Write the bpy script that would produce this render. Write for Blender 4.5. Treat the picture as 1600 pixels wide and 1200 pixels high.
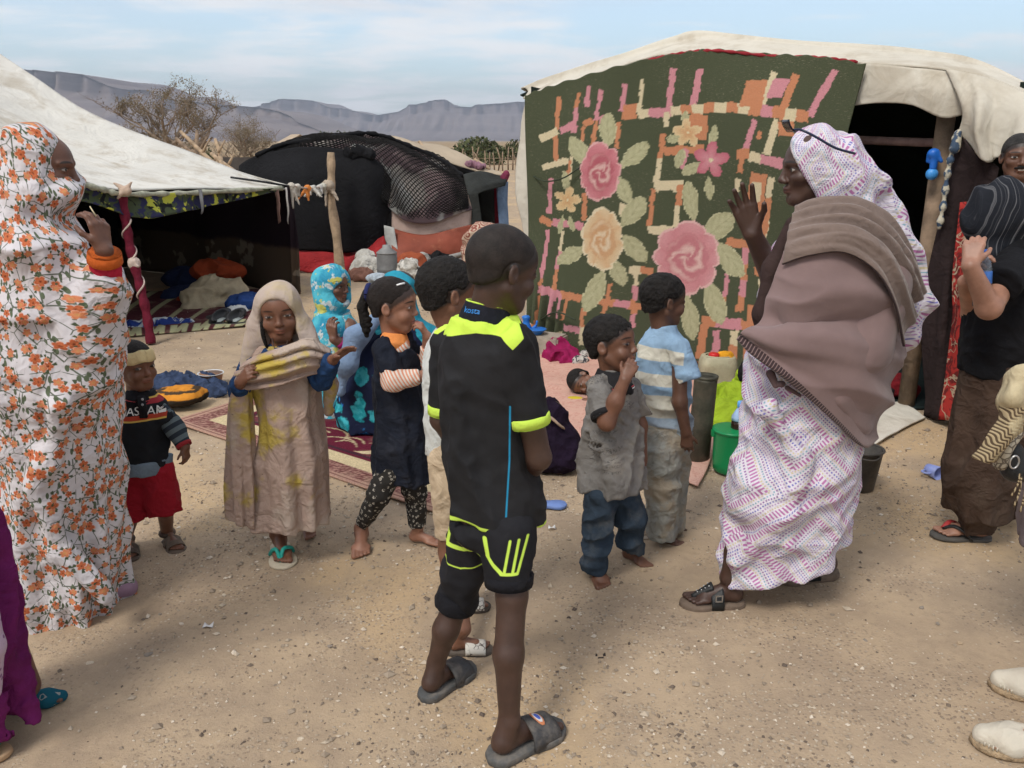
import bpy, bmesh, math, random
import numpy as np
from mathutils import Vector, noise as mnoise
from mathutils.bvhtree import BVHTree

for o in list(bpy.data.objects):
    bpy.data.objects.remove(o)
SC = bpy.context.scene
COL = SC.collection
RNG = np.random.default_rng(7)
random.seed(7)

# ------------------------------------------------------------------ camera
CAMH, PITCH, FPX = 1.6, math.radians(16.3), 1300.0
cam = bpy.data.cameras.new('camera')
camo = bpy.data.objects.new('camera', cam)
COL.objects.link(camo)
camo.location = (0, 0, CAMH)
camo.rotation_euler = (math.radians(90) - PITCH, 0, 0)
cam.sensor_width = 36.0
cam.lens = FPX / 1600 * 36.0
cam.clip_start = 0.05
cam.clip_end = 60000
SC.camera = camo
SC.view_settings.view_transform = 'Standard'
SC.view_settings.look = 'None'
SC.view_settings.gamma = 1.0
SC.view_settings.exposure = 0.8
SC.view_settings.use_curve_mapping = False
SC.cycles.max_bounces = 4
SC.cycles.diffuse_bounces = 2
SC.cycles.volume_bounces = 0
SC.cycles.use_adaptive_sampling = True
SC.cycles.adaptive_threshold = 0.03

# ------------------------------------------------------------------ sky and sun
SUN_EL, SUN_AZ = math.radians(52), math.radians(215)      # azimuth clockwise from +Y
w = bpy.data.worlds.new('World')
SC.world = w
w.use_nodes = True
nt = w.node_tree
nt.nodes.clear()
def wn(t, **kw):
    n = nt.nodes.new(t)
    for k, v in kw.items():
        setattr(n, k, v)
    return n
out = wn('ShaderNodeOutputWorld')
bg = wn('ShaderNodeBackground')
sky = wn('ShaderNodeTexSky')
sky.sky_type = 'NISHITA'
sky.sun_disc = False
sky.sun_elevation = SUN_EL
sky.sun_rotation = SUN_AZ
sky.air_density = 1.0
sky.dust_density = 2.0
tc = wn('ShaderNodeTexCoord')
sep = wn('ShaderNodeSeparateXYZ')
nt.links.new(tc.outputs['Generated'], sep.inputs[0])
def wm(op, a, b=None, c=None, clamp=False):
    n = wn('ShaderNodeMath', operation=op, use_clamp=clamp)
    for i, x in enumerate((a, b, c)):
        if x is None: continue
        if isinstance(x, (int, float)): n.inputs[i].default_value = x
        else: nt.links.new(x, n.inputs[i])
    return n.outputs[0]
zz = wm('MAXIMUM', sep.outputs[2], 0.0)
den = wm('ADD', zz, 0.10)
cmb = wn('ShaderNodeCombineXYZ')
nt.links.new(wm('DIVIDE', sep.outputs[0], den), cmb.inputs[0])
nt.links.new(wm('DIVIDE', sep.outputs[1], den), cmb.inputs[1])
def wnoise(scale, detail, rough, dist, loc, sc=(1, 1, 1)):
    mp = wn('ShaderNodeMapping')
    mp.inputs['Location'].default_value = loc
    mp.inputs['Scale'].default_value = sc
    nt.links.new(cmb.outputs[0], mp.inputs[0])
    n = wn('ShaderNodeTexNoise')
    n.inputs['Scale'].default_value = scale
    n.inputs['Detail'].default_value = detail
    n.inputs['Roughness'].default_value = rough
    n.inputs['Distortion'].default_value = dist
    nt.links.new(mp.outputs[0], n.inputs[0])
    return n.outputs['Fac']
def wramp(f, a, b):
    n = wn('ShaderNodeMapRange', interpolation_type='SMOOTHSTEP')
    nt.links.new(f, n.inputs[0])
    n.inputs[1].default_value = a; n.inputs[2].default_value = b
    return n.outputs[0]
n1 = wnoise(0.55, 7, 0.55, 0.5, (3.1, 1.7, 0), (0.9, 1.2, 1))
n2 = wnoise(1.7, 6, 0.6, 0.4, (1.2, 5.0, 0), (0.9, 1.3, 1))
cover = wramp(wm('ADD', wm('MULTIPLY', n1, 0.65), wm('MULTIPLY', n2, 0.35)), 0.43, 0.57)
# a deck of grey stratus covers everything above the low band of sky in view
deck = wramp(wm('ADD', sep.outputs[2], wm('MULTIPLY', wm('SUBTRACT', n1, 0.5), 0.10)), 0.105, 0.20)
skyc = wn('ShaderNodeVectorMath', operation='SCALE')
nt.links.new(sky.outputs[0], skyc.inputs[0])
skyc.inputs['Scale'].default_value = 0.125
tint = wn('ShaderNodeMix', data_type='RGBA', blend_type='MULTIPLY')
tint.inputs[0].default_value = 1.0
nt.links.new(skyc.outputs[0], tint.inputs[6])
tint.inputs[7].default_value = (0.80, 0.98, 1.05, 1)
mix1 = wn('ShaderNodeMix', data_type='RGBA')
nt.links.new(wm('ADD', wm('MULTIPLY', cover, 0.62), 0.34), mix1.inputs[0])
nt.links.new(tint.outputs[2], mix1.inputs[6])
mix1.inputs[7].default_value = (0.63, 0.645, 0.655, 1)
dk = wn('ShaderNodeMix', data_type='RGBA')
nt.links.new(n2, dk.inputs[0])
dk.inputs[6].default_value = (0.385, 0.40, 0.44, 1)
dk.inputs[7].default_value = (0.49, 0.505, 0.54, 1)
mix2 = wn('ShaderNodeMix', data_type='RGBA')
nt.links.new(wm('MULTIPLY', deck, 0.9), mix2.inputs[0])
nt.links.new(mix1.outputs[2], mix2.inputs[6])
nt.links.new(dk.outputs[2], mix2.inputs[7])
nt.links.new(mix2.outputs[2], bg.inputs[0])
bg.inputs[1].default_value = 1.0
w.cycles.sampling_method = 'MANUAL'
w.cycles.sample_map_resolution = 256
nt.links.new(bg.outputs[0], out.inputs[0])

sl = bpy.data.lights.new('sun', 'SUN')
sl.energy = 1.5
sl.angle = math.radians(18)
sl.color = (1.0, 0.95, 0.87)
so = bpy.data.objects.new('sun', sl)
COL.objects.link(so)
sd = Vector((math.sin(SUN_AZ) * math.cos(SUN_EL), math.cos(SUN_AZ) * math.cos(SUN_EL), math.sin(SUN_EL)))
so.rotation_euler = sd.to_track_quat('Z', 'Y').to_euler()
so.location = (0, 0, 30)
# ------------------------------------------------------------------ pixel <-> place
_f = np.array([0, math.cos(PITCH), -math.sin(PITCH)])
_u = np.array([0, math.sin(PITCH), math.cos(PITCH)])
_C = np.array([0, 0, CAMH])
def ray(px, py):
    return _f + np.array([(px - 800) / FPX, 0, 0]) - (py - 600) / FPX * _u
def at(px, py, Y):
    d = ray(px, py)
    return _C + d * (Y / d[1])
def gnd(px, py, z=0.0):
    d = ray(px, py)
    return _C + d * ((z - CAMH) / d[2])
def V3(*a): return np.array(a, float)
def nrm(v):
    v = np.asarray(v, float)
    return v / (np.linalg.norm(v) + 1e-9)
def yawf(deg):
    a = math.radians(deg)
    return np.array([math.sin(a), math.cos(a), 0.0])
def yawr(deg):
    a = math.radians(deg)
    return np.array([math.cos(a), -math.sin(a), 0.0])

# ------------------------------------------------------------------ objects
ORG = {}
def tag(o, label=None, cat=None, group=None, kind=None):
    if label: o['label'] = label
    if cat: o['category'] = cat
    if group: o['group'] = group
    if kind: o['kind'] = kind
    return o
def thing(name, label, cat, loc, group=None, kind=None):
    o = bpy.data.objects.new(name, None)
    o.empty_display_size = 0.1
    COL.objects.link(o)
    o.location = tuple(loc)
    ORG[o.name] = np.array(loc, float)
    return tag(o, label, cat, group, kind)
def mesh_obj(name, V, F, mat, parent=None, org=None, smooth=True, attrs=None):
    V = np.asarray(V, np.float32)
    if parent is not None:
        org = ORG[parent.name]
    elif org is None:
        org = np.array([V[:, 0].mean(), V[:, 1].mean(), V[:, 2].min()])
    me = bpy.data.meshes.new(name)
    if isinstance(F, np.ndarray) and F.ndim == 2:
        nf, k = F.shape
        me.vertices.add(len(V))
        me.vertices.foreach_set('co', (V - org).astype(np.float32).ravel())
        me.loops.add(nf * k)
        me.loops.foreach_set('vertex_index', F.astype(np.int32).ravel())
        me.polygons.add(nf)
        me.polygons.foreach_set('loop_start', np.arange(0, nf * k, k, dtype=np.int32))
        me.update(calc_edges=True)
    else:
        me.from_pydata([tuple(v) for v in (V - org)], [], [tuple(int(i) for i in f) for f in F])
    me.polygons.foreach_set('use_smooth', np.full(len(me.polygons), smooth, dtype=bool))
    if attrs:
        for an, (typ, data) in attrs.items():
            at_ = me.attributes.new(an, typ, 'POINT')
            key = {'FLOAT': 'value', 'FLOAT_VECTOR': 'vector', 'FLOAT_COLOR': 'color'}[typ]
            at_.data.foreach_set(key, np.asarray(data, np.float32).ravel())
    mats = mat if isinstance(mat, (list, tuple)) else [mat]
    for m in mats:
        me.materials.append(m)
    me.update()
    o = bpy.data.objects.new(name, me)
    COL.objects.link(o)
    ORG[o.name] = np.array(org, float)
    if parent is not None:
        o.parent = parent
    else:
        o.location = tuple(org)
    return o

class MB:
    """collects shapes of ONE piece"""
    def __init__(s): s.v = []; s.f = []; s.n = 0
    def add(s, V, F):
        V = np.asarray(V, float)
        s.v.append(V)
        s.f += [tuple(int(i) + s.n for i in f) for f in F]
        s.n += len(V)
        return s
    def box(s, c, size, R=None, taper=1.0):
        hx, hy, hz = np.asarray(size) / 2
        P = []
        for z in (-1, 1):
            t = taper if z > 0 else 1
            for x, y in ((-1, -1), (1, -1), (1, 1), (-1, 1)):
                P.append((x * hx * t, y * hy * t, z * hz))
        P = np.array(P)
        if R is not None: P = P @ np.asarray(R).T
        return s.add(P + np.asarray(c), [(3, 2, 1, 0), (4, 5, 6, 7), (0, 1, 5, 4), (1, 2, 6, 5), (2, 3, 7, 6), (3, 0, 4, 7)])
    def tube(s, pts, r, n=10, cap=True, flat=None):
        pts = np.asarray(pts, float)
        r = np.broadcast_to(np.asarray(r, float), (len(pts),))
        tg = np.gradient(pts, axis=0)
        tg /= np.linalg.norm(tg, axis=1)[:, None] + 1e-9
        ref = np.array([0, 0, 1.0]) if abs(tg[0][2]) < 0.9 else np.array([1.0, 0, 0])
        if flat is not None: ref = np.asarray(flat[0], float)
        Vs = []
        for p, t, rr in zip(pts, tg, r):
            a = np.cross(ref, t); a /= np.linalg.norm(a) + 1e-9
            b = np.cross(t, a)
            if flat is None: ref = b
            k = 1.0 if flat is None else flat[1]
            th = np.arange(n) * 2 * math.pi / n
            Vs.append(p + rr * (np.cos(th)[:, None] * a + k * np.sin(th)[:, None] * b))
        m = len(pts)
        F = [(i * n + j, i * n + (j + 1) % n, (i + 1) * n + (j + 1) % n, (i + 1) * n + j) for i in range(m - 1) for j in range(n)]
        if cap:
            F.append(tuple(reversed(range(n)))); F.append(tuple(range((m - 1) * n, m * n)))
        return s.add(np.concatenate(Vs), F)
    def lathe(s, c, prof, n=24, R=None):
        """prof: (radius, height) from bottom outside round to the inside"""
        Vs = []
        th = np.arange(n) * 2 * math.pi / n
        for r, z in prof:
            Vs.append(np.stack([r * np.cos(th), r * np.sin(th), np.full(n, z)], 1))
        P = np.concatenate(Vs)
        if R is not None: P = P @ np.asarray(R).T
        m = len(prof)
        F = [(i * n + j, i * n + (j + 1) % n, (i + 1) * n + (j + 1) % n, (i + 1) * n + j) for i in range(m - 1) for j in range(n)]
        F.append(tuple(reversed(range(n)))); F.append(tuple(range((m - 1) * n, m * n)))
        return s.add(P + np.asarray(c), F)
    def build(s, name, mat, parent=None, smooth=True, **k):
        return mesh_obj(name, np.concatenate(s.v), s.f, mat, parent, smooth=smooth, **k)

def rotm(yaw=0, pitch=0, roll=0):
    cy, sy = math.cos(yaw), math.sin(yaw); cp, sp = math.cos(pitch), math.sin(pitch); cr, sr = math.cos(roll), math.sin(roll)
    Rz = np.array([[cy, -sy, 0], [sy, cy, 0], [0, 0, 1]]); Rx = np.array([[1, 0, 0], [0, cp, -sp], [0, sp, cp]]); Ry = np.array([[cr, 0, sr], [0, 1, 0], [-sr, 0, cr]])
    return Rz @ Rx @ Ry

def crom(C, n):
    """Catmull-Rom upsample of C[m,...] along axis 0 to n samples"""
    C = np.asarray(C, float); m = len(C)
    if m == 2:
        t = np.linspace(0, 1, n).reshape((-1,) + (1,) * (C.ndim - 1))
        return C[0] * (1 - t) + C[1] * t
    E = np.concatenate([[2 * C[0] - C[1]], C, [2 * C[-1] - C[-2]]])
    x = np.linspace(0, m - 1 - 1e-9, n); i = x.astype(int)
    t = (x - i).reshape((-1,) + (1,) * (C.ndim - 1))
    p0, p1, p2, p3 = E[i], E[i + 1], E[i + 2], E[i + 3]
    return 0.5 * (2 * p1 + (p2 - p0) * t + (2 * p0 - 5 * p1 + 4 * p2 - p3) * t ** 2 + (3 * p1 - p0 - 3 * p2 + p3) * t ** 3)
def net(C, nu, nv):
    C = np.asarray(C, float)
    A = crom(C, nv)                          # rows
    return crom(A.transpose(1, 0, 2), nu).transpose(1, 0, 2)   # [nv,nu,3]
def gnormals(P):
    du = np.gradient(P, axis=1); dv = np.gradient(P, axis=0)
    n = np.cross(du, dv)
    return n / (np.linalg.norm(n, axis=2)[..., None] + 1e-9)
class WNoise:
    """smooth random field as a sum of waves"""
    def __init__(s, seed, freq, n=10, aniso=(1, 1, 1)):
        r = np.random.default_rng(seed)
        k = r.normal(size=(n, 3)); k /= np.linalg.norm(k, axis=1)[:, None]
        s.k = k * freq * r.uniform(0.6, 1.7, (n, 1)) * np.array(aniso)
        s.p = r.uniform(0, 6.28, n)
    def __call__(s, P):
        P = np.asarray(P)
        sh = P.shape[:-1]
        return (np.sin(P.reshape(-1, 3) @ s.k.T + s.p).sum(1) / math.sqrt(len(s.p) / 2)).reshape(sh) * 0.7
def grid_sheet(name, P, mat, parent=None, thick=0.006, attrs=None, cols=None, **kw):
    """a cloth sheet of real thickness on a grid of points P[nv,nu,3]"""
    nv, nu, _ = P.shape
    N = gnormals(P)
    A = (P + N * thick / 2).reshape(-1, 3); B = (P - N * thick / 2).reshape(-1, 3)
    idx = np.arange(nu * nv).reshape(nv, nu)
    q = np.stack([idx[:-1, :-1], idx[:-1, 1:], idx[1:, 1:], idx[1:, :-1]], -1).reshape(-1, 4)
    n = nu * nv
    rim = np.concatenate([idx[0, :], idx[1:, -1], idx[-1, -2::-1], idx[-2:0:-1, 0]])
    r2 = np.roll(rim, -1)
    side = np.stack([r2, rim, rim + n, r2 + n], 1)
    F = np.concatenate([q, q[:, ::-1] + n, side])
    uu, vv = np.meshgrid(np.linspace(0, 1, nu), np.linspace(0, 1, nv))
    uv = np.stack([uu, vv, np.zeros_like(uu)], -1).reshape(-1, 3)
    at_ = {'suv': ('FLOAT_VECTOR', np.concatenate([uv, uv]))}
    if cols is not None:
        c = np.concatenate([cols.reshape(-1, 3), np.ones((n, 1))], 1)
        at_['paint'] = ('FLOAT_COLOR', np.concatenate([c, c]))
    return mesh_obj(name, np.concatenate([A, B]), F, mat, parent, attrs=at_, **kw)

# ------------------------------------------------------------------ implicit surfaces -> one continuous mesh
def surfnet(F, org, vox):
    ins = F < 0
    cs = [(i, j, k) for i in (0, 1) for j in (0, 1) for k in (0, 1)]
    nx, ny, nz = (d - 1 for d in F.shape)
    sl = lambda A, c: A[c[0]:c[0] + nx, c[1]:c[1] + ny, c[2]:c[2] + nz]
    anyi = np.zeros((nx, ny, nz), bool); alli = np.ones((nx, ny, nz), bool)
    for c in cs:
        a = sl(ins, c); anyi |= a; alli &= a
    act = anyi & ~alli
    idx = np.argwhere(act)
    n = len(idx)
    cid = np.full((nx, ny, nz), -1, np.int32)
    cid[act] = np.arange(n)
    vals = {c: F[idx[:, 0] + c[0], idx[:, 1] + c[1], idx[:, 2] + c[2]] for c in cs}
    acc = np.zeros((n, 3)); cnt = np.zeros(n)
    for a in cs:
        for ax in range(3):
            if a[ax]: continue
            b = list(a); b[ax] = 1; b = tuple(b)
            va, vb = vals[a], vals[b]
            m = (va < 0) != (vb < 0)
            t = va[m] / (va[m] - vb[m])
            p = np.tile(np.array(a, float), (m.sum(), 1)); p[:, ax] = t
            acc[m] += p; cnt[m] += 1
    V = (idx + acc / cnt[:, None]) * vox + org
    faces = []
    for ax in range(3):
        o1, o2 = [(1, 2), (2, 0), (0, 1)][ax]
        s0 = [slice(None)] * 3; s1 = [slice(None)] * 3
        s0[ax] = slice(0, -1); s1[ax] = slice(1, None)
        for o_ in (o1, o2):
            s0[o_] = slice(1, -1); s1[o_] = slice(1, -1)
        a = ins[tuple(s0)]; b = ins[tuple(s1)]
        cr = np.argwhere(a != b)
        if not len(cr): continue
        flip = a[cr[:, 0], cr[:, 1], cr[:, 2]]
        base = cr.copy(); base[:, o1] += 1; base[:, o2] += 1
        def cell(d1, d2):
            q = base.copy(); q[:, o1] -= d1; q[:, o2] -= d2
            return cid[q[:, 0], q[:, 1], q[:, 2]]
        Q = np.stack([cell(1, 1), cell(0, 1), cell(0, 0), cell(1, 0)], 1)
        Q[~flip] = Q[~flip][:, ::-1]
        faces.append(Q)
    return V, np.concatenate(faces)

def smin(a, b, k):
    if k <= 0: return np.minimum(a, b)
    h = np.maximum(k - np.abs(a - b), 0) / k
    return np.minimum(a, b) - h * h * k * 0.25
class SDF:
    def __init__(s): s.pr = []; s.cuts = []
    def rc(s, a, b, ra, rb, k=0.015, op='u'):
        a = np.asarray(a, float); b = np.asarray(b, float); r = max(ra, rb)
        def ev(X, Y, Z):
            ab = b - a; L2 = float(ab @ ab) + 1e-12
            px, py, pz = X - a[0], Y - a[1], Z - a[2]
            t = np.clip((px * ab[0] + py * ab[1] + pz * ab[2]) / L2, 0, 1)
            return np.sqrt((px - t * ab[0]) ** 2 + (py - t * ab[1]) ** 2 + (pz - t * ab[2]) ** 2) - (ra + (rb - ra) * t)
        s.pr.append((ev, np.minimum(a, b) - r, np.maximum(a, b) + r, k, op)); return s
    def fr(s, a, b, ra, rb, k=0.012, op='u', flat_a=False):
        """cone with a flat cut end at b"""
        a = np.asarray(a, float); b = np.asarray(b, float); r = max(ra, rb); L = np.linalg.norm(b - a); n = (b - a) / L
        def ev(X, Y, Z):
            px, py, pz = X - a[0], Y - a[1], Z - a[2]
            h = px * n[0] + py * n[1] + pz * n[2]
            t = np.clip(h / L, -0.3 if flat_a else 0, 1.4)
            d = np.sqrt((px - t * L * n[0]) ** 2 + (py - t * L * n[1]) ** 2 + (pz - t * L * n[2]) ** 2) - (ra + (rb - ra) * np.minimum(t, 1))
            d = np.maximum(d, h - L)
            return np.maximum(d, -h) if flat_a else d
        s.pr.append((ev, np.minimum(a, b) - r, np.maximum(a, b) + r, k, op)); return s
    def chain(s, pts, rs, k=0.015, op='u'):
        for i in range(len(pts) - 1): s.rc(pts[i], pts[i + 1], rs[i], rs[i + 1], k, op)
        return s
    def el(s, c, r, R=None, k=0.015, op='u'):
        c = np.asarray(c, float); r = np.asarray(r, float) * np.ones(3)
        R = np.eye(3) if R is None else np.asarray(R, float)
        ext = np.sqrt(((R * r) ** 2).sum(1))
        def ev(X, Y, Z):
            px, py, pz = X - c[0], Y - c[1], Z - c[2]
            q = [(R[0, i] * px + R[1, i] * py + R[2, i] * pz) for i in range(3)]
            k0 = np.sqrt(sum((q[i] / r[i]) ** 2 for i in range(3)))
            k1 = np.sqrt(sum((q[i] / r[i] ** 2) ** 2 for i in range(3))) + 1e-9
            return np.maximum(k0 * (k0 - 1) / k1, -r.min())
        s.pr.append((ev, c - ext, c + ext, k, op)); return s
    def loft(s, secs, k=0.015, op='u', fold=None, yaw=0.0, flat=True, p=2.0):
        """secs: (z, cx, cy, rx, ry) from low to high; rx along yaw-right, ry along yaw-forward"""
        S = np.array(sorted(secs), float)
        fr, ff = yawr(yaw), yawf(yaw)
        rm = S[:, 3:5].max() + 0.06
        lo = np.array([S[:, 1].min() - rm, S[:, 2].min() - rm, S[0, 0]]); hi = np.array([S[:, 1].max() + rm, S[:, 2].max() + rm, S[-1, 0]])
        zf = np.linspace(S[0, 0], S[-1, 0], 200)
        # smooth section curves
        def sm(col):
            y = np.interp(zf, S[:, 0], S[:, col])
            kk = 12; yp = np.pad(y, kk, mode='edge')
            return np.convolve(yp, np.ones(2 * kk + 1) / (2 * kk + 1), 'valid')
        T = [sm(c) for c in (1, 2, 3, 4)]
        def ev(X, Y, Z):
            z1 = Z.ravel()
            cx, cy, rx, ry = (np.interp(z1, zf, t).reshape(Z.shape) for t in T)
            dx, dy = X - cx, Y - cy
            a = dx * fr[0] + dy * fr[1]; b = dx * ff[0] + dy * ff[1]
            if p == 2.0: q = np.sqrt((a / rx) ** 2 + (b / ry) ** 2)
            else: q = (np.abs(a / rx) ** p + np.abs(b / ry) ** p) ** (1 / p)
            d = (q - 1) * np.minimum(rx, ry)
            if fold is not None:
                th = np.arctan2(b, a)
                d = d - fold(th, Z + 0 * th)
            return np.maximum(np.maximum(d, S[0, 0] - Z), Z - S[-1, 0]) if flat else d
        s.pr.append((ev, lo, hi, k, op)); return s
    def half(s, p, n, k=0.004):
        """keep the side the normal points away from"""
        p = np.asarray(p, float); n = nrm(n)
        def ev(X, Y, Z): return (X - p[0]) * n[0] + (Y - p[1]) * n[1] + (Z - p[2]) * n[2]
        s.pr.append((ev, None, None, k, 'i')); return s
    def fn(s, ev, lo, hi, k=0.01, op='u'):
        s.pr.append((ev, np.asarray(lo, float), np.asarray(hi, float), k, op)); return s
    def bounds(s, pad):
        lo = np.min([p[1] for p in s.pr if p[4] == 'u'], 0) - pad; hi = np.max([p[2] for p in s.pr if p[4] == 'u'], 0) + pad
        return lo, hi
    def field(s, lo, hi, vox, disp=None, band=0.05, clip=None):
        n = np.ceil((hi - lo) / vox).astype(int) + 1
        ax = [lo[i] + vox * np.arange(n[i]) for i in range(3)]
        F = np.full(n, 0.5, np.float32)
        for ev, a, b, k, op in s.pr:
            if op == 'i':
                d = ev(ax[0][:, None, None], ax[1][None, :, None], ax[2][None, None, :])
                F = -smin(-F, -d.astype(np.float32), k); continue
            pad = k + 2.5 * vox + 0.03
            i0 = np.clip(np.floor((a - pad - lo) / vox).astype(int), 0, n); i1 = np.clip(np.ceil((b + pad - lo) / vox).astype(int) + 1, 0, n)
            if np.any(i1 <= i0): continue
            sl = tuple(slice(i0[j], i1[j]) for j in range(3))
            d = ev(ax[0][sl[0]][:, None, None], ax[1][sl[1]][None, :, None], ax[2][sl[2]][None, None, :]).astype(np.float32)
            if op == 'u': F[sl] = smin(F[sl], d, k)
            else: F[sl] = -smin(-F[sl], d, k)
        if disp is not None:
            m = np.argwhere(np.abs(F) < band)
            P = lo + m * vox
            F[m[:, 0], m[:, 1], m[:, 2]] -= disp(P)
        return F
    def mesh(s, vox=0.006, fine=(), disp=None, band=0.05):
        """fine: boxes (centre, half, voxel) meshed finer"""
        lo, hi = s.bounds(3 * vox)
        F = s.field(lo, hi, vox, disp, band)
        V, Q = surfnet(F, lo, vox)
        for c, h, fv in fine:
            c = np.asarray(c, float); h = np.asarray(h, float) * np.ones(3)
            ctr = V[Q].mean(1)
            keep = ~np.all(np.abs(ctr - c) < h, 1)
            Q = Q[keep]
            l2 = c - h - vox * 1.2; h2 = c + h + vox * 1.2
            F2 = s.field(l2, h2, fv, disp, band)
            V2, Q2 = surfnet(F2, l2, fv)
            Q = np.concatenate([Q, Q2 + len(V)]); V = np.concatenate([V, V2])
        used = np.unique(Q)
        mp = np.full(len(V), -1); mp[used] = np.arange(len(used))
        return V[used], mp[Q]

# ------------------------------------------------------------------ node shorthand
class G:
    def __init__(s, name):
        s.m = bpy.data.materials.new(name); s.m.use_nodes = True
        s.t = s.m.node_tree; s.b = s.t.nodes['Principled BSDF']
    def node(s, typ, **kw):
        n = s.t.nodes.new(typ)
        for k, v in kw.items(): setattr(n, k, v)
        return n
    def put(s, sock, x):
        if x is None: return
        if isinstance(x, bpy.types.NodeSocket): s.t.links.new(x, sock)
        elif isinstance(x, (tuple, list)) and sock.type == 'RGBA' and len(x) == 3: sock.default_value = (*x, 1)
        else: sock.default_value = x
    def math(s, op, a, b=None, c=None, clamp=False):
        n = s.node('ShaderNodeMath', operation=op, use_clamp=clamp)
        for i, x in enumerate((a, b, c)): s.put(n.inputs[i], x)
        return n.outputs[0]
    def add(s, a, b): return s.math('ADD', a, b)
    def sub(s, a, b): return s.math('SUBTRACT', a, b)
    def mul(s, a, b): return s.math('MULTIPLY', a, b)
    def less(s, a, b, soft=None):
        if soft is None: return s.math('LESS_THAN', a, b)
        n = s.node('ShaderNodeMapRange', interpolation_type='SMOOTHSTEP')
        s.put(n.inputs[0], s.sub(b, a)); n.inputs[1].default_value = -soft; n.inputs[2].default_value = soft
        return n.outputs[0]
    def rng(s, x, a, b, c=0.0, d=1.0):
        n = s.node('ShaderNodeMapRange', interpolation_type='SMOOTHSTEP')
        s.put(n.inputs[0], x); n.inputs[1].default_value = a; n.inputs[2].default_value = b; n.inputs[3].default_value = c; n.inputs[4].default_value = d
        return n.outputs[0]
    def mix(s, f, a, b, mode='MIX'):
        n = s.node('ShaderNodeMix', data_type='RGBA', blend_type=mode)
        s.put(n.inputs[0], f); s.put(n.inputs[6], a); s.put(n.inputs[7], b)
        return n.outputs[2]
    def obj(s): return s.node('ShaderNodeTexCoord').outputs['Object']
    def attr(s, name, out='Vector'): return s.node('ShaderNodeAttribute', attribute_name=name).outputs[out]
    def map(s, v, loc=(0, 0, 0), rot=(0, 0, 0), sc=(1, 1, 1)):
        n = s.node('ShaderNodeMapping'); s.put(n.inputs[0], v)
        n.inputs[1].default_value = loc; n.inputs[2].default_value = rot; n.inputs[3].default_value = sc
        return n.outputs[0]
    def sep(s, v):
        n = s.node('ShaderNodeSeparateXYZ'); s.put(n.inputs[0], v); return n.outputs
    def comb(s, x, y, z=0.0):
        n = s.node('ShaderNodeCombineXYZ')
        for i, a in enumerate((x, y, z)): s.put(n.inputs[i], a)
        return n.outputs[0]
    def noise(s, v, scale, detail=3, rough=0.55, dist=0.0, color=False):
        n = s.node('ShaderNodeTexNoise'); s.put(n.inputs['Vector'], v)
        n.inputs['Scale'].default_value = scale; n.inputs['Detail'].default_value = detail; n.inputs['Roughness'].default_value = rough; n.inputs['Distortion'].default_value = dist
        return n.outputs['Color' if color else 'Fac']
    def voro(s, v, scale, feature='F1', dim='3D', rand=1.0, dist='EUCLIDEAN'):
        n = s.node('ShaderNodeTexVoronoi', feature=feature, voronoi_dimensions=dim)
        if feature == 'F1': n.distance = dist
        s.put(n.inputs['Vector'], v); n.inputs['Scale'].default_value = scale; n.inputs['Randomness'].default_value = rand
        return n.outputs
    def ramp(s, f, stops, interp='LINEAR'):
        n = s.node('ShaderNodeValToRGB'); s.put(n.inputs[0], f)
        r = n.color_ramp; r.interpolation = interp
        while len(r.elements) < len(stops): r.elements.new(0.5)
        for e, (p, c) in zip(r.elements, stops):
            e.position = p; e.color = (*c, 1)
        return n.outputs[0]
    def plin(s, x, pts):
        """piecewise linear curve through pts"""
        acc = pts[0][1]
        for (x0, z0), (x1, z1) in zip(pts[:-1], pts[1:]):
            n = s.node('ShaderNodeMapRange'); s.put(n.inputs[0], x)
            n.inputs[1].default_value = x0; n.inputs[2].default_value = x1; n.inputs[3].default_value = 0.0; n.inputs[4].default_value = z1 - z0
            acc = s.add(n.outputs[0], acc)
        return acc
    def seg(s, x, z, a, b, w, soft=0.0015):
        """mask of a stroke from a to b in the x-z plane"""
        dx, dz = b[0] - a[0], b[1] - a[1]; L2 = dx * dx + dz * dz
        u, v = s.sub(x, a[0]), s.sub(z, a[1])
        t = s.math('DIVIDE', s.add(s.mul(u, dx), s.mul(v, dz)), L2, clamp=True)
        eu, ev = s.sub(u, s.mul(t, dx)), s.sub(v, s.mul(t, dz))
        return s.less(s.math('SQRT', s.add(s.mul(eu, eu), s.mul(ev, ev))), w, soft)
    def vadd(s, a, b):
        n = s.node('ShaderNodeVectorMath', operation='ADD'); s.put(n.inputs[0], a); s.put(n.inputs[1], b); return n.outputs[0]
    def vscale(s, a, k):
        n = s.node('ShaderNodeVectorMath', operation='SCALE'); s.put(n.inputs[0], a); n.inputs['Scale'].default_value = k; return n.outputs[0]
    def bump(s, h, strength=0.3, dist=0.01):
        n = s.node('ShaderNodeBump'); n.inputs['Strength'].default_value = strength; n.inputs['Distance'].default_value = dist
        s.put(n.inputs['Height'], h); return n.outputs[0]
    def done(s, col, rough=0.8, normal=None, spec=0.3, **kw):
        s.put(s.b.inputs['Base Color'], col); s.put(s.b.inputs['Roughness'], rough)
        s.b.inputs['Specular IOR Level'].default_value = spec
        if normal is not None: s.put(s.b.inputs['Normal'], normal)
        for k, v in kw.items(): s.put(s.b.inputs[k], v)
        return s.m

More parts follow.
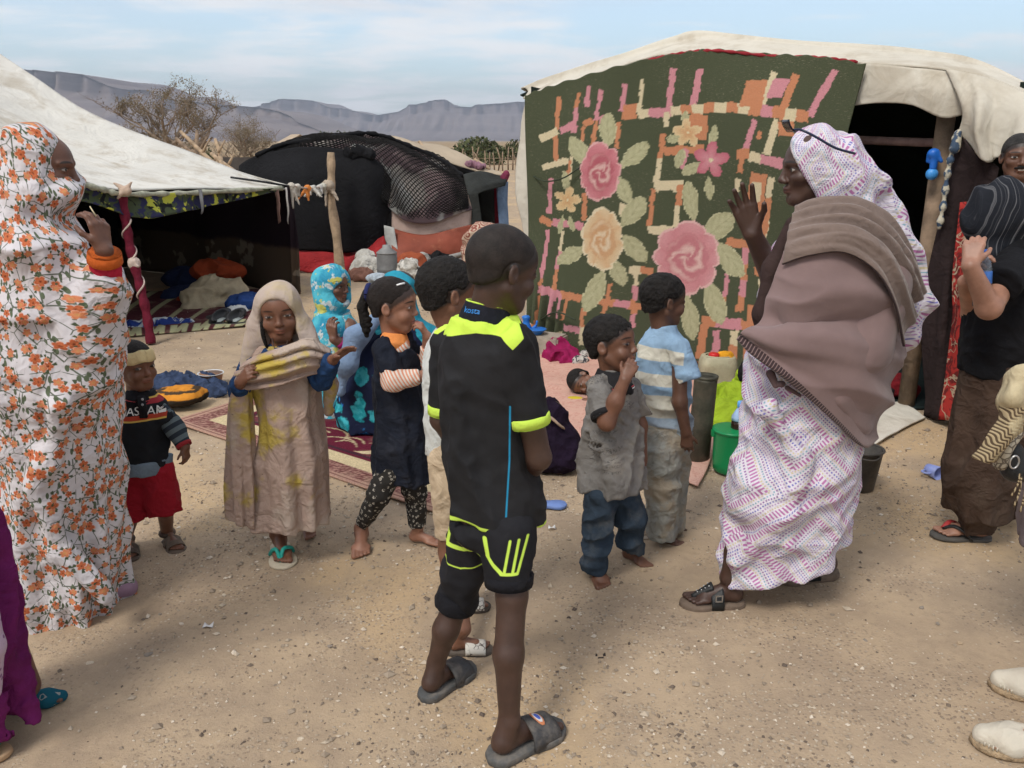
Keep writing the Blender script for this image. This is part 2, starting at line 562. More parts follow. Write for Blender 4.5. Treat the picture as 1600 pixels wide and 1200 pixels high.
def vary(g, col, v=None, amp=0.25, scale=6.0):
    """uneven tone: the same colour, lighter and darker in soft patches"""
    v = v or g.obj()
    f = g.noise(v, scale, 4, 0.6)
    k = g.rng(f, 0.25, 0.75, 1 - amp, 1 + amp)
    n = g.node('ShaderNodeVectorMath', operation='SCALE')
    if isinstance(col, (tuple, list)):
        n.inputs[0].default_value = col[:3]
    else: g.put(n.inputs[0], col)
    g.put(n.inputs['Scale'], k)
    return n.outputs[0]
_MC = {}
def crease(g, o, sc=7.0):
    """height of soft folds with sharp crests"""
    a = g.math('ABSOLUTE', g.sub(g.noise(o, sc, 3, 0.5, 1.1), 0.5)); b = g.math('ABSOLUTE', g.sub(g.noise(g.map(o, (3, 7, 1)), sc * 2.3, 3, 0.5, 0.9), 0.5))
    return g.sub(1.0, g.add(g.mul(a, 3.0), g.mul(b, 1.4)))
def cloth(name, col, amp=0.18, scale=5.0, rough=0.9, wrinkle=0.35, weave=900, dirt=None, sheen=0.0):
    if name in _MC: return _MC[name]
    g = G(name); o = g.obj()
    c = vary(g, col, o, amp, scale)
    if dirt is not None:
        f = g.noise(o, 7.0, 5, 0.65)
        c = g.mix(g.mul(g.rng(f, 0.48, 0.68), dirt[1]), c, dirt[0])
    h = g.add(crease(g, o), g.mul(g.noise(o, weave, 1), 0.06))
    _MC[name] = g.done(c, rough, g.bump(h, min(1.0, wrinkle), 0.022), 0.15)
    if sheen: g.b.inputs['Sheen Weight'].default_value = sheen
    return _MC[name]
def plain(name, col, rough=0.5, amp=0.15, scale=12.0, bump=0.1, bscale=60, metal=0.0, spec=0.4, dirt=None):
    if name in _MC: return _MC[name]
    g = G(name); o = g.obj()
    c = vary(g, col, o, amp, scale)
    if dirt is not None:
        f = g.noise(o, 9.0, 6, 0.7)
        c = g.mix(g.mul(g.rng(f, 0.45, 0.65), dirt[1]), c, dirt[0])
    _MC[name] = g.done(c, rough, g.bump(g.noise(o, bscale, 3), bump, 0.01), spec)
    g.b.inputs['Metallic'].default_value = metal
    return _MC[name]
# ------------------------------------------------------------------ people kit
def skin(name, col, lip=None, gaze=0.0, hl=0.27, browz=0.115, eyeo=0.88, lidc=None):
    lip = lip or (col[0] * 1.25 + 0.015, col[1] * 1.0 + 0.006, col[2] * 1.0 + 0.008)
    g = G(name); o = g.obj(); hp = g.sep(g.attr('hp'))
    c = vary(g, col, o, 0.16, 22)
    c = vary(g, c, o, 0.10, 4)
    x, y, z = hp[0], hp[1], hp[2]
    ax = g.math('ABSOLUTE', x)
    front = g.mul(g.rng(y, 0.14, 0.18), g.less(ax, 0.5, 0.02))
    def ell(cx, cz, rx, rz, xx=None, soft=0.18):
        u = g.math('DIVIDE', g.sub(xx if xx is not None else ax, cx), rx); v = g.math('DIVIDE', g.sub(z, cz), rz)
        return g.mul(g.less(g.add(g.mul(u, u), g.mul(v, v)), 1.0, soft), front)
    # lips, nostrils, brows, eyes
    lips = ell(0.0, -0.262, 0.095, 0.045, soft=0.4); c = g.mix(g.mul(lips, 0.75), c, lip)
    sh = g.sub(g.mul(g.sub(y, 0.40), 0.585), g.mul(g.sub(z, hl), 0.81))
    if hl: c = g.mix(g.mul(g.mul(g.rng(g.add(sh, g.mul(g.sub(g.noise(o, 120, 2), 0.5), 0.05)), 0.05, -0.02), g.rng(z, -0.42, -0.30)), g.mul(g.less(ax, 0.355, 0.01), 0.9)), c, (0.014, 0.011, 0.010))
    dark = tuple(k * 0.25 for k in col)
    c = g.mix(g.mul(ell(0.0, -0.259, 0.088, 0.006, soft=0.6), 0.9), c, dark)
    c = g.mix(g.mul(ell(0.038, -0.165, 0.02, 0.013, soft=0.5), 0.8), c, dark)
    zb = g.add(z, g.mul(g.math('MULTIPLY', g.sub(ax, 0.15), g.sub(ax, 0.15)), 1.6))
    u = g.math('DIVIDE', g.sub(ax, 0.165), 0.095); v = g.math('DIVIDE', g.sub(zb, browz), 0.016)
    brow = g.mul(g.less(g.add(g.mul(u, u), g.mul(v, v)), 1.0, 0.5), front)
    c = g.mix(g.mul(brow, 0.85), c, (0.012, 0.009, 0.008))
    c = g.mix(g.mul(ell(0.158, 0.017, 0.080, 0.036 * eyeo, soft=0.35), 0.75), c, dark)
    ew = ell(0.157, 0.008, 0.066, 0.023 * eyeo, soft=0.12)
    c = g.mix(ew, c, (0.30, 0.26, 0.23))
    sx = g.sub(x, gaze)
    iris = g.mul(g.math('MAXIMUM', ell(0.157, 0.012, 0.032, 0.032, sx, 0.15), ell(-0.157, 0.012, 0.032, 0.032, sx, 0.15)), ew)
    c = g.mix(iris, c, (0.010, 0.007, 0.006))
    r = g.mix(ew, (0.46, 0.46, 0.46), (0.12, 0.12, 0.12))
    h = g.add(g.noise(o, 260, 3, 0.6), g.mul(g.noise(o, 40, 3), 0.6))
    m = g.done(c, r, g.bump(h, 0.18, 0.004), 0.45)
    return m
def hframe(yaw, pitch=0, roll=0):
    f, r, u = yawf(yaw), yawr(yaw), np.array([0, 0, 1.0])
    p, q = math.radians(pitch), math.radians(roll)
    f, u = f * math.cos(p) - u * math.sin(p), u * math.cos(p) + f * math.sin(p)
    r, u = r * math.cos(q) - u * math.sin(q), u * math.cos(q) + r * math.sin(q)
    return np.stack([r, f, u], 1)
def head_prims(S, c, hh, R, child=True, ears=True, beard=False):
    L = lambda x, y, z: c + R @ (np.array([x, y, z]) * hh)
    k = 0.07 * hh
    wd = 1.0 if child else 0.95
    S.el(L(0, -0.07, 0.13), np.array([0.345 * wd, 0.42, 0.37]) * hh, R, 0.02)
    S.el(L(0, 0.10, 0.12 if child else 0.10), np.array([0.305 * wd, 0.285, 0.30]) * hh, R, k)
    S.el(L(0, 0.09, -0.17), np.array([0.265 * wd, 0.27, 0.29]) * hh, R, k)
    cy = 0.225 if child else 0.26
    S.rc(L(-0.06, cy, -0.40), L(0.06, cy, -0.40), 0.08 * hh, 0.08 * hh, k * 1.4)
    for s in (-1, 1):
        S.rc(L(s * 0.225 * wd, -0.02, -0.20), L(s * 0.10, 0.20, -0.38), 0.075 * hh, 0.08 * hh, k * 1.3)
        S.el(L(s * 0.165, 0.225, -0.15 if child else -0.10), np.array([0.12, 0.115, 0.115 if child else 0.09]) * hh, R, k)
        S.el(L(s * 0.155, 0.40, 0.0), np.array([0.085, 0.055, 0.050]) * hh, R, k * 0.9, 's')
        S.el(L(s * 0.155, 0.285, 0.003), np.array([0.078, 0.070, 0.055]) * hh, R, k * 0.3)
        if not child: S.rc(L(s * 0.06, 0.365, 0.095), L(s * 0.24, 0.29, 0.09), 0.035 * hh, 0.03 * hh, k * 0.7)
        q = 0.8 if child else 1.0
        S.el(L(s * 0.048, 0.372 if child else 0.392, -0.145), np.array([0.040, 0.042, 0.032]) * hh * q, R, k * 0.35)
        if ears:
            E = R @ rotm(s * 0.35, 0.15, 0)
            S.el(L(s * 0.355 * wd, -0.05, -0.03), np.array([0.035, 0.08, 0.115]) * hh, E, k * 0.35)
            S.el(L(s * 0.39 * wd, -0.035, -0.005), np.array([0.03, 0.048, 0.068]) * hh, E, k * 0.25, 's')
    if child:
        S.rc(L(0, 0.355, 0.03), L(0, 0.395, -0.11), 0.022 * hh, 0.040 * hh, k * 0.8)
        S.el(L(0, 0.400, -0.12), np.array([0.044, 0.042, 0.038]) * hh, R, k * 0.4)
    else:
        S.rc(L(0, 0.36, 0.06), L(0, 0.42, -0.11), 0.030 * hh, 0.045 * hh, k * 0.7)
        S.el(L(0, 0.425, -0.125), np.array([0.048, 0.048, 0.042]) * hh, R, k * 0.4)
    ly = 0.335 if child else 0.355
    S.el(L(0, ly, -0.235), np.array([0.085, 0.052, 0.028]) * hh, R, k * 0.5)
    S.el(L(0, ly - 0.006, -0.285), np.array([0.075, 0.052, 0.030]) * hh, R, k * 0.5)
    S.rc(L(-0.075, ly + 0.052, -0.26), L(0.075, ly + 0.052, -0.26), 0.010 * hh, 0.010 * hh, k * 0.12, 's')
def hair_sdf(c, hh, R, line=0.27, back=-0.30, thick=0.022, child=True):
    wd = 1.0 if child else 0.95
    L = lambda x, y, z: c + R @ (np.array([x, y, z]) * hh)
    H = SDF()
    H.el(L(0, -0.075, 0.135), (np.array([0.345 * wd, 0.42, 0.37]) + thick) * hh, R, 0.0)
    H.el(L(0, 0.085, 0.13), (np.array([0.30 * wd, 0.28, 0.29]) + thick) * hh, R, 0.05 * hh)
    H.el(L(0, -0.20, -0.10), (np.array([0.27, 0.20, 0.25]) + thick) * hh, R, 0.06 * hh)
    a, b = np.array([0, 0.40, line]), np.array([0, -0.14, -0.12]); d = b - a
    n = R @ nrm([0, -d[2], d[1]]) 
    if n @ (R @ np.array([0, 0.5, -1.0])) < 0: n = -n
    # front hairline plane, then the nape
    H.half(L(*a), n, 0.10 * hh)
    H.half(L(0, 0, back), R @ np.array([0, 0.15, -1.0]), 0.10 * hh)
    for s in (-1, 1):
        H.el(L(s * 0.37, -0.04, -0.05), np.array([0.13, 0.12, 0.15]) * hh, R, 0.05 * hh, 's')
    return H
def hair_mat(name, col=(0.012, 0.010, 0.009), rough=0.75, scale=180, b=0.8):
    g = G(name); o = g.obj()
    return g.done(vary(g, col, o, 0.5, 30), rough, g.bump(g.add(g.noise(o, scale, 3, 0.7), g.mul(g.voro(o, scale * 0.6)['Distance'], 0.6)), b, 0.006), 0.25)
HAIR = hair_mat('black_cropped_hair')
HAIR_S = hair_mat('shaved_hair', (0.020, 0.015, 0.013), 0.65, 320, 0.25)

def hand(S, wr, d, palm, L=0.12, right=True, curl=(20, 20, 20, 20), thumb=25, spread=7, k=0.006, gap=1.0):
    """palm, four fingers of unequal length and a thumb from the side of the palm"""
    d = nrm(d); palm = np.asarray(palm, float); palm = nrm(palm - d * (palm @ d))
    t = np.cross(d, palm) * (1 if right else -1)
    wr = np.asarray(wr, float)
    offs = np.array([0.165, 0.055, -0.055, -0.160]) * L * gap
    lens = np.array([0.40, 0.45, 0.42, 0.33]) * L
    b0 = np.array([0.50, 0.52, 0.50, 0.45]) * L
    for i in range(4):
        base = wr + d * b0[i] + t * offs[i]
        S.rc(wr + t * offs[i] * 0.55 + d * 0.03 * L, base, 0.085 * L, 0.068 * L, k * 1.6)
        ang = math.radians(spread) * (1.5 - i) * 0.8
        fd = nrm(d * math.cos(ang) + t * math.sin(ang))
        p = base; cu = math.radians(curl[i]); acc = 0
        for seg, (fr, r0, r1) in enumerate(((0.45, 0.056, 0.052), (0.31, 0.052, 0.047), (0.24, 0.047, 0.042))):
            acc += cu * (0.7 if seg == 0 else 1.0)
            v = nrm(fd * math.cos(acc) + palm * math.sin(acc))
            q = p + v * lens[i] * fr
            S.rc(p, q, r0 * L, r1 * L, 0.0015 if seg else k)
            p = q
    b = wr + d * 0.12 * L + t * 0.14 * L
    S.rc(wr + d * 0.10 * L + t * 0.08 * L + palm * 0.03 * L, b + d * 0.12 * L + t * 0.06 * L + palm * 0.04 * L, 0.09 * L, 0.07 * L, k * 1.5)
    p = b + d * 0.12 * L + t * 0.06 * L + palm * 0.04 * L
    th = math.radians(thumb)
    v = nrm(d * 0.75 + t * 0.7 * math.cos(th) + palm * math.sin(th))
    q = p + v * 0.20 * L; S.rc(p, q, 0.062 * L, 0.055 * L, k)
    v2 = nrm(d * 0.95 + t * 0.25 * math.cos(th) + palm * math.sin(th) * 1.1)
    S.rc(q, q + v2 * 0.15 * L, 0.054 * L, 0.046 * L, 0.002)
    return (wr + d * L * 0.5, L * 0.62)
def foot(S, ankle, heel, toe, k=0.012, ra=0.14):
    heel = np.asarray(heel, float); toe = np.asarray(toe, float)
    L = np.linalg.norm(toe - heel); d = nrm(toe - heel); up = nrm(np.cross(np.cross(d, [0, 0, 1]), d)); sd = np.cross(d, up)
    A = lambda a, l, z: heel + d * a * L + sd * l * L + up * z * L
    S.rc(ankle, A(0.16, 0, 0.19), ra * L, 0.13 * L, k)
    S.el(A(0.14, 0, 0.12), np.array([0.13, 0.14, 0.12]) * L, np.stack([sd, d, up], 1), k)
    S.rc(A(0.18, 0, 0.13), A(0.62, 0, 0.10), 0.125 * L, 0.10 * L, k)
    S.rc(A(0.24, 0, 0.24), A(0.60, 0, 0.12), 0.11 * L, 0.10 * L, k)
    S.el(A(0.64, 0, 0.085), np.array([0.19, 0.15, 0.08]) * L, np.stack([sd, d, up], 1), k)
    return (A(0.5, 0, 0.12), L * 0.62), A, L
def toes(S, A, L, flip=1):
    for i, (l, e, r) in enumerate(((0.115, 0.965, 0.052), (0.045, 0.95, 0.038), (-0.02, 0.925, 0.036), (-0.085, 0.885, 0.034), (-0.14, 0.835, 0.033))):
        S.rc(A(0.70, l * flip, 0.065), A(e - 0.04, l * flip * 1.05, 0.05), r * L * 1.1, r * L, 0.004)

class Person:
    def __init__(s, label, root, Y, group=None):
        s.t = thing('person', label, 'person', root, group); s.Y = Y
        s.B = SDF(); s.fine = []; s.hf = None
    def P(s, px, py, dy=0.0): return at(px, py, s.Y + dy)
    def rows(s, rows, grow=0.0):
        """rows (py, x left, x right, depth radius[, depth shift]) -> loft sections"""
        out = []
        for r in rows:
            py, xl, xr, ry = r[:4]; dy = r[4] if len(r) > 4 else 0
            a, b = s.P(xl, py, dy), s.P(xr, py, dy)
            c = (a + b) / 2
            out.append((c[2], c[0], c[1], max(0.015, (b[0] - a[0]) / 2 + grow), max(0.015, ry + grow)))
        return out
    def head(s, px, py, hh, yaw, pitch=0, roll=0, dy=0.0, child=True, ears=True, neck=None, nr=0.045):
        R = hframe(yaw, pitch, roll); c = s.P(px, py, dy)
        head_prims(s.B, c, hh, R, child, ears)
        s.hf = (c, R, hh)
        if neck is not None:
            s.B.rc(c + R @ (np.array([0, -0.10, -0.25]) * hh), neck, nr, nr * 1.15, 0.02)
        s.fine.append((c, hh * 0.58, 0.0036 if hh < 0.23 else 0.004))
        return c, R
    def limb(s, pts, rs, k=0.02): s.B.chain(pts, rs, k); return s
    def hand(s, *a, **k):
        c, h = hand(s.B, *a, **k); s.fine.append((c, h, 0.0028)); return s
    def foot(s, ankle, heel, toe, bare=True, flip=1, **kw):
        (c, h), A, L = foot(s.B, ankle, heel, toe, **kw)
        toes(s.B, A, L, flip); s.fine.append((c, h, 0.0036)); return A, L
    def body(s, mat, vox=0.0075):
        V, Q = s.B.mesh(vox, s.fine)
        at_ = None
        if s.hf:
            c, R, hh = s.hf
            at_ = {'hp': ('FLOAT_VECTOR', ((V - c) @ R) / hh)}
        s.bo = mesh_obj('body', V, Q, mat, s.t, attrs=at_); return s.bo
    def hair(s, mat=None, line=0.27, back=-0.30, thick=0.022, name='hair', child=True, extra=None, rough=0.0):
        c, R, hh = s.hf
        H = hair_sdf(c, hh, R, line, back, thick, child)
        if extra: extra(H, c, R, hh)
        nz = WNoise(5, 260, 16)
        V, Q = H.mesh(0.004, disp=(lambda P: rough * nz(P)) if rough else None)
        return mesh_obj(name, V, Q, mat or HAIR, s.t)
    def cloth(s, name, S, mat, vox=0.006, disp=None, fine=(), attrs=None, parent=None, band=0.05):
        V, Q = S.mesh(vox, fine, disp, band)
        at_ = attrs(V) if attrs else None
        return mesh_obj(name, V, Q, mat, parent or s.t, attrs=at_)
def wrinkles(seed, amp=0.004, freq=42, aniso=(1, 1, 0.45), amp2=None):
    a = WNoise(seed, freq, 12, aniso); b = WNoise(seed + 50, freq * 2.2, 12, (1, 1, 0.8)); w_ = WNoise(seed + 90, 9, 6)
    def f(P):
        r = 1 - 2 * np.abs(a(P))
        return 1.35 * amp * r * np.clip(0.6 + 0.7 * w_(P), 0.1, 1.4) + amp * 0.4 * (1 - 2 * np.abs(b(P)))
    return f
def pleats(seed, n, amp, z0, z1, sway=0.6, ph=0.0):
    """vertical folds round a loft: amp(z) from z1 (top) to z0 (hem)"""
    r = np.random.default_rng(seed); p1, p2, p3 = r.uniform(0, 6.28, 3)
    def f(th, Z):
        k = np.clip((z1 - Z) / (z1 - z0), 0, 1)
        a = np.sin(n * th + p1 + sway * np.sin(3 * th + p2) + 2.0 * (Z - z0)); b = np.sin((n * 1.7 // 1) * th + p3 - 3 * (Z - z0))
        return amp * (0.15 + 0.85 * k) * (0.65 * a + 0.35 * b)
    return f
def cyl_uv(axis_c, R):
    """wrap coordinates round an upright axis: (angle * radius, height)"""
    def f(V):
        th = np.arctan2(V[:, 0] - axis_c[0], -(V[:, 1] - axis_c[1]))
        return {'wuv': ('FLOAT_VECTOR', np.stack([th * R, V[:, 2], 0 * th], 1))}
    return f
# footwear
def outline(n=26, wf=0.19, wh=0.145):
    t = np.linspace(0, 1, n)
    hw = np.interp(t, [0, 0.04, 0.12, 0.3, 0.45, 0.66, 0.82, 0.93, 0.98, 1.0], [0.0, wh * 0.62, wh * 0.95, wh, wh * 0.98, wf, wf * 0.97, wf * 0.66, wf * 0.36, 0.0])
    return t, hw
def sole(parent, heel, toe, th, mat, W=1.0, name='sole', over=0.04, lift=0.0):
    heel = np.asarray(heel, float); toe = np.asarray(toe, float); d0 = nrm(toe - heel)
    heel = heel - d0 * over * np.linalg.norm(toe - heel); toe = toe + d0 * over * np.linalg.norm(toe - heel)
    L = np.linalg.norm(toe - heel); sd = np.cross(d0, [0, 0, 1]); sd = nrm(sd); up = np.cross(sd, d0)
    t, hw = outline(); hw = hw * W
    ring = np.concatenate([np.stack([t, hw], 1), np.stack([t[-2:0:-1], -hw[-2:0:-1]], 1)])
    m = len(ring); V = []
    for z, sc in ((0, 0.93), (th * 0.25, 1.0), (th * 0.8, 1.0), (th, 0.95)):
        V += [heel + d0 * (0.5 + (a - 0.5) * (1 - (1 - sc) * 0.4)) * L + sd * b * sc * L + up * (z + lift * max(0, a - 0.75) ** 2 * L) for a, b in ring]
    F = [(i * m + j, (i + 1) * m + j, (i + 1) * m + (j + 1) % m, i * m + (j + 1) % m) for i in range(3) for j in range(m)]
    F += [tuple(range(m)), tuple(reversed(range(3 * m, 4 * m)))]
    o = mesh_obj(name, V, F, mat, parent)
    return o
def band(parent, heel, toe, z0, a0, a1, hw, hh, mat, name='strap', skew=0.0, th=0.005, peak=0.0):
    """a strap arching over the foot between the two edges of the sole"""
    heel = np.asarray(heel, float); toe = np.asarray(toe, float); L = np.linalg.norm(toe - heel)
    d0 = nrm(toe - heel); sd = nrm(np.cross(d0, [0, 0, 1])); up = np.cross(sd, d0)
    P = []
    for u in np.linspace(0, 1, 7):
        row = []
        for a in np.linspace(0, math.pi, 15):
            al = a0 + (a1 - a0) * u + skew * math.cos(a) + peak * math.sin(a)
            h = hh * (1 - 0.35 * u)
            row.append(heel + d0 * al * L + sd * math.cos(a) * hw * L + up * (z0 + (math.sin(a) ** 0.7) * h * L))
        P.append(row)
    return grid_sheet(name, np.array(P), mat, parent, thick=th)
def decal_text(txt, size, pos, right, up, mat, target, parent, name='lettering', off=0.002, push=0.15):
    """flat lettering laid onto a cloth surface"""
    cu = bpy.data.curves.new('t', 'FONT'); cu.body = txt; cu.size = size; cu.align_x = 'CENTER'; cu.resolution_u = 3
    ob = bpy.data.objects.new('t', cu); COL.objects.link(ob)
    me = bpy.data.meshes.new_from_object(ob.evaluated_get(bpy.context.evaluated_depsgraph_get()))
    bm = bmesh.new(); bm.from_mesh(me); bmesh.ops.triangulate(bm, faces=bm.faces); bmesh.ops.subdivide_edges(bm, edges=bm.edges, cuts=1)
    right = nrm(right); up = nrm(up); n = nrm(np.cross(right, up))
    po = ORG[target.name]
    bvh = BVHTree.FromPolygons([v.co for v in target.data.vertices], [tuple(p.vertices) for p in target.data.polygons])
    V = []
    for v in bm.verts:
        w_ = np.asarray(pos) + right * v.co.x + up * v.co.y
        hit = bvh.ray_cast(Vector(w_ + n * push - po), Vector(-n))
        V.append((np.array(hit[0]) + po + n * off) if hit[0] is not None else w_)
    bm.verts.index_update()
    F = [tuple(x.index for x in f.verts) for f in bm.faces]
    bm.free(); bpy.data.objects.remove(ob); bpy.data.curves.remove(cu)
    return mesh_obj(name, np.array(V), F, mat, parent, smooth=False)
# ------------------------------------------------------------------ ground
def ground_mat():
    g = G('sandy_gravel_ground'); o = g.obj()
    big = g.noise(o, 0.7, 5, 0.6, 0.4); mid = g.noise(o, 3.5, 5, 0.65, 0.3); fine = g.noise(o, 28, 4, 0.7); grit = g.noise(o, 160, 2, 0.6)
    c = g.mix(g.rng(mid, 0.35, 0.65), (0.435, 0.330, 0.225), (0.345, 0.262, 0.185))
    c = g.mix(g.rng(big, 0.49, 0.64), c, (0.50, 0.36, 0.215))
    c = g.mix(g.mul(g.rng(fine, 0.5, 0.75), 0.42), c, (0.25, 0.19, 0.135))
    c = g.mix(g.mul(g.rng(grit, 0.55, 0.8), 0.5), c, (0.48, 0.38, 0.28))
    v = g.voro(o, 75)
    st = g.mul(g.less(v['Distance'], 0.34, 0.05), g.rng(g.noise(o, 2.2, 4, 0.6), 0.42, 0.6))
    c = g.mix(g.mul(st, 0.75), c, g.ramp(g.sep(v['Color'])[0], [(0, (0.17, 0.125, 0.095)), (0.45, (0.30, 0.23, 0.17)), (0.8, (0.42, 0.34, 0.26)), (1, (0.62, 0.54, 0.43))]))
    # far scrub tone
    y = g.sep(o)[1]
    far = g.rng(y, 25, 90)
    c = g.mix(far, c, g.mix(g.rng(g.noise(g.map(o, sc=(0.06, 0.25, 1)), 1.0, 5, 0.6), 0.4, 0.62), (0.36, 0.25, 0.15), (0.23, 0.185, 0.12)))
    h = g.add(g.add(g.mul(fine, 0.6), g.mul(grit, 0.35)), g.mul(st, 0.5))
    return g.done(c, 0.95, g.bump(h, 0.55, 0.012), 0.1)
GM = ground_mat()
def gz(P):
    return 0.010 * WNoise(3, 2.2)(P) + 0.005 * WNoise(4, 8.0)(P)
def build_ground():
    rs = np.concatenate([np.linspace(0.3, 9, 150), np.geomspace(9.2, 30000, 60)])
    th = np.radians(np.concatenate([np.linspace(-60, 60, 240), np.linspace(60, 300, 41)[1:-1]]))
    R, T = np.meshgrid(rs, th, indexing='ij')
    P = np.stack([R * np.sin(T), R * np.cos(T), 0 * R], -1)
    fade = np.clip(1 - (R - 8) / 10, 0, 1)
    P[..., 2] = (gz(P) - 0.006) * fade
    n, m = R.shape
    V = np.concatenate([P.reshape(-1, 3), [[0, 0, 0]]])
    i = np.arange(n * m).reshape(n, m)
    nxt = np.roll(i, -1, axis=1)
    F = np.stack([i[:-1], i[1:], nxt[1:], nxt[:-1]], -1).reshape(-1, 4)
    F = list(map(tuple, F)) + [(n * m, int(i[0, j]), int(nxt[0, j])) for j in range(m)]
    o = mesh_obj('ground', V, F, GM, org=np.zeros(3))
    return tag(o, 'dusty sandy ground strewn with gravel across the camp', 'ground', kind='structure')
GROUND = build_ground()

ICO = None
def ico():
    bm = bmesh.new(); bmesh.ops.create_icosphere(bm, subdivisions=1, radius=1)
    V = np.array([v.co[:] for v in bm.verts]); F = np.array([[v.index for v in f.verts] for f in bm.faces]); bm.free()
    return V, F
ICOV, ICOF = ico()
def gravel():
    N = 62000
    rng = np.random.default_rng(11)
    # scatter over the area in front of the camera, denser near
    r = 1.35 * (9.0 / 1.35) ** (rng.uniform(0, 1, N) ** 0.9); th = np.radians(rng.uniform(-42, 42, N))
    x, y = r * np.sin(th), r * np.cos(th)
    keep = WNoise(21, 2.0)(np.stack([x, y, 0 * x], -1)) + rng.normal(0, 0.6, N) > -0.2
    x, y = x[keep], y[keep]; N = len(x)
    s = 0.0026 * np.exp(rng.normal(0, 0.55, N)) * (0.9 + 0.1 * r[keep]); s = np.minimum(s, 0.015)
    ICOV = np.array([(1, 0, 0), (-1, 0, 0), (0, 1, 0), (0, -1, 0), (0, 0, 1), (0, 0, -1)], float); ICOF = np.array([(0, 2, 4), (2, 1, 4), (1, 3, 4), (3, 0, 4), (2, 0, 5), (1, 2, 5), (3, 1, 5), (0, 3, 5)])
    j = rng.uniform(0.65, 1.35, (N, len(ICOV), 1))
    sc = rng.uniform(0.6, 1.4, (N, 1, 3)) * np.array([1, 1, 0.65])
    a = rng.uniform(0, 6.28, N); ca, sa = np.cos(a), np.sin(a)
    P = ICOV[None] * j * sc * s[:, None, None]
    Q = np.stack([P[..., 0] * ca[:, None] - P[..., 1] * sa[:, None], P[..., 0] * sa[:, None] + P[..., 1] * ca[:, None], P[..., 2]], -1)
    base = np.stack([x, y, 0 * x], -1); base[:, 2] = gz(base) - 0.006 + s * 0.25
    V = (Q + base[:, None]).reshape(-1, 3)
    F = (ICOF[None] + (np.arange(N) * len(ICOV))[:, None, None]).reshape(-1, 3)
    tone = np.repeat(np.clip(rng.normal(0.45, 0.27, N), 0, 1), len(ICOV))
    g = G('gravel'); t = g.attr('tone', 'Fac')
    m = g.done(g.ramp(t, [(0, (0.13, 0.10, 0.08)), (0.3, (0.30, 0.24, 0.18)), (0.65, (0.46, 0.38, 0.29)), (1, (0.70, 0.61, 0.50))]), 0.9, None, 0.15)
    o = mesh_obj('gravel', V, F, m, GROUND, smooth=False, attrs={'tone': ('FLOAT', tone)})
    o['kind'] = 'stuff'
gravel()
STONE_M = [plain('stone_pale', (0.55, 0.46, 0.35), 0.9, 0.2, 30), plain('stone_tan', (0.40, 0.30, 0.20), 0.9, 0.2, 30), plain('stone_grey', (0.26, 0.22, 0.18), 0.9, 0.2, 30)]
def stones():
    rng = np.random.default_rng(5)
    me = []
    for k in range(3):
        bm = bmesh.new(); bmesh.ops.create_icosphere(bm, subdivisions=2, radius=1)
        for v in bm.verts:
            n = mnoise.noise(v.co * 1.3 + Vector((k * 7, 0, 0))); v.co *= 1 + 0.45 * n; v.co.z *= 0.6
        m = bpy.data.meshes.new('stone'); bm.to_mesh(m); bm.free(); m.materials.append(STONE_M[k]); me.append(m)
    spots = [(1092, 1022, 9), (1005, 893, 16), (800, 965, 8), (868, 966, 9), (1345, 898, 7), (1140, 990, 6), (1372, 1085, 10), (1412, 1120, 9), (1352, 1002, 8), (1395, 1075, 12), (1330, 1045, 6),
             (1465, 975, 6), (140, 1037, 9), (166, 1038, 7), (232, 1024, 11), (952, 1113, 11), (755, 1095, 8), (905, 1065, 7), (922, 1082, 6), (983, 985, 7), (515, 1010, 6), (470, 1155, 8), (300, 1085, 7), (410, 985, 5),
             (1060, 1090, 5), (1220, 1010, 6), (1250, 1140, 8), (560, 950, 6), (620, 1150, 9), (1440, 950, 7), (350, 930, 6), (1500, 1005, 8), (1240, 1075, 7), (880, 1000, 6), (350, 1150, 7), (250, 960, 5), (1180, 1120, 7), (1010, 1150, 8)]
    for i, (px, py, sz) in enumerate(spots):
        p = gnd(px, py); s = sz / FPX * math.hypot(p[1], 1.6) * 0.55
        o = bpy.data.objects.new('stone', me[i % 3]); COL.objects.link(o); o.parent = GROUND
        o.location = (p[0], p[1], s * 0.2); o.scale = (s * rng.uniform(0.8, 1.3), s * rng.uniform(0.7, 1.1), s * rng.uniform(0.7, 1))
        o.rotation_euler = (0, 0, rng.uniform(0, 6))
stones()

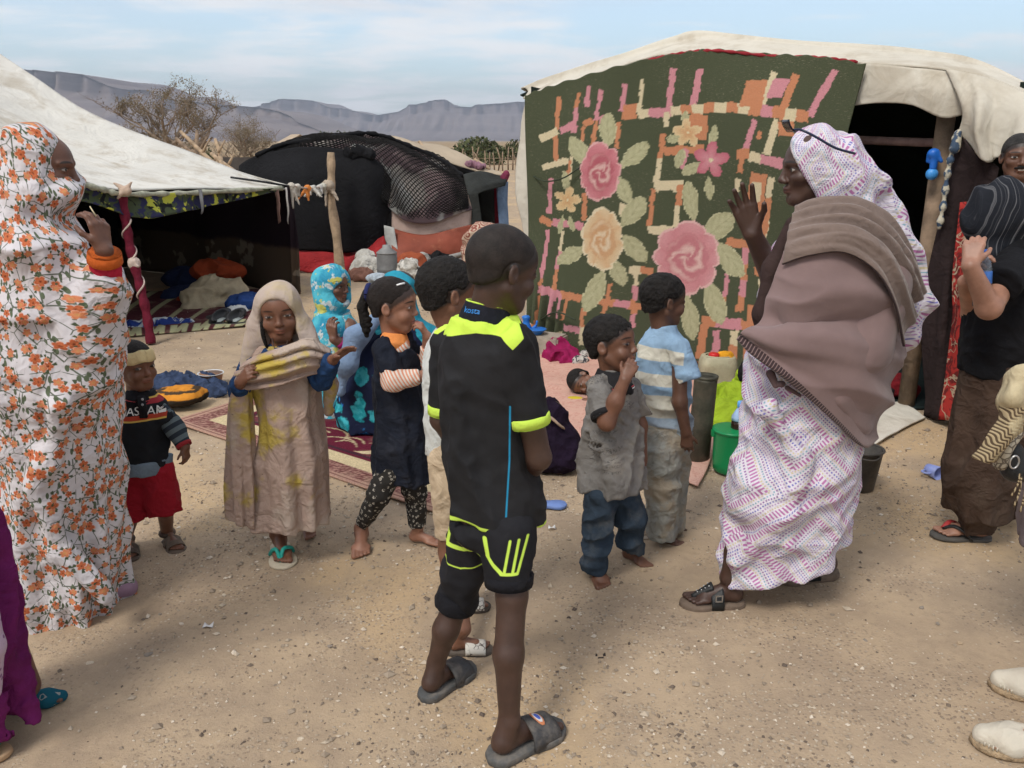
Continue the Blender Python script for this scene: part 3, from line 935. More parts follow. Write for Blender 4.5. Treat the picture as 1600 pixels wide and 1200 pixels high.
# ------------------------------------------------------------------ hills and haze
def hill_mat():
    g = G('banded_rock'); o = g.obj(); z = g.sep(o)[2]
    n = g.noise(o, 0.004, 6, 0.6)
    band = g.noise(g.comb(0.0, 0.0, g.add(g.mul(z, 0.016), g.mul(n, 1.2))), 1.6, 3, 0.6)
    c = g.mix(g.rng(band, 0.4, 0.6), (0.13, 0.105, 0.105), (0.215, 0.175, 0.165))
    c = g.mix(g.rng(g.noise(o, 0.02, 5, 0.7), 0.45, 0.7), c, (0.19, 0.155, 0.14))
    return g.done(c, 0.95, None, 0.05)
HM = hill_mat()
def hills(pts, Y, run, seed, label):
    px = np.array([p[0] for p in pts], float); py = np.array([p[1] for p in pts], float)
    top = np.array([at(a, b, Y) for a, b in pts])
    xs = np.linspace(top[0, 0], top[-1, 0], 800)
    H = np.interp(xs, top[:, 0], top[:, 2])
    H = H + (Y * 0.0006) * np.array([WNoise(seed, 0.02)(np.array([x, 0, 0])) for x in xs])
    prof = [(-1.0, -0.02), (-0.75, 0.10), (-0.5, 0.25), (-0.34, 0.42), (-0.22, 0.62), (-0.17, 0.66), (-0.1, 0.72), (-0.055, 0.76), (-0.03, 0.985), (0, 1.0), (0.5, 1.0), (1.2, 0.95), (1.6, -0.05)]
    pv = crom(np.array(prof), 44)
    gn = WNoise(seed + 1, 0.011, 14); gn2 = WNoise(seed + 2, 0.035, 14); gn3 = WNoise(seed + 3, 0.09, 14)
    P = np.zeros((len(pv), len(xs), 3))
    for j, (a, h) in enumerate(pv):
        gul = (0.07 * gn3(np.stack([xs, xs * 0 + a * 90, xs * 0], -1)) + gn(np.stack([xs, xs * 0, xs * 0], -1)) * 0.25 + gn2(np.stack([xs, xs * 0 + a * 60, xs * 0], -1)) * 0.08) * run * (1 if -0.98 < a < 0.02 else 0.3)
        P[j, :, 0] = xs; P[j, :, 1] = Y + a * run + gul * max(0, 1 - abs(a + 0.4)); P[j, :, 2] = H * h
    nv, nu, _ = P.shape
    idx = np.arange(nu * nv).reshape(nv, nu)
    F = np.stack([idx[:-1, :-1], idx[:-1, 1:], idx[1:, 1:], idx[1:, :-1]], -1).reshape(-1, 4)
    o = mesh_obj('hills', P.reshape(-1, 3), F, HM)
    tag(o, label, 'hills', kind='structure')
hills([(-1500, 130), (-700, 150), (-200, 110), (0, 111), (60, 113), (135, 118), (148, 121), (163, 130), (198, 140), (236, 141), (246, 147), (264, 155), (330, 161), (405, 168), (440, 175), (480, 192), (520, 206), (560, 216)], 3000, 700, 31, 'brown flat-topped mesa rising behind the acacia tree')
hills([(250, 190), (330, 178), (400, 170), (425, 165), (447, 158), (456, 156), (488, 157), (497, 160), (512, 167), (540, 171), (580, 178), (620, 174), (636, 168), (643, 164), (668, 161), (672, 158), (700, 158), (705, 162), (713, 168), (738, 169), (748, 165), (762, 164), (800, 160), (830, 158), (900, 152), (1000, 158), (1150, 150), (1400, 162), (1700, 150), (2300, 165), (3200, 160)], 5200, 900, 41, 'hazy blue-violet mesas along the horizon')
def haze():
    mb = MB(); mb.box((0, 3000, 199.0), (16000, 8400, 402.0 + 0))
    o = mb.build('haze', None, smooth=False)
    m = bpy.data.materials.new('haze_air'); m.use_nodes = True
    t = m.node_tree; t.nodes.clear()
    ou = t.nodes.new('ShaderNodeOutputMaterial'); v = t.nodes.new('ShaderNodeVolumePrincipled')
    v.inputs['Color'].default_value = (0.72, 0.80, 0.96, 1); v.inputs['Density'].default_value = 1.5e-4; v.inputs['Anisotropy'].default_value = 0.2
    t.links.new(v.outputs[0], ou.inputs['Volume'])
    o.data.materials.clear(); o.data.materials.append(m)
    tag(o, 'pale blue haze over the far plain', 'haze', kind='stuff')
haze()

# ------------------------------------------------------------------ trees, scrub and far things
BARK = plain('acacia_bark', (0.22, 0.165, 0.12), 0.95, 0.3, 8, 0.5, 20)
def leaf_mat(name, a, b):
    g = G(name); t = g.attr('tone', 'Fac')
    return g.done(g.mix(t, a, b), 0.85, None, 0.1)
LEAF_A = leaf_mat('acacia_leaf', (0.15, 0.125, 0.085), (0.27, 0.22, 0.155))
LEAF_B = leaf_mat('scrub_leaf', (0.05, 0.065, 0.03), (0.12, 0.125, 0.06))
def leaves_mesh(C, size, rng, mat, parent, name='crown'):
    n = len(C)
    a = rng.normal(size=(n, 3)); a /= np.linalg.norm(a, axis=1)[:, None]
    b = np.cross(a, rng.normal(size=(n, 3))); b /= np.linalg.norm(b, axis=1)[:, None]
    s = size * rng.uniform(0.5, 1.4, (n, 1))
    V = np.stack([C - a * s, C + b * s * 0.5, C + a * s, C - b * s * 0.5], 1).reshape(-1, 3)
    F = np.arange(4 * n).reshape(n, 4)
    tone = np.repeat(rng.uniform(0, 1, n), 4)
    return mesh_obj(name, V, F, mat, parent, smooth=False, attrs={'tone': ('FLOAT', tone)})
def acacia(base, h, wdt, seed, label, nleaf=16000, lean=0.0):
    rng = np.random.default_rng(seed)
    t = thing('acacia_tree', label, 'tree', base)
    mb = MB(); tips = []; tw = MB()
    def grow(p, d, L, r, lev):
        n = 4; pts = [p]; q = p.copy(); dd = d.copy()
        for i in range(n):
            dd = nrm(dd + rng.normal(0, 0.16, 3) + np.array([0, 0, 0.05])); q = q + dd * L / n; pts.append(q.copy())
        (mb if lev < 2 else tw).tube(pts, np.linspace(r, r * 0.55, n + 1), 6 if lev < 2 else 3, cap=False)
        if lev >= 3:
            for i in range(1, n + 1): tips.append(pts[i])
        if lev < 5:
            for k in range(rng.integers(2, 4) + (lev == 0) * 2):
                at_ = pts[rng.integers(2, n + 1)]
                out_ = rng.normal(0, 1, 3); out_[2] = abs(out_[2]) * 0.35 + 0.12
                nd = nrm(dd * 0.65 + nrm(out_) * 0.95); 
                if nd[2] < -0.1: nd[2] = 0.05
                grow(at_, nd, L * rng.uniform(0.55, 0.82), r * 0.55, lev + 1)
    for k in range(3):
        a = rng.uniform(0, 6.28)
        grow(np.array(base, float), nrm([math.cos(a) * 0.55, math.sin(a) * 0.55, 1.0]), h * 0.36, h * 0.022, 0)
    T = np.array(tips)
    # fit the crown to its measured spread
    V = np.concatenate(mb.v); W = np.concatenate(tw.v)
    ctr = np.array(base); ext = np.percentile(np.abs(T[:, 0] - ctr[0]), 97); top = np.percentile(T[:, 2], 98)
    k = np.array([wdt / 2 / ext, wdt / 2 / ext, h / top])
    for M in (mb, tw): M.v = [(v - ctr) * k + ctr for v in M.v]
    T = (T - ctr) * k + ctr
    mb.build('trunk', BARK, t); tw.build('branch', BARK, t)['kind'] = 'stuff'
    C = T[rng.integers(0, len(T), nleaf)] + rng.normal(0, 0.07, (nleaf, 3))
    cl = WNoise(seed, 3.5)(C) > -0.25
    leaves_mesh(C[cl], 0.027 * h / 3, rng, LEAF_A, t)
    return t
def far(px, Y):
    d = ray(px, 600); p = at(px, 400, Y); return np.array([p[0] , Y, 0.0])
b1 = far(262, 30); b1[0] = at(262, 200, 30)[0]; acacia(b1, 3.35, 3.5, 3, 'tall bare-twigged acacia tree standing beyond the white tent roof')
b2 = far(402, 27); b2[0] = at(402, 210, 27)[0]; acacia(b2, 2.15, 2.6, 8, 'low bushy acacia beside the black tent top', 12000)
def scrub(px, Y, wd, h, label, seed, n=900):
    rng = np.random.default_rng(seed); x = at(px, 215, Y)[0]
    t = thing('scrub_bush', label, 'bush', (x, Y, 0), 'scrub bushes on the far plain')
    u = rng.normal(0, 1, (n, 3)); u /= np.linalg.norm(u, axis=1)[:, None]; u *= rng.uniform(0.3, 1, (n, 1)) ** 0.4
    u[:, 2] = np.abs(u[:, 2])
    C = np.array([x, Y, 0]) + u * np.array([wd / 2, wd / 2, h]) * (1 + 0.25 * WNoise(seed, 3)(u)[:, None])
    leaves_mesh(C, 0.05 * wd, rng, LEAF_B, t, 'foliage')
    mb = MB()
    for k in range(5):
        a = rng.uniform(0, 6.28); mb.tube([(x, Y, 0), (x + math.cos(a) * wd * 0.2, Y + math.sin(a) * wd * 0.2, h * 0.7)], [0.03, 0.012], 5)
    mb.build('stem', BARK, t)
for i, (px, Y, wd, h, lb) in enumerate([(500, 75, 4.2, 2.3, 'green bush just right of the far gabled hut'), (528, 85, 4.5, 2.2, 'green bush above the crest of the black tent'), (552, 95, 5, 2.3, 'green bush rightmost of the row behind the black tent'),
        (312, 45, 1.8, 1.3, 'dark green bush low between the two acacias'), (725, 70, 3.0, 1.4, 'scrubby bush beyond the posts, near the net tent roof'), (765, 60, 2.2, 1.1, 'scrubby bush in the middle of the far post fence'), (797, 75, 3.0, 1.5, 'scrubby bush on the plain close to the rose blanket tent'), (745, 110, 6, 1.8, 'wide low bush farthest out on the plain')]):
    scrub(px, Y, wd, h, lb, 60 + i)
MUD = plain('mud_plaster', (0.40, 0.31, 0.22), 0.95, 0.15, 2)
WOOD = plain('weathered_wood', (0.24, 0.17, 0.115), 0.9, 0.35, 9, 0.5, 40)
WOOD_L = plain('pale_dry_wood', (0.40, 0.29, 0.19), 0.9, 0.35, 9, 0.5, 40)
def hut():
    x, Y = at(462, 215, 120)[0], 120.0
    t = thing('gabled_hut', 'small tan gabled hut on the plain behind the acacia', 'hut', (x, Y, 0))
    w2, d2, e, r = 1.9, 2.2, 1.35, 2.35
    V = [(-w2, -d2, 0), (w2, -d2, 0), (w2, d2, 0), (-w2, d2, 0), (-w2, -d2, e), (w2, -d2, e), (w2, d2, e), (-w2, d2, e), (0, -d2, r - 0.05), (0, d2, r - 0.05)]
    F = [(0, 1, 5, 8, 4), (1, 2, 6, 5), (2, 3, 7, 9, 6), (3, 0, 4, 7)]
    R = rotm(0.5)
    mesh_obj('wall', np.array(V) @ R.T + [x, Y, 0], F, MUD, t, smooth=False)
    for s in (-1, 1):
        mb = MB(); a = math.atan2(r - e, w2); L = math.hypot(r - e, w2) + 0.3
        c = np.array([s * (w2 / 2 + 0.08), 0, (r + e) / 2])
        mb.box(R @ c + [x, Y, 0], (L, 2 * d2 + 0.5, 0.08), R @ rotm(0, 0, s * a))
        mb.build('roof', MUD, t, smooth=False)
    mb = MB(); mb.box(R @ np.array([0.3, -d2 - 0.01, 0.6]) + [x, Y, 0], (0.7, 0.06, 1.2), R); mb.build('door', WOOD, t, smooth=False)
hut()
def posts():
    rng = np.random.default_rng(4)
    t = thing('post_fence', 'rough fence of thin wooden posts out on the plain', 'fence', (at(760, 240, 48)[0], 48, 0))
    px = list(range(716, 824, 7))
    for i, p in enumerate(px):
        x = at(p, 240, 48)[0] + rng.normal(0, 0.05); h = rng.uniform(0.7, 1.3); Y = 48 + rng.normal(0, 0.6)
        mb = MB(); mb.tube([(x, Y, -0.1), (x + rng.normal(0, 0.06), Y, h * 0.5), (x + rng.normal(0, 0.12), Y, h)], [0.05, 0.045, 0.035], 6); mb.build('post', WOOD, t)
    for z in (0.35, 0.7):
        mb = MB(); mb.tube([(at(714, 240, 48)[0], 48, z), (at(768, 240, 48)[0], 48, z - 0.06), (at(826, 240, 48)[0], 48, z)], 0.012, 4); mb.build('wire', WOOD, t)
posts()
def far_stand():
    Y = 22.0; x = at(372, 240, Y)[0]
    t = thing('wooden_stand', 'dark wooden frame stand with a board beside the low acacia', 'stand', (x, Y, 0))
    for dx in (-0.3, 0.3):
        for dy in (-0.2, 0.2):
            mb = MB(); mb.box((x + dx, Y + dy, 0.55), (0.07, 0.07, 1.1)); mb.build('leg', WOOD, t, smooth=False)
    mb = MB(); mb.box((x, Y - 0.25, 0.98), (0.74, 0.05, 0.44)); mb.build('board', plain('dark_board', (0.06, 0.05, 0.045), 0.8), t, smooth=False)
    mb = MB(); mb.box((x, Y, 0.42), (0.66, 0.46, 0.05)); mb.build('shelf', WOOD, t, smooth=False)
far_stand()
def logs():
    spec = [((282, 205), (352, 272), 0.045, 'long pale branch slanting down in the woodpile behind the white tent'), ((308, 204), (318, 265), 0.05, 'upright forked stake in the woodpile'), ((336, 217), (346, 262), 0.045, 'straight thin stake standing right of the woodpile'),
            ((275, 216), (330, 268), 0.05, 'short thick branch lying low in the woodpile'), ((330, 240), (382, 280), 0.055, 'bleached log end of the woodpile nearest the black tent'), ((300, 235), (365, 278), 0.05, 'branch lying across the middle of the woodpile')]
    for i, (a, b, r, lb) in enumerate(spec):
        Y = 14.5 + 0.35 * i
        A = at(*a, Y); B = at(*b, Y - 0.4)
        mb = MB(); M = (A + B) / 2 + RNG.normal(0, 0.06, 3)
        mb.tube(crom([A, M, B], 9), np.linspace(r * 0.6, r, 9), 8)
        C = A * 0.5 + B * 0.5; mb.tube([C, C + V3(0.12, 0.05, 0.22)], [r * 0.6, r * 0.3], 6)
        o = mb.build('branch_log', WOOD_L if i % 2 == 0 else WOOD); tag(o, lb, 'log', 'logs of the woodpile behind the tent')
logs()
# ------------------------------------------------------------------ tents
A_ = np.array([0.12, 6.75]); D_ = np.array([2.55, 4.75])
_wd = nrm(np.append(D_ - A_, 0)); WN_ = np.array([_wd[1], -_wd[0], 0.0]); 
if WN_[1] > 0: WN_ = -WN_
def wallpt(px, py, off=0.0):
    d = ray(px, py); a = np.array([A_[0], A_[1], 0]) + WN_ * off
    return _C + d * (((a - _C) @ WN_) / (d @ WN_))
def wrinkle_grid(P, seed, amp, freq, aniso=(1, 1, 1)):
    n = WNoise(seed, freq, 12, aniso); n2 = WNoise(seed + 1, freq * 2.3, 12, aniso)
    return P + gnormals(P) * (amp * (1 - 2 * np.abs(n(P))) + amp * 0.35 * n2(P))[..., None]
def canvas_mat(name, col, dirt=(0.36, 0.30, 0.22)):
    g = G(name); ob = g.obj()
    c = vary(g, col, ob, 0.08, 1.5)
    c = g.mix(g.mul(g.rng(g.noise(g.map(ob, sc=(1, 1, 0.5)), 3.0, 6, 0.65, 0.5), 0.46, 0.70), 0.6), c, dirt)
    h = g.add(g.mul(crease(g, ob, 2.2), 0.6), g.mul(g.noise(ob, 350, 1), 0.05))
    return g.done(c, 0.92, g.bump(h, 0.45, 0.05), 0.12)
CANVAS = canvas_mat('white_canvas', (0.58, 0.54, 0.46)); CANVAS_B = canvas_mat('bleached_canvas', (0.62, 0.60, 0.55))
DARKIN = cloth('dark_wall_shade', (0.010, 0.011, 0.010), 0.3, 3)  # tent wall cloth, also the near-black sheet standing in for doorway shade
DARKGR = cloth('dark_green_wall_shade', (0.010, 0.016, 0.013), 0.3, 3)  # tent wall cloth, also the sheet added under the roof for darkness

# ---- left tent
def left_tent():
    t = thing('canvas_tent', 'low white canvas tent with patterned valance and dark open side', 'tent', (-4.3, 8.6, 0))
    T = at(-150, -12, 9.6)
    ridge = [at(*a) for a in ((455, 291, 8.9), (385, 272, 9.0), (300, 241, 9.1), (215, 209, 9.2), (130, 171, 9.3), (60, 127, 9.4), (0, 89, 9.5), (-150, -12, 9.6))]
    hem = [at(*a) for a in ((-160, 305, 5.6), (60, 281, 6.4), (118, 283, 6.6), (188, 300, 6.9), (310, 297, 7.8), (455, 291, 8.9))]
    rr = crom(ridge, 30); hh = crom(hem, 40)
    left = np.array([hem[0] * (1 - s) + T * s + V3(0, 0, -0.5 * s * (1 - s)) for s in np.linspace(0, 1, 30)])
    P = np.zeros((30, 40, 3))
    for j in range(30):
        s = j / 29
        for i in range(40):
            u = i / 39; uu = (hh[i] - hem[0]) @ (hem[-1] - hem[0]) / ((hem[-1] - hem[0]) @ (hem[-1] - hem[0]))
            lin = left[j] * (1 - uu) + rr[j] * uu
            lin0 = left[0] * (1 - uu) + rr[0] * uu
            P[j, i] = lin + (hh[i] - lin0) * (1 - s) ** 2 - V3(0, 0, 0.18) * math.sin(math.pi * uu) * math.sin(math.pi * s)
    P = net(P, 90, 70); nz = WNoise(201, 2.2); P[..., 2] += 0.018 * nz(P)
    grid_sheet('roof_front', P, CANVAS_B, t, thick=0.012)
    C = hem[-1]; Bk = V3(-5.2, 11.0, C[2]); L2 = hem[0]; Lb = V3(L2[0] - 2.2, L2[1] + 3.0, C[2])
    def tri(name, a, b, m, sag=0.15):
        Q = np.zeros((14, 14, 3))
        for j in range(14):
            for i in range(14):
                s = j / 13; u = i / 13; Q[j, i] = (a * (1 - u) + b * u) * (1 - s) + T * s - V3(0, 0, sag) * math.sin(math.pi * u) * math.sin(math.pi * s)
        return grid_sheet(name, Q, m, t, thick=0.012)
    # right slope shares the ridge curve
    Q = np.zeros((30, 14, 3))
    bl = np.array([Bk * (1 - s) + T * s for s in np.linspace(0, 1, 30)])
    for i in range(14):
        u = i / 13; Q[:, i] = rr * (1 - u) + bl * u
    grid_sheet('roof_side', Q, CANVAS_B, t, thick=0.012)
    tri('roof_back', Bk, Lb, CANVAS_B); tri('roof_side', Lb, L2, CANVAS_B)
    # walls
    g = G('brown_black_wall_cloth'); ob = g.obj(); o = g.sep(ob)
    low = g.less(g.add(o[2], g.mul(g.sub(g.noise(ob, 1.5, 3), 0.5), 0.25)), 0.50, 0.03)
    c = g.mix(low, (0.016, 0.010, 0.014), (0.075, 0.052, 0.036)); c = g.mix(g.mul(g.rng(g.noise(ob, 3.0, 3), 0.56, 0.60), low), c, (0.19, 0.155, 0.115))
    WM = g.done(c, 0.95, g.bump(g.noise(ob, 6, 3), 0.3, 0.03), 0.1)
    def wall(name, a, b, mat, seed):
        lo = np.array([[a[0], a[1], 0], [b[0], b[1], 0]]); C_ = np.array([[a, b], [(a + lo[0]) / 2 + V3(0.04, 0, 0), (b + lo[1]) / 2], lo])
        W = net(C_, 30, 16); return grid_sheet(name, wrinkle_grid(W, seed, 0.03, 4, (1, 1, 0.3)), mat, t, thick=0.015)
    Cb = C + V3(0.0, 0.05, -0.01)
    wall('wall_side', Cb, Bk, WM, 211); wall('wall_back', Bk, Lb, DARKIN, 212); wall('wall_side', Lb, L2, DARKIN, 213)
    # front edge strip of the side wall at the corner
    P_ = net([[at(446, 292, 8.8), at(457, 291, 8.95)], [at(452, 350, 8.85), at(461, 350, 8.95)], [at(456, 455, 8.95), at(470, 456, 9.0)]], 6, 14)
    grid_sheet('corner_strip', P_, WM, t, thick=0.012)
    # valance
    g = G('camouflage_valance'); ob = g.obj(); n = g.noise(ob, 7, 3, 0.6, 0.6); n2 = g.noise(g.map(ob, (4, 2, 7)), 8, 3, 0.6, 0.6)
    c = g.mix(g.rng(n, 0.46, 0.50), (0.028, 0.028, 0.07), (0.055, 0.068, 0.035)); c = g.mix(g.rng(n2, 0.56, 0.59), c, (0.42, 0.42, 0.06)); c = g.mix(g.rng(n, 0.60, 0.63), c, (0.012, 0.012, 0.014))
    VM = g.done(c, 0.9, g.bump(g.noise(ob, 12, 3), 0.3, 0.02), 0.1)
    top = [at(*a) for a in ((-160, 308, 5.58), (60, 284, 6.38), (118, 286, 6.58), (190, 303, 6.88), (310, 299, 7.78), (452, 292, 8.88))]
    bot = [at(*a) for a in ((-160, 345, 5.55), (60, 312, 6.33), (118, 312, 6.52), (232, 340, 7.0), (330, 322, 7.9), (450, 295, 8.86))]
    midr = [(a + b) / 2 + WN_ * 0.05 for a, b in zip(top, bot)]
    grid_sheet('valance', wrinkle_grid(net([top, midr, bot], 90, 12), 221, 0.018, 9), VM, t, thick=0.008)
    # pale rolled border between canvas and valance
    mb = MB(); mb.tube(crom([at(*a) for a in ((60, 287, 6.34), (118, 287, 6.54), (160, 296, 6.7), (190, 303, 6.84), (250, 303, 7.3), (310, 301, 7.74), (440, 294, 8.8))], 60), 0.022 + 0.006 * np.sin(np.arange(60) * 1.3), 8); mb.build('rolled_border', cloth('grey_print_roll', (0.36, 0.36, 0.28), 0.35, 14), t)
    mb = MB(); mb.tube(crom([at(360, 277, 8.6), at(410, 284, 8.7), at(452, 291, 8.85)], 12), 0.012, 6); mb.build('edge_cord', plain('black_cord', (0.01, 0.01, 0.012)), t)
    for k, (px, y0, y1, Y, c_, wd) in enumerate(((312, 296, 335, 7.7, (0.16, 0.16, 0.17), 0.045), (432, 294, 350, 8.72, (0.20, 0.12, 0.10), 0.05), (447, 293, 350, 8.8, (0.42, 0.40, 0.38), 0.022))):
        C_ = [[at(px - wd * 60, y0, Y), at(px + wd * 60, y0, Y)], [at(px - wd * 50 + 3, (y0 + y1) / 2, Y - 0.02), at(px + wd * 60 + 3, (y0 + y1) / 2, Y - 0.03)], [at(px - wd * 40 + 4, y1, Y), at(px + wd * 70 + 2, y1 - 4, Y - 0.02)]]
        grid_sheet('tie_strip', wrinkle_grid(net(C_, 6, 12), 230 + k, 0.008, 25), cloth('strip_%d' % k, c_), t, thick=0.008)
    S = SDF().el(at(196, 298, 6.82), (0.05, 0.03, 0.04), None, 0.01).rc(at(188, 292, 6.82), at(178, 286, 6.82), 0.02, 0.008, 0.01).rc(at(200, 292, 6.82), at(206, 284, 6.82), 0.018, 0.006, 0.01).rc(at(190, 302, 6.8), at(184, 310, 6.8), 0.018, 0.01, 0.01)
    V, Q = S.mesh(0.008); mesh_obj('knot', V, Q, cloth('peach_rag', (0.48, 0.36, 0.28)), t)
    # wrapped pole
    b0, b1 = gnd(236, 537), at(189, 303, 6.88)
    pt = thing('wrapped_tent_pole', 'tent pole wrapped in maroon cloth with pale string, holding up the valance', 'pole', b0)
    pts = np.array([b0 * (1 - s) + b1 * s + V3(0.012 * math.sin(7 * s), 0, 0) for s in np.linspace(0, 1, 60)])
    mb = MB(); mb.tube(pts, 0.036 + 0.005 * np.sin(np.arange(60) * 0.9), 12); mb.build('pole_wrap', cloth('maroon_wrap', (0.125, 0.012, 0.026), 0.25, 14), pt)
    sp = [pts[i] + 0.040 * V3(math.cos(i * 0.52), math.sin(i * 0.52), 0) for i in range(18, 50)]
    mb = MB(); mb.tube(crom(sp, 160), 0.008, 5); mb.build('string', cloth('pale_string', (0.52, 0.42, 0.36)), pt)
    S = SDF().el(pts[32], (0.05, 0.05, 0.055), None, 0).rc(pts[32], pts[32] + V3(0.05, -0.04, -0.02), 0.02, 0.012, 0.01); V, Q = S.mesh(0.008, disp=wrinkles(5, 0.006, 80)); mesh_obj('string_knot', V, Q, cloth('pale_string', (0, 0, 0)), pt)
left_tent()

def line_and_post():
    tp = at(517, 238, 10.2)
    b = V3(tp[0] + 0.03, 10.2, 0)
    mb = MB(); mb.tube(crom([b, V3(b[0] - 0.02, 10.2, 0.5), V3(b[0] - 0.06, 10.2, 0.95), V3(b[0] - 0.04, 10.2, 1.2), tp], 24), np.linspace(0.06, 0.045, 24) + 0.006 * np.sin(np.arange(24)), 9)
    tag(mb.build('rough_post', WOOD_L), 'rough bark post standing before the black tent, tied with rags', 'post')
    p0, p1 = at(455, 290, 8.9), at(510, 290, 10.15)
    L_ = crom([p0, (p0 + p1) / 2 - V3(0, 0, 0.03), p1], 20)
    t = thing('rag_rope', 'rope with knotted white and orange rags strung from tent corner to post', 'rope', p0)
    mb = MB(); mb.tube(L_, 0.010, 6); mb.build('rope', cloth('pale_string', (0, 0, 0)), t)
    for k, (s, c_, ln) in enumerate(((0.02, (0.48, 0.44, 0.38), 0.22), (0.16, (0.50, 0.47, 0.42), 0.16), (0.45, (0.62, 0.22, 0.06), 0.13), (0.62, (0.5, 0.48, 0.44), 0.09), (0.80, (0.52, 0.5, 0.47), 0.09), (0.93, (0.46, 0.44, 0.38), 0.13))):
        p = L_[int(s * 19)]; rg = np.random.default_rng(k)
        S = SDF().el(p, (0.04, 0.03, 0.035), None, 0)
        for q in range(3): S.rc(p, p + V3(rg.normal(0, 0.05), rg.normal(0, 0.02), -ln * rg.uniform(0.6, 1.1)), 0.022, 0.010, 0.012)
        V, Q = S.mesh(0.009, disp=wrinkles(k + 9, 0.005, 70)); mesh_obj('rag', V, Q, cloth('rag_%d' % k, c_), t)
    S = SDF().el(at(513, 290, 10.15), (0.075, 0.07, 0.06), None, 0).rc(at(515, 292, 10.15), at(528, 312, 10.12), 0.035, 0.015, 0.02).rc(at(510, 290, 10.15), at(509, 322, 10.15), 0.025, 0.01, 0.02); V, Q = S.mesh(0.01, disp=wrinkles(31, 0.008, 50)); mesh_obj('rag', V, Q, cloth('rag_end', (0.40, 0.33, 0.26)), t)
line_and_post()

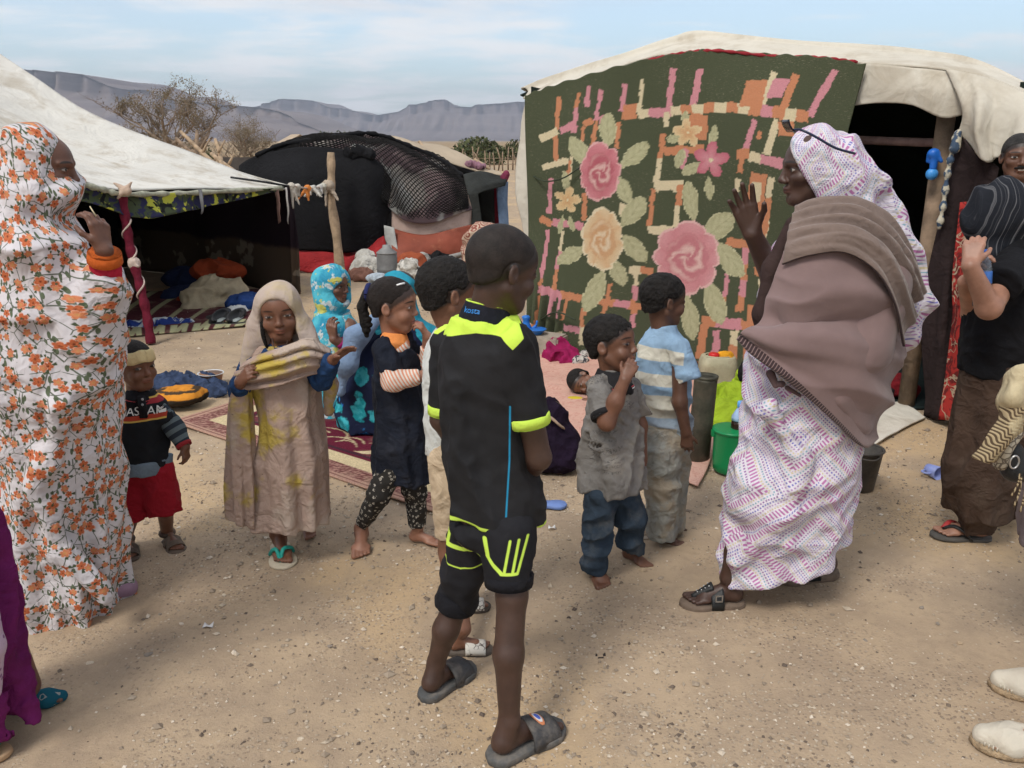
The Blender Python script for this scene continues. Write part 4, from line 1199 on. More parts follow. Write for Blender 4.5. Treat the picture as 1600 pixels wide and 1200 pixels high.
# ---- black tent
def black_tent():
    t = thing('netted_tent', 'dark patched tent draped with black cloth and torn netting', 'tent', (-2.0, 11.4, 0))
    BC = cloth('black_tent_cloth', (0.0105, 0.0105, 0.012), 0.3, 2, 0.9, 0.4)
    def sh(name, C, m, nu, nv, th=0.012, wr=(0.02, 5), seed=1, **k):
        P = net([[at(*a) for a in r] for r in C], nu, nv)
        return grid_sheet(name, wrinkle_grid(P, seed, wr[0], wr[1], (1, 1, 0.6)), m, t, thick=th, **k)
    sh('black_cover', [[(378, 262, 11.2), (415, 240, 11.0), (470, 229, 10.8), (530, 233, 10.75), (585, 250, 10.75), (627, 304, 10.9)], [(380, 300, 10.95), (420, 285, 10.75), (470, 275, 10.6), (530, 275, 10.55), (580, 290, 10.55), (620, 312, 10.8)], [(384, 345, 10.85), (425, 340, 10.7), (475, 335, 10.55), (530, 335, 10.5), (580, 338, 10.5), (606, 345, 10.65)], [(388, 396, 10.85), (430, 393, 10.7), (480, 391, 10.6), (535, 395, 10.55), (578, 389, 10.55), (603, 374, 10.65)]], BC, 60, 40, wr=(0.022, 4), seed=301)
    # body cloth under the net
    g = G('patched_tent_cloth'); ob = g.obj(); n = g.noise(ob, 1.6, 3, 0.5, 0.4); n2 = g.noise(g.map(ob, (3, 5, 1)), 2.1, 3, 0.5, 0.3)
    c = g.mix(g.rng(n, 0.44, 0.52), (0.42, 0.38, 0.34), (0.16, 0.11, 0.12)); c = g.mix(g.rng(n2, 0.54, 0.60), c, (0.36, 0.26, 0.26)); c = g.mix(g.rng(n2, 0.34, 0.40, 1, 0), c, (0.42, 0.42, 0.40))
    PM = g.done(c, 0.95, g.bump(g.noise(ob, 9, 3), 0.3, 0.03), 0.1)
    netc = [[(404, 236, 11.1), (453, 220, 11.1), (525, 213, 11.2), (562, 207, 11.3), (600, 210, 11.4), (640, 226, 11.5), (690, 247, 11.5), (727, 276, 11.4)],
            [(408, 240, 11.0), (458, 228, 10.95), (528, 224, 10.95), (570, 222, 11.0), (610, 228, 11.05), (650, 246, 11.1), (700, 268, 11.15), (733, 292, 11.2)],
            [(412, 246, 10.95), (462, 236, 10.85), (532, 238, 10.8), (580, 248, 10.8), (620, 262, 10.82), (660, 276, 10.9), (705, 292, 10.95), (735, 306, 11.05)],
            [(416, 252, 10.92), (466, 243, 10.8), (538, 250, 10.72), (600, 290, 10.68), (630, 305, 10.66), (668, 312, 10.72), (708, 315, 10.82), (736, 316, 10.95)],
            [(420, 256, 10.9), (470, 248, 10.78), (545, 262, 10.7), (612, 330, 10.58), (640, 345, 10.56), (675, 345, 10.62), (708, 333, 10.75), (736, 324, 10.88)]]
    P = net([[at(*a) for a in r] for r in netc], 60, 34)
    grid_sheet('tent_cloth', P + V3(0.02, 0.10, -0.03), PM, t, thick=0.012)
    # netting: diamond mesh strands
    Pn = net([[at(*a) for a in r] for r in netc], 81, 45); Pn = wrinkle_grid(Pn, 305, 0.02, 5)
    bm = bmesh.new(); vs = {}
    nv, nu, _ = Pn.shape
    def vv(j, i):
        if (j, i) not in vs: vs[(j, i)] = bm.verts.new(Pn[j, i])
        return vs[(j, i)]
    F = []
    rg = np.random.default_rng(9)
    for j in range(0, nv - 2):
        for i in range(0, nu - 2):
            if (i + j) % 2 == 0 and 0 < i < nu - 1 and 0 < j:
                if j > nv - 6 and rg.random() < 0.15 * (j - nv + 6): continue
                try: bm.faces.new([vv(j - 1 + 0, i), vv(j, i + 1), vv(j + 1, i), vv(j, i - 1)])
                except ValueError: pass
    me = bpy.data.meshes.new('net'); bm.to_mesh(me); bm.free()
    tmp = bpy.data.objects.new('tmpnet', me); COL.objects.link(tmp); md = tmp.modifiers.new('w', 'WIREFRAME'); md.thickness = 0.018; md.use_even_offset = False
    me2 = bpy.data.meshes.new_from_object(tmp.evaluated_get(bpy.context.evaluated_depsgraph_get()))
    V = np.array([v.co[:] for v in me2.vertices]); F = [tuple(p.vertices) for p in me2.polygons]; bpy.data.objects.remove(tmp)
    mesh_obj('netting', V, F, cloth('black_net', (0.014, 0.013, 0.013), 0.4, 8), t, smooth=False)
    # bunched cloth along the net's crest
    mb = MB(); mb.tube(crom([at(*a) for a in ((400, 243, 11.0), (440, 226, 10.95), (500, 217, 11.0), (562, 208, 11.2), (598, 212, 11.3), (640, 228, 11.4), (690, 250, 11.4), (724, 276, 11.3))], 60), 0.026 + 0.012 * np.sin(np.arange(60) * 1.7) * np.cos(np.arange(60) * 0.6), 8); mb.build('bunched_crest', BC, t)
    S = SDF(); rg = np.random.default_rng(3)
    for k in range(9): S.el(at(545 + k * 4, 238 + 3 * math.sin(k), 10.68), (0.07, 0.05, 0.06), None, 0.02)
    V, Q = S.mesh(0.014, disp=wrinkles(33, 0.02, 30)); mesh_obj('bunched_cloth', V, Q, BC, t)
    # lower panels
    sh('pale_panel', [[(612, 318, 10.75), (660, 312, 10.85), (740, 305, 11.1)], [(612, 352, 10.72), (665, 362, 10.75), (737, 330, 10.98)], [(612, 362, 10.74), (665, 370, 10.76), (736, 353, 10.96)]], cloth('pale_pink_cotton', (0.48, 0.36, 0.31), 0.1, 3), 30, 12, seed=311)
    g = G('rust_tarpaulin'); ob = g.obj(); c = vary(g, (0.24, 0.060, 0.035), ob, 0.3, 2.5); c = g.mix(g.mul(g.rng(g.noise(ob, 7, 5, 0.7), 0.55, 0.7), 0.5), c, (0.40, 0.15, 0.08)); RT = g.done(c, 0.7, g.bump(g.noise(ob, 6, 4), 0.4, 0.04), 0.3)
    sh('rust_panel', [[(610, 355, 10.65), (665, 366, 10.68), (738, 351, 10.9)], [(612, 385, 10.55), (668, 388, 10.6), (740, 372, 10.85)], [(614, 436, 10.35), (670, 428, 10.5), (742, 420, 10.75)]], RT, 30, 16, wr=(0.04, 6), seed=312)
    RD = cloth('red_tarpaulin', (0.30, 0.022, 0.025), 0.2, 3, 0.75, 0.6)
    sh('red_panel', [[(440, 388, 10.75), (500, 388, 10.65), (560, 388, 10.6), (602, 372, 10.62)], [(440, 402, 10.6), (500, 403, 10.5), (560, 405, 10.45), (606, 392, 10.5)], [(440, 420, 10.45), (500, 422, 10.38), (560, 430, 10.3), (612, 435, 10.35)]], RD, 44, 14, wr=(0.05, 5), seed=313)
    sh('pale_strip', [[(600, 352, 10.6), (616, 356, 10.6)], [(603, 385, 10.55), (622, 390, 10.5)], [(608, 425, 10.4), (630, 432, 10.38)]], cloth('grey_white_strip', (0.40, 0.40, 0.38)), 6, 14, seed=314, wr=(0.02, 9))
    # far roof sheet with patches, awning and doorway
    sh('roof_sheet', [[(590, 208, 11.7), (640, 218, 12.0), (690, 230, 12.3), (745, 250, 12.4), (770, 262, 12.2)], [(610, 214, 11.5), (660, 232, 11.5), (710, 252, 11.5), (750, 268, 11.5), (785, 276, 11.4)]], canvas_mat('patched_roof_canvas', (0.42, 0.34, 0.25)), 40, 10, wr=(0.04, 4), seed=315)
    AW = cloth('charcoal_awning', (0.030, 0.032, 0.030), 0.25, 4)
    sh('awning', [[(724, 276, 11.3), (755, 268, 11.4), (788, 272, 11.5)], [(730, 298, 11.0), (757, 285, 11.1), (792, 280, 11.3)], [(736, 312, 10.95), (752, 300, 11.0), (790, 290, 11.25)]], AW, 20, 12, seed=316)
    sh('awning_side', [[(730, 300, 10.98), (746, 300, 11.0)], [(738, 330, 10.95), (752, 340, 10.97)], [(736, 356, 10.9), (752, 358, 10.95)]], AW, 8, 14, seed=317)
    sh('doorway_shade_sheet', [[(745, 290, 11.9), (790, 288, 12.0)], [(748, 330, 11.95), (792, 330, 12.0)], [(748, 385, 12.0), (792, 390, 12.0)]], DARKIN, 8, 10, seed=318)  # near-black sheet, the shade of the open doorway put into its colour
    sh('blue_curtain', [[(777, 283, 11.3), (786, 282, 11.35), (793, 284, 11.4)], [(778, 320, 11.3), (787, 320, 11.33), (794, 322, 11.4)], [(780, 353, 11.3), (788, 354, 11.33), (796, 355, 11.4)]], cloth('denim_blue_cloth', (0.13, 0.19, 0.29), 0.25, 6), 10, 16, seed=319)
    sh('red_curtain', [[(772, 290, 11.5), (779, 288, 11.5)], [(773, 330, 11.5), (780, 330, 11.5)], [(774, 375, 11.5), (781, 375, 11.5)]], cloth('dark_red_cloth', (0.14, 0.01, 0.02)), 6, 12, seed=320)
    S = SDF().el(at(788, 278, 11.35), (0.06, 0.05, 0.06), None, 0).el(at(791, 272, 11.35), (0.05, 0.05, 0.05), None, 0.02); V, Q = S.mesh(0.014, disp=wrinkles(35, 0.012, 50)); mesh_obj('knotted_cloth', V, Q, cloth('plum_cloth', (0.16, 0.03, 0.06)), t)
    # back wall and far side keep the inside dark
    sh('back_wall', [[(384, 262, 11.6), (560, 212, 12.6), (740, 262, 12.8)], [(380, 330, 11.9), (560, 300, 12.9), (760, 330, 12.9)], [(380, 405, 12.0), (560, 385, 13.0), (760, 385, 13.0)]], BC, 20, 12, seed=321)
    for k, (a, b, Y) in enumerate((((655, 221), (668, 238), 12.1), ((676, 232), (700, 242), 12.1), ((690, 243), (735, 256), 11.9), ((742, 249), (765, 264), 11.9))):
        mb = MB(); mb.tube([at(*a, Y), at(*b, Y - 0.2)], 0.02, 6); mb.build('roof_stick', WOOD_L, t)
    S = SDF().el(at(748, 259, 11.6), (0.10, 0.08, 0.05), None, 0.0).el(at(734, 256, 11.6), (0.08, 0.08, 0.04), None, 0.03); V, Q = S.mesh(0.014, disp=wrinkles(36, 0.015, 40)); mesh_obj('roof_rag', V, Q, cloth('mauve_rag', (0.26, 0.14, 0.18)), t)
black_tent()

# ---- right tent
def right_tent():
    t = thing('blanket_tent', 'big white-roofed tent with a green rose-patterned blanket hung on its front', 'tent', (A_[0] + 1.2, A_[1] - 1.0, 0))
    Fp = [(817, 152), (870, 134), (985, 100), (1060, 84), (1115, 77), (1240, 87), (1350, 100), (1450, 108), (1540, 125), (1640, 165)]
    Sp = [(823, 139), (872, 118), (985, 85), (1060, 66), (1115, 55), (1245, 69), (1350, 77), (1450, 85), (1530, 99), (1625, 145)]
    rows = [[wallpt(*f, 0.03) for f in Fp]]
    ed = [wallpt(*f, 0.0) + V3(0, 0, 0.02) - WN_ * 0.06 for f in Fp]
    rows.append([a * 0.5 + wallpt(*s, -0.45) * 0.5 + V3(0, 0, 0.015) for a, s in zip(ed, Sp)])
    rows.append([wallpt(*s, -0.45) for s in Sp])
    rows.append([wallpt(*s, -0.45) - WN_ * 1.2 - V3(0, 0, 0.25) for s in Sp])
    rows.append([wallpt(*s, -0.45) - WN_ * 2.9 - V3(0, 0, 1.2) for s in Sp])
    P = net(rows, 110, 50)
    grid_sheet('roof', wrinkle_grid(P, 331, 0.010, 3), CANVAS, t, thick=0.014)
    grid_sheet('roof_shade_sheet', P[14:, ::2] - V3(0, 0, 0.07), DARKGR, t, thick=0.010)  # dark underlay added beneath the roof to keep the interior black
    # frayed red edge showing under the canvas
    mb = MB(); mb.tube(crom([wallpt(*a, 0.045) for a in ((1000, 97), (1060, 84), (1115, 79), (1200, 87), (1280, 90), (1340, 97))], 60), 0.010 + 0.004 * np.sin(np.arange(60) * 2.1), 6); mb.build('red_edge', cloth('red_fray', (0.30, 0.03, 0.04)), t)
    # canvas above and beside the doorway
    fl = [[wallpt(1345, 99, 0.035), wallpt(1400, 103, 0.035), wallpt(1450, 108, 0.035), wallpt(1500, 116, 0.04), wallpt(1545, 127, 0.04)], [wallpt(1332, 135, 0.05), wallpt(1395, 135, 0.06), wallpt(1440, 140, 0.07), wallpt(1475, 145, 0.08), wallpt(1525, 150, 0.06)], [wallpt(1320, 167, 0.04), wallpt(1372, 161, 0.05), wallpt(1425, 164, 0.06), wallpt(1472, 184, 0.08), wallpt(1512, 178, 0.04)]]
    grid_sheet('fascia', wrinkle_grid(net(fl, 50, 20), 333, 0.008, 9), CANVAS, t, thick=0.010)
    dr = [[wallpt(1478, 108, 0.05), wallpt(1520, 116, 0.07), wallpt(1560, 128, 0.05), wallpt(1610, 150, 0.07), wallpt(1680, 190, 0.05)], [wallpt(1498, 150, 0.10), wallpt(1530, 160, 0.16), wallpt(1565, 165, 0.10), wallpt(1610, 190, 0.16), wallpt(1680, 220, 0.1)], [wallpt(1506, 180, 0.10), wallpt(1528, 210, 0.20), wallpt(1560, 215, 0.12), wallpt(1605, 230, 0.20), wallpt(1680, 250, 0.1)], [wallpt(1499, 208, 0.08), wallpt(1540, 252, 0.18), wallpt(1563, 246, 0.12), wallpt(1610, 268, 0.18), wallpt(1690, 290, 0.1)]]
    Pd = net(dr, 60, 30); ph = np.linspace(0, 1, 60)[None, :] * 26 + np.linspace(0, 1, 30)[:, None] * 2.0; Pd = Pd + WN_ * (0.022 * np.sin(ph) * np.linspace(0.3, 1, 30)[:, None])[..., None]
    grid_sheet('side_drape', Pd, CANVAS, t, thick=0.010)
    # pale end cloth at the far corner
    P_ = net([[wallpt(822, 150, -0.05), wallpt(832, 150, -0.02), wallpt(845, 150, -0.02)], [wallpt(812, 215, -0.02), wallpt(826, 215, 0.02), wallpt(840, 215, 0)], [wallpt(809, 290, 0.0), wallpt(822, 290, 0.03), wallpt(838, 290, 0)], [wallpt(820, 370, 0), wallpt(830, 372, 0.02), wallpt(840, 372, 0)], [wallpt(824, 520, 0), wallpt(832, 522, 0), wallpt(842, 525, 0)]], 14, 40)
    grid_sheet('end_cloth', wrinkle_grid(P_, 335, 0.02, 8), CANVAS, t, thick=0.010)
    # inner front wall behind the blanket, sides, back
    fw = [[wallpt(826, 150, -0.10), wallpt(1050, 92, -0.10), wallpt(1235, 96, -0.10)], [wallpt(828, 330, -0.08), wallpt(1040, 330, -0.08), wallpt(1225, 340, -0.08)], [wallpt(832, 545, -0.05), wallpt(1030, 578, -0.05), wallpt(1215, 612, -0.05)]]
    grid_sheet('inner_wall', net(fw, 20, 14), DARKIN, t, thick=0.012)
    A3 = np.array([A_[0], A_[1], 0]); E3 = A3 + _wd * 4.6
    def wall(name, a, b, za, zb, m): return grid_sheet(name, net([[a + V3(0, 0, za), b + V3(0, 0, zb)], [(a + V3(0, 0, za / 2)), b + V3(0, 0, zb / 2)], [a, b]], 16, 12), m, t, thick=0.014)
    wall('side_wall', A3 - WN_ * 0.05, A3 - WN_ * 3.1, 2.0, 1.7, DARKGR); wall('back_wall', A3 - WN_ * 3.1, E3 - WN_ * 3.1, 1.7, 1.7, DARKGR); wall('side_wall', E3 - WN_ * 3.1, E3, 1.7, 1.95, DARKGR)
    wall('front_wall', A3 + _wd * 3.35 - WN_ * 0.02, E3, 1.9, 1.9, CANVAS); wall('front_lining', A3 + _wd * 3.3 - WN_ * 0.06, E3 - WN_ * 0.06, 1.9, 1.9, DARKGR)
    # poles
    mb = MB(); mb.tube(crom([wallpt(1325, 218, -0.25), wallpt(1400, 221, -0.22), wallpt(1490, 224, -0.18)], 14), 0.026, 10); mb.build('cross_pole', cloth('pink_brown_wrap', (0.20, 0.13, 0.115), 0.25, 12), t)
    p0 = wallpt(1478, 186, -0.12); mb = MB(); mb.tube([p0 + V3(0, 0, 0.1), V3(p0[0], p0[1], 0)], 0.05, 10); mb.build('door_post', WOOD, t)
    mb = MB(); mb.tube(crom([wallpt(1348, 118, 0.01), wallpt(1335, 160, 0.0), wallpt(1318, 172, -0.02)], 10), 0.014, 8); mb.build('bent_stick', WOOD_L, t)
    # door curtain, dark with a red flowered face
    cu = [[wallpt(1490, 205, 0.02), wallpt(1502, 202, 0.06), wallpt(1525, 232, 0.10), wallpt(1560, 262, 0.08)], [wallpt(1471, 330, 0.03), wallpt(1490, 330, 0.10), wallpt(1520, 330, 0.05), wallpt(1550, 340, 0.10)], [wallpt(1448, 490, 0.05), wallpt(1475, 490, 0.14), wallpt(1500, 500, 0.06), wallpt(1530, 500, 0.1)], [wallpt(1444, 650, 0.04), wallpt(1466, 657, 0.12), wallpt(1495, 650, 0.06), wallpt(1520, 640, 0.1)]]
    grid_sheet('door_curtain', wrinkle_grid(net(cu, 50, 50), 341, 0.014, 12, (1, 1, 0.25)), cloth('dark_brown_blanket', (0.030, 0.020, 0.020), 0.3, 5, 0.95, 0.4), t, thick=0.012)
    g = G('red_flower_cloth'); ob = g.obj(); n = g.noise(ob, 14, 4, 0.6, 1.2); v = g.voro(ob, 22)
    c = g.mix(g.rng(n, 0.48, 0.56), (0.36, 0.035, 0.03), (0.13, 0.02, 0.02)); c = g.mix(g.mul(g.less(g.math('ABSOLUTE', g.sub(g.noise(ob, 6, 2, 0.5, 1.5), 0.5)), 0.018, 0.008), 0.9), c, (0.42, 0.34, 0.24)); RF = g.done(c, 0.9, g.bump(g.noise(ob, 14, 3), 0.3, 0.02), 0.12)
    cu = [[wallpt(1504, 316, 0.13), wallpt(1520, 316, 0.16), wallpt(1545, 330, 0.16)], [wallpt(1490, 430, 0.15), wallpt(1512, 430, 0.19), wallpt(1540, 430, 0.16)], [wallpt(1482, 550, 0.16), wallpt(1505, 550, 0.21), wallpt(1530, 550, 0.17)], [wallpt(1466, 655, 0.17), wallpt(1488, 657, 0.20), wallpt(1515, 650, 0.18)]]
    grid_sheet('curtain_face', wrinkle_grid(net(cu, 36, 40), 343, 0.012, 14, (1, 1, 0.3)), RF, t, thick=0.010)
    P_ = [wallpt(1494, 212, 0.10), wallpt(1487, 240, 0.12), wallpt(1480, 275, 0.12), wallpt(1474, 320, 0.12), wallpt(1467, 358, 0.12)]
    mb = MB(); mb.tube(crom(P_, 40), 0.016 + 0.006 * np.sin(np.arange(40) * 1.1), 8); g = G('spotted_strip'); ob = g.obj(); g_ = g.done(g.mix(g.rng(g.noise(ob, 25, 2), 0.45, 0.55), (0.50, 0.46, 0.36), (0.05, 0.08, 0.13)), 0.9); mb.build('spotted_tie', g_, t)
    S = SDF().rc(wallpt(1497, 208, 0.12), wallpt(1492, 232, 0.13), 0.02, 0.028, 0.01); V, Q = S.mesh(0.007, disp=wrinkles(44, 0.004, 60)); mesh_obj('spotted_knot', V, Q, g_, t)
    return t
RT_ = right_tent()

# ---- the hung rose blanket
def blanket():
    K = 600 / 1385.0
    nu, nv = 300, 290
    top = np.array([(822, 149), (870, 131), (960, 105), (1060, 84), (1115, 77), (1200, 84), (1280, 89), (1356, 101)], float); bot = np.array([(829, 500), (860, 532), (900, 550), (1000, 572), (1090, 580), (1180, 590), (1220, 598), (1262, 606)], float)
    te, be = crom(top, nu), crom(bot, nu)
    # the corner at the doorway hangs free
    P = np.zeros((nv, nu, 3)); PX = np.zeros((nv, nu, 2))
    wn_ = WNoise(401, 4.0, 8); sc = WNoise(402, 40, 6)
    for j in range(nv):
        v = j / (nv - 1)
        q = te * (1 - v) + be * v
        q[:, 0] -= 14 * np.sin(math.pi * v) * np.linspace(0, 1, nu) ** 3
        jag = 1.6 * np.sin(np.arange(nu) * 0.35) * (1 - v) ** 20
        for i in range(nu):
            P[j, i] = wallpt(q[i, 0], q[i, 1] + jag[i], 0.06)
        PX[j] = q
    vv_ = np.linspace(0, 1, nv)[:, None]; uu_ = np.linspace(0, 1, nu)[None]
    gather = 0.05 * np.exp(-((uu_ - 0.12) / 0.10) ** 2) * np.clip((vv_ - 0.75) / 0.25, 0, 1) * np.sin(uu_ * 130 + vv_ * 8)
    P = P + WN_ * (0.022 * wn_(P) + gather + 0.03 * np.sin(uu_ * 9 + 1) * vv_)[..., None]
    X = (PX[..., 0] - 800) / K; Y = (PX[..., 1] - 40) / K
    X = np.floor((X + 2.5 * sc(P)) / 4.5) * 4.5; Y = np.floor((Y + 2.5 * sc(P + 3.3)) / 4.5) * 4.5
    col = np.zeros((nv, nu, 3)); col[:] = (0.040, 0.052, 0.026)
    OR, PK, CR = np.array((0.58, 0.185, 0.065)), np.array((0.62, 0.20, 0.26)), np.array((0.66, 0.54, 0.32))
    cm = {'o': OR, 'p': PK, 'c': CR}
    def bar(a, b, w_, cols):
        a = np.array(a, float); b = np.array(b, float); d = b - a; L = np.hypot(*d); d /= L
        t = (X - a[0]) * d[0] + (Y - a[1]) * d[1]; s = np.abs(-(X - a[0]) * d[1] + (Y - a[1]) * d[0])
        m = (t > 0) & (t < L) & (s < w_ / 2)
        k = np.clip((t / L * len(cols)).astype(int), 0, len(cols) - 1)
        C = np.array([cm[c] for c in cols])
        col[m] = C[k[m]]
    for a in (((165, 250), (158, 505), 16, 'o'), ((238, 238), (228, 290), 16, 'o'), ((230, 290), (222, 385), 16, 'p'), ((270, 215), (268, 290), 16, 'p'), ((318, 225), (300, 340), 17, 'p'), ((302, 340), (290, 440), 16, 'o'), ((405, 205), (395, 310), 18, 'p'), ((470, 190), (460, 300), 14, 'c'), ((580, 150), (566, 290), 20, 'p'), ((675, 155), (652, 310), 25, 'p'),
              ((385, 345), (375, 440), 16, 'o'), ((105, 405), (168, 378), 26, 'c'), ((175, 378), (232, 352), 24, 'p'), ((255, 360), (250, 410), 14, 'o'), ((258, 352), (288, 340), 26, 'o'), ((312, 340), (350, 330), 26, 'p'), ((110, 510), (200, 482), 22, 'c'), ((212, 465), (205, 560), 12, 'c'), ((208, 480), (200, 540), 10, 'o'),
              ((400, 308), (452, 308), 54, 'o'), ((455, 318), (690, 298), 34, 'cppcoc'), ((558, 310), (556, 362), 20, 'c'), ((690, 295), (860, 298), 36, 'ococ'), ((945, 165), (905, 285), 24, 'c'), ((1030, 175), (975, 330), 28, 'o'), ((1172, 160), (1085, 325), 27, 'p'), ((860, 300), (1080, 330), 44, 'opoco'),
              ((885, 340), (845, 450), 22, 'p'), ((812, 460), (862, 460), 36, 'o'), ((835, 470), (825, 530), 22, 'o'), ((862, 468), (990, 498), 36, 'cpp'), ((965, 340), (925, 460), 26, 'c'), ((905, 380), (895, 410), 16, 'o'), ((1000, 345), (1000, 400), 60, 'o'), ((545, 390), (520, 560), 19, 'oc'), ((545, 450), (690, 440), 30, 'oo'), ((676, 318), (668, 405), 64, 'o'), ((628, 440), (612, 510), 18, 'p'),
              ((515, 578), (612, 580), 44, 'c'), ((512, 590), (490, 720), 16, 'o'), ((605, 570), (580, 725), 20, 'oc'), ((490, 732), (572, 735), 32, 'c'), ((820, 550), (808, 600), 20, 'c'), ((898, 530), (870, 700), 62, 'o'), ((890, 560), (880, 630), 34, 'c'), ((945, 545), (905, 765), 25, 'coc'), ((925, 640), (880, 900), 24, 'o'), ((770, 778), (865, 790), 32, 'o'), ((840, 800), (820, 1030), 24, 'popo'), ((770, 890), (752, 1060), 15, 'po'),
              ((143, 545), (132, 672), 15, 'p'), ((100, 690), (140, 716), 24, 'o'), ((140, 704), (250, 722), 27, 'p'), ((265, 600), (255, 700), 18, 'o'), ((128, 730), (95, 1090), 14, 'po'), ((180, 740), (152, 950), 12, 'cpo'), ((100, 945), (250, 985), 27, 'po'), ((150, 955), (142, 1040), 12, 'p'), ((178, 960), (165, 1050), 12, 'p'), ((200, 970), (185, 1060), 12, 'o'), ((250, 985), (470, 1018), 27, 'copo'), ((345, 930), (322, 1040), 16, 'o'), ((440, 890), (424, 1090), 18, 'cpop'), ((415, 880), (500, 885), 30, 'co'), ((400, 640), (392, 680), 18, 'c'),
              ((680, 1065), (880, 1080), 38, 'oppo'), ((690, 1080), (668, 1200), 30, 'o'), ((738, 1095), (730, 1200), 28, 'p'), ((805, 1095), (795, 1200), 30, 'co'), ((862, 1000), (850, 1200), 24, 'o'), ((190, 1085), (250, 1100), 24, 'p'), ((255, 1020), (245, 1150), 16, 'oc'), ((170, 1100), (165, 1160), 22, 'c'), ((905, 900), (890, 1100), 26, 'co')): bar(*a)
    for pts, c in (([(845, 195), (922, 195), (905, 292), (822, 292)], OR), ([(942, 193), (1008, 193), (978, 262), (920, 262)], PK)):
        m = np.ones_like(X, bool); pts = np.array(pts, float)
        for a, b in zip(pts, np.roll(pts, -1, 0)): m &= ((b[0] - a[0]) * (Y - a[1]) - (b[1] - a[1]) * (X - a[0])) > 0
        col[m] = c
    m = (X > 530) & (X < 578) & (Y > 590) & (Y < 606); col[m] = (0.04, 0.05, 0.026)
    LC, LD = np.array((0.50, 0.47, 0.26)), np.array((0.27, 0.27, 0.12))
    def leaf(a, b, w_):
        a = np.array(a, float); b = np.array(b, float); d = b - a; L = np.hypot(*d); d /= L
        t = ((X - a[0]) * d[0] + (Y - a[1]) * d[1]) / L; s = (-(X - a[0]) * d[1] + (Y - a[1]) * d[0])
        hw = w_ / 2 * np.sin(np.pi * np.clip(t, 0, 1) ** 0.85) ** 0.8; r = np.abs(s) / (hw + 1e-6)
        m = (t > 0) & (t < 1) & (r < 1)
        k = np.clip(0.25 + 0.6 * r ** 2 + 0.18 * np.sin(t * 26 + np.abs(s) * 0.25) + 0.5 * (np.abs(s) < 2.2), 0, 1)[..., None]
        C = LC * (1 - k * 0.75) + LD * k * 0.75
        e = (r > 0.9)[..., None]; C = np.where(e, LC * 1.1, C)
        col[m] = C[m]
    def rose(cx, cy, rx, ry, deep, mid, pale, n=7, ph=0.0):
        dx, dy = (X - cx) / rx, (Y - cy) / ry; r = np.hypot(dx, dy); th = np.arctan2(dy, dx)
        th = th + 0.25 * np.sin(2 * th + ph) + 0.15 * np.sin(5 * r + ph); R = 0.84 + 0.15 * np.abs(np.cos(n / 2 * th + ph)) ** 0.5
        q = r / R; m = q < 1
        # outer ring of petals
        pet = np.abs(np.cos(n / 2 * th + ph / 2)); k = np.clip(0.30 + 0.65 * (q - 0.55) / 0.45 * pet, 0, 1)
        C = deep * (1 - k[..., None]) + mid * k[..., None]
        # swirling heart
        ins = q < 0.66
        sw = 0.5 + 0.5 * np.sin(2 * th + 17 * q + 1.5 * np.sin(3 * th + 4 * q) + ph); k2 = np.clip((sw - 0.25) * 1.3, 0, 1) * np.clip((0.66 - q) * 5, 0, 1)
        C2 = deep * 0.9 * (1 - k2[..., None]) + pale * k2[..., None]
        C = np.where(ins[..., None], C * 0.35 + C2 * 0.65, C)
        rim = (q > 0.93)[..., None]; C = np.where(rim, mid * 0.6 + pale * 0.4, C)
        col[m] = C[m]
    for a in (((345, 312), (345, 438), 62), ((210, 398), (280, 505), 62), ((490, 420), (390, 510), 60), ((383, 540), (430, 645), 56), ((482, 618), (390, 720), 70), ((480, 852), (395, 748), 70), ((163, 858), (255, 795), 55), ((398, 938), (348, 835), 58), ((258, 1032), (325, 875), 66), ((630, 558), (650, 708), 62), ((795, 676), (680, 768), 90), ((828, 903), (730, 778), 80), ((756, 1078), (693, 908), 76), ((646, 1138), (618, 965), 72),
              ((737, 358), (718, 440), 36), ((608, 532), (690, 490), 40), ((710, 627), (708, 540), 34), ((625, 308), (630, 366), 32), ((556, 412), (612, 400), 36), ((588, 512), (618, 438), 36), ((188, 518), (202, 602), 30), ((216, 742), (204, 680), 26), ((163, 752), (182, 680), 22)): leaf(*a)
    rose(320, 525, 76, 112, np.array((0.48, 0.055, 0.11)), np.array((0.66, 0.20, 0.25)), np.array((0.78, 0.55, 0.48)), 7, 0.5)
    rose(322, 768, 78, 120, np.array((0.66, 0.32, 0.12)), np.array((0.72, 0.58, 0.34)), np.array((0.78, 0.68, 0.48)), 8, 1.2)
    rose(624, 836, 122, 140, np.array((0.56, 0.13, 0.18)), np.array((0.68, 0.28, 0.31)), np.array((0.78, 0.56, 0.48)), 8, 0.2)
    def small(cx, cy, R0, c1, c2, n=5, ph=0.0):
        r = np.hypot(X - cx, Y - cy); th = np.arctan2(Y - cy, X - cx); R = R0 * (0.45 + 0.55 * np.abs(np.cos(n / 2 * th + ph)))
        m = r < R; k = (r / R)[..., None]; C = c1 * (1 - k) + c2 * k; col[m] = C[m]; col[r < R0 * 0.13] = (0.7, 0.6, 0.35)
    small(716, 482, 68, np.array((0.66, 0.25, 0.30)), np.array((0.55, 0.08, 0.16)), 5, 0.4); small(632, 385, 52, np.array((0.62, 0.26, 0.08)), np.array((0.70, 0.52, 0.26)), 5, 0.9); small(200, 628, 50, np.array((0.60, 0.28, 0.08)), np.array((0.70, 0.50, 0.24)), 5, 0.2)
    gy = col.mean(-1, keepdims=True); col = (col * 0.82 + gy * 0.18) * 0.88 + np.array((0.035, 0.036, 0.022))
    g = G('rose_blanket_pile'); ob = g.obj(); c = g.attr('paint', 'Color')
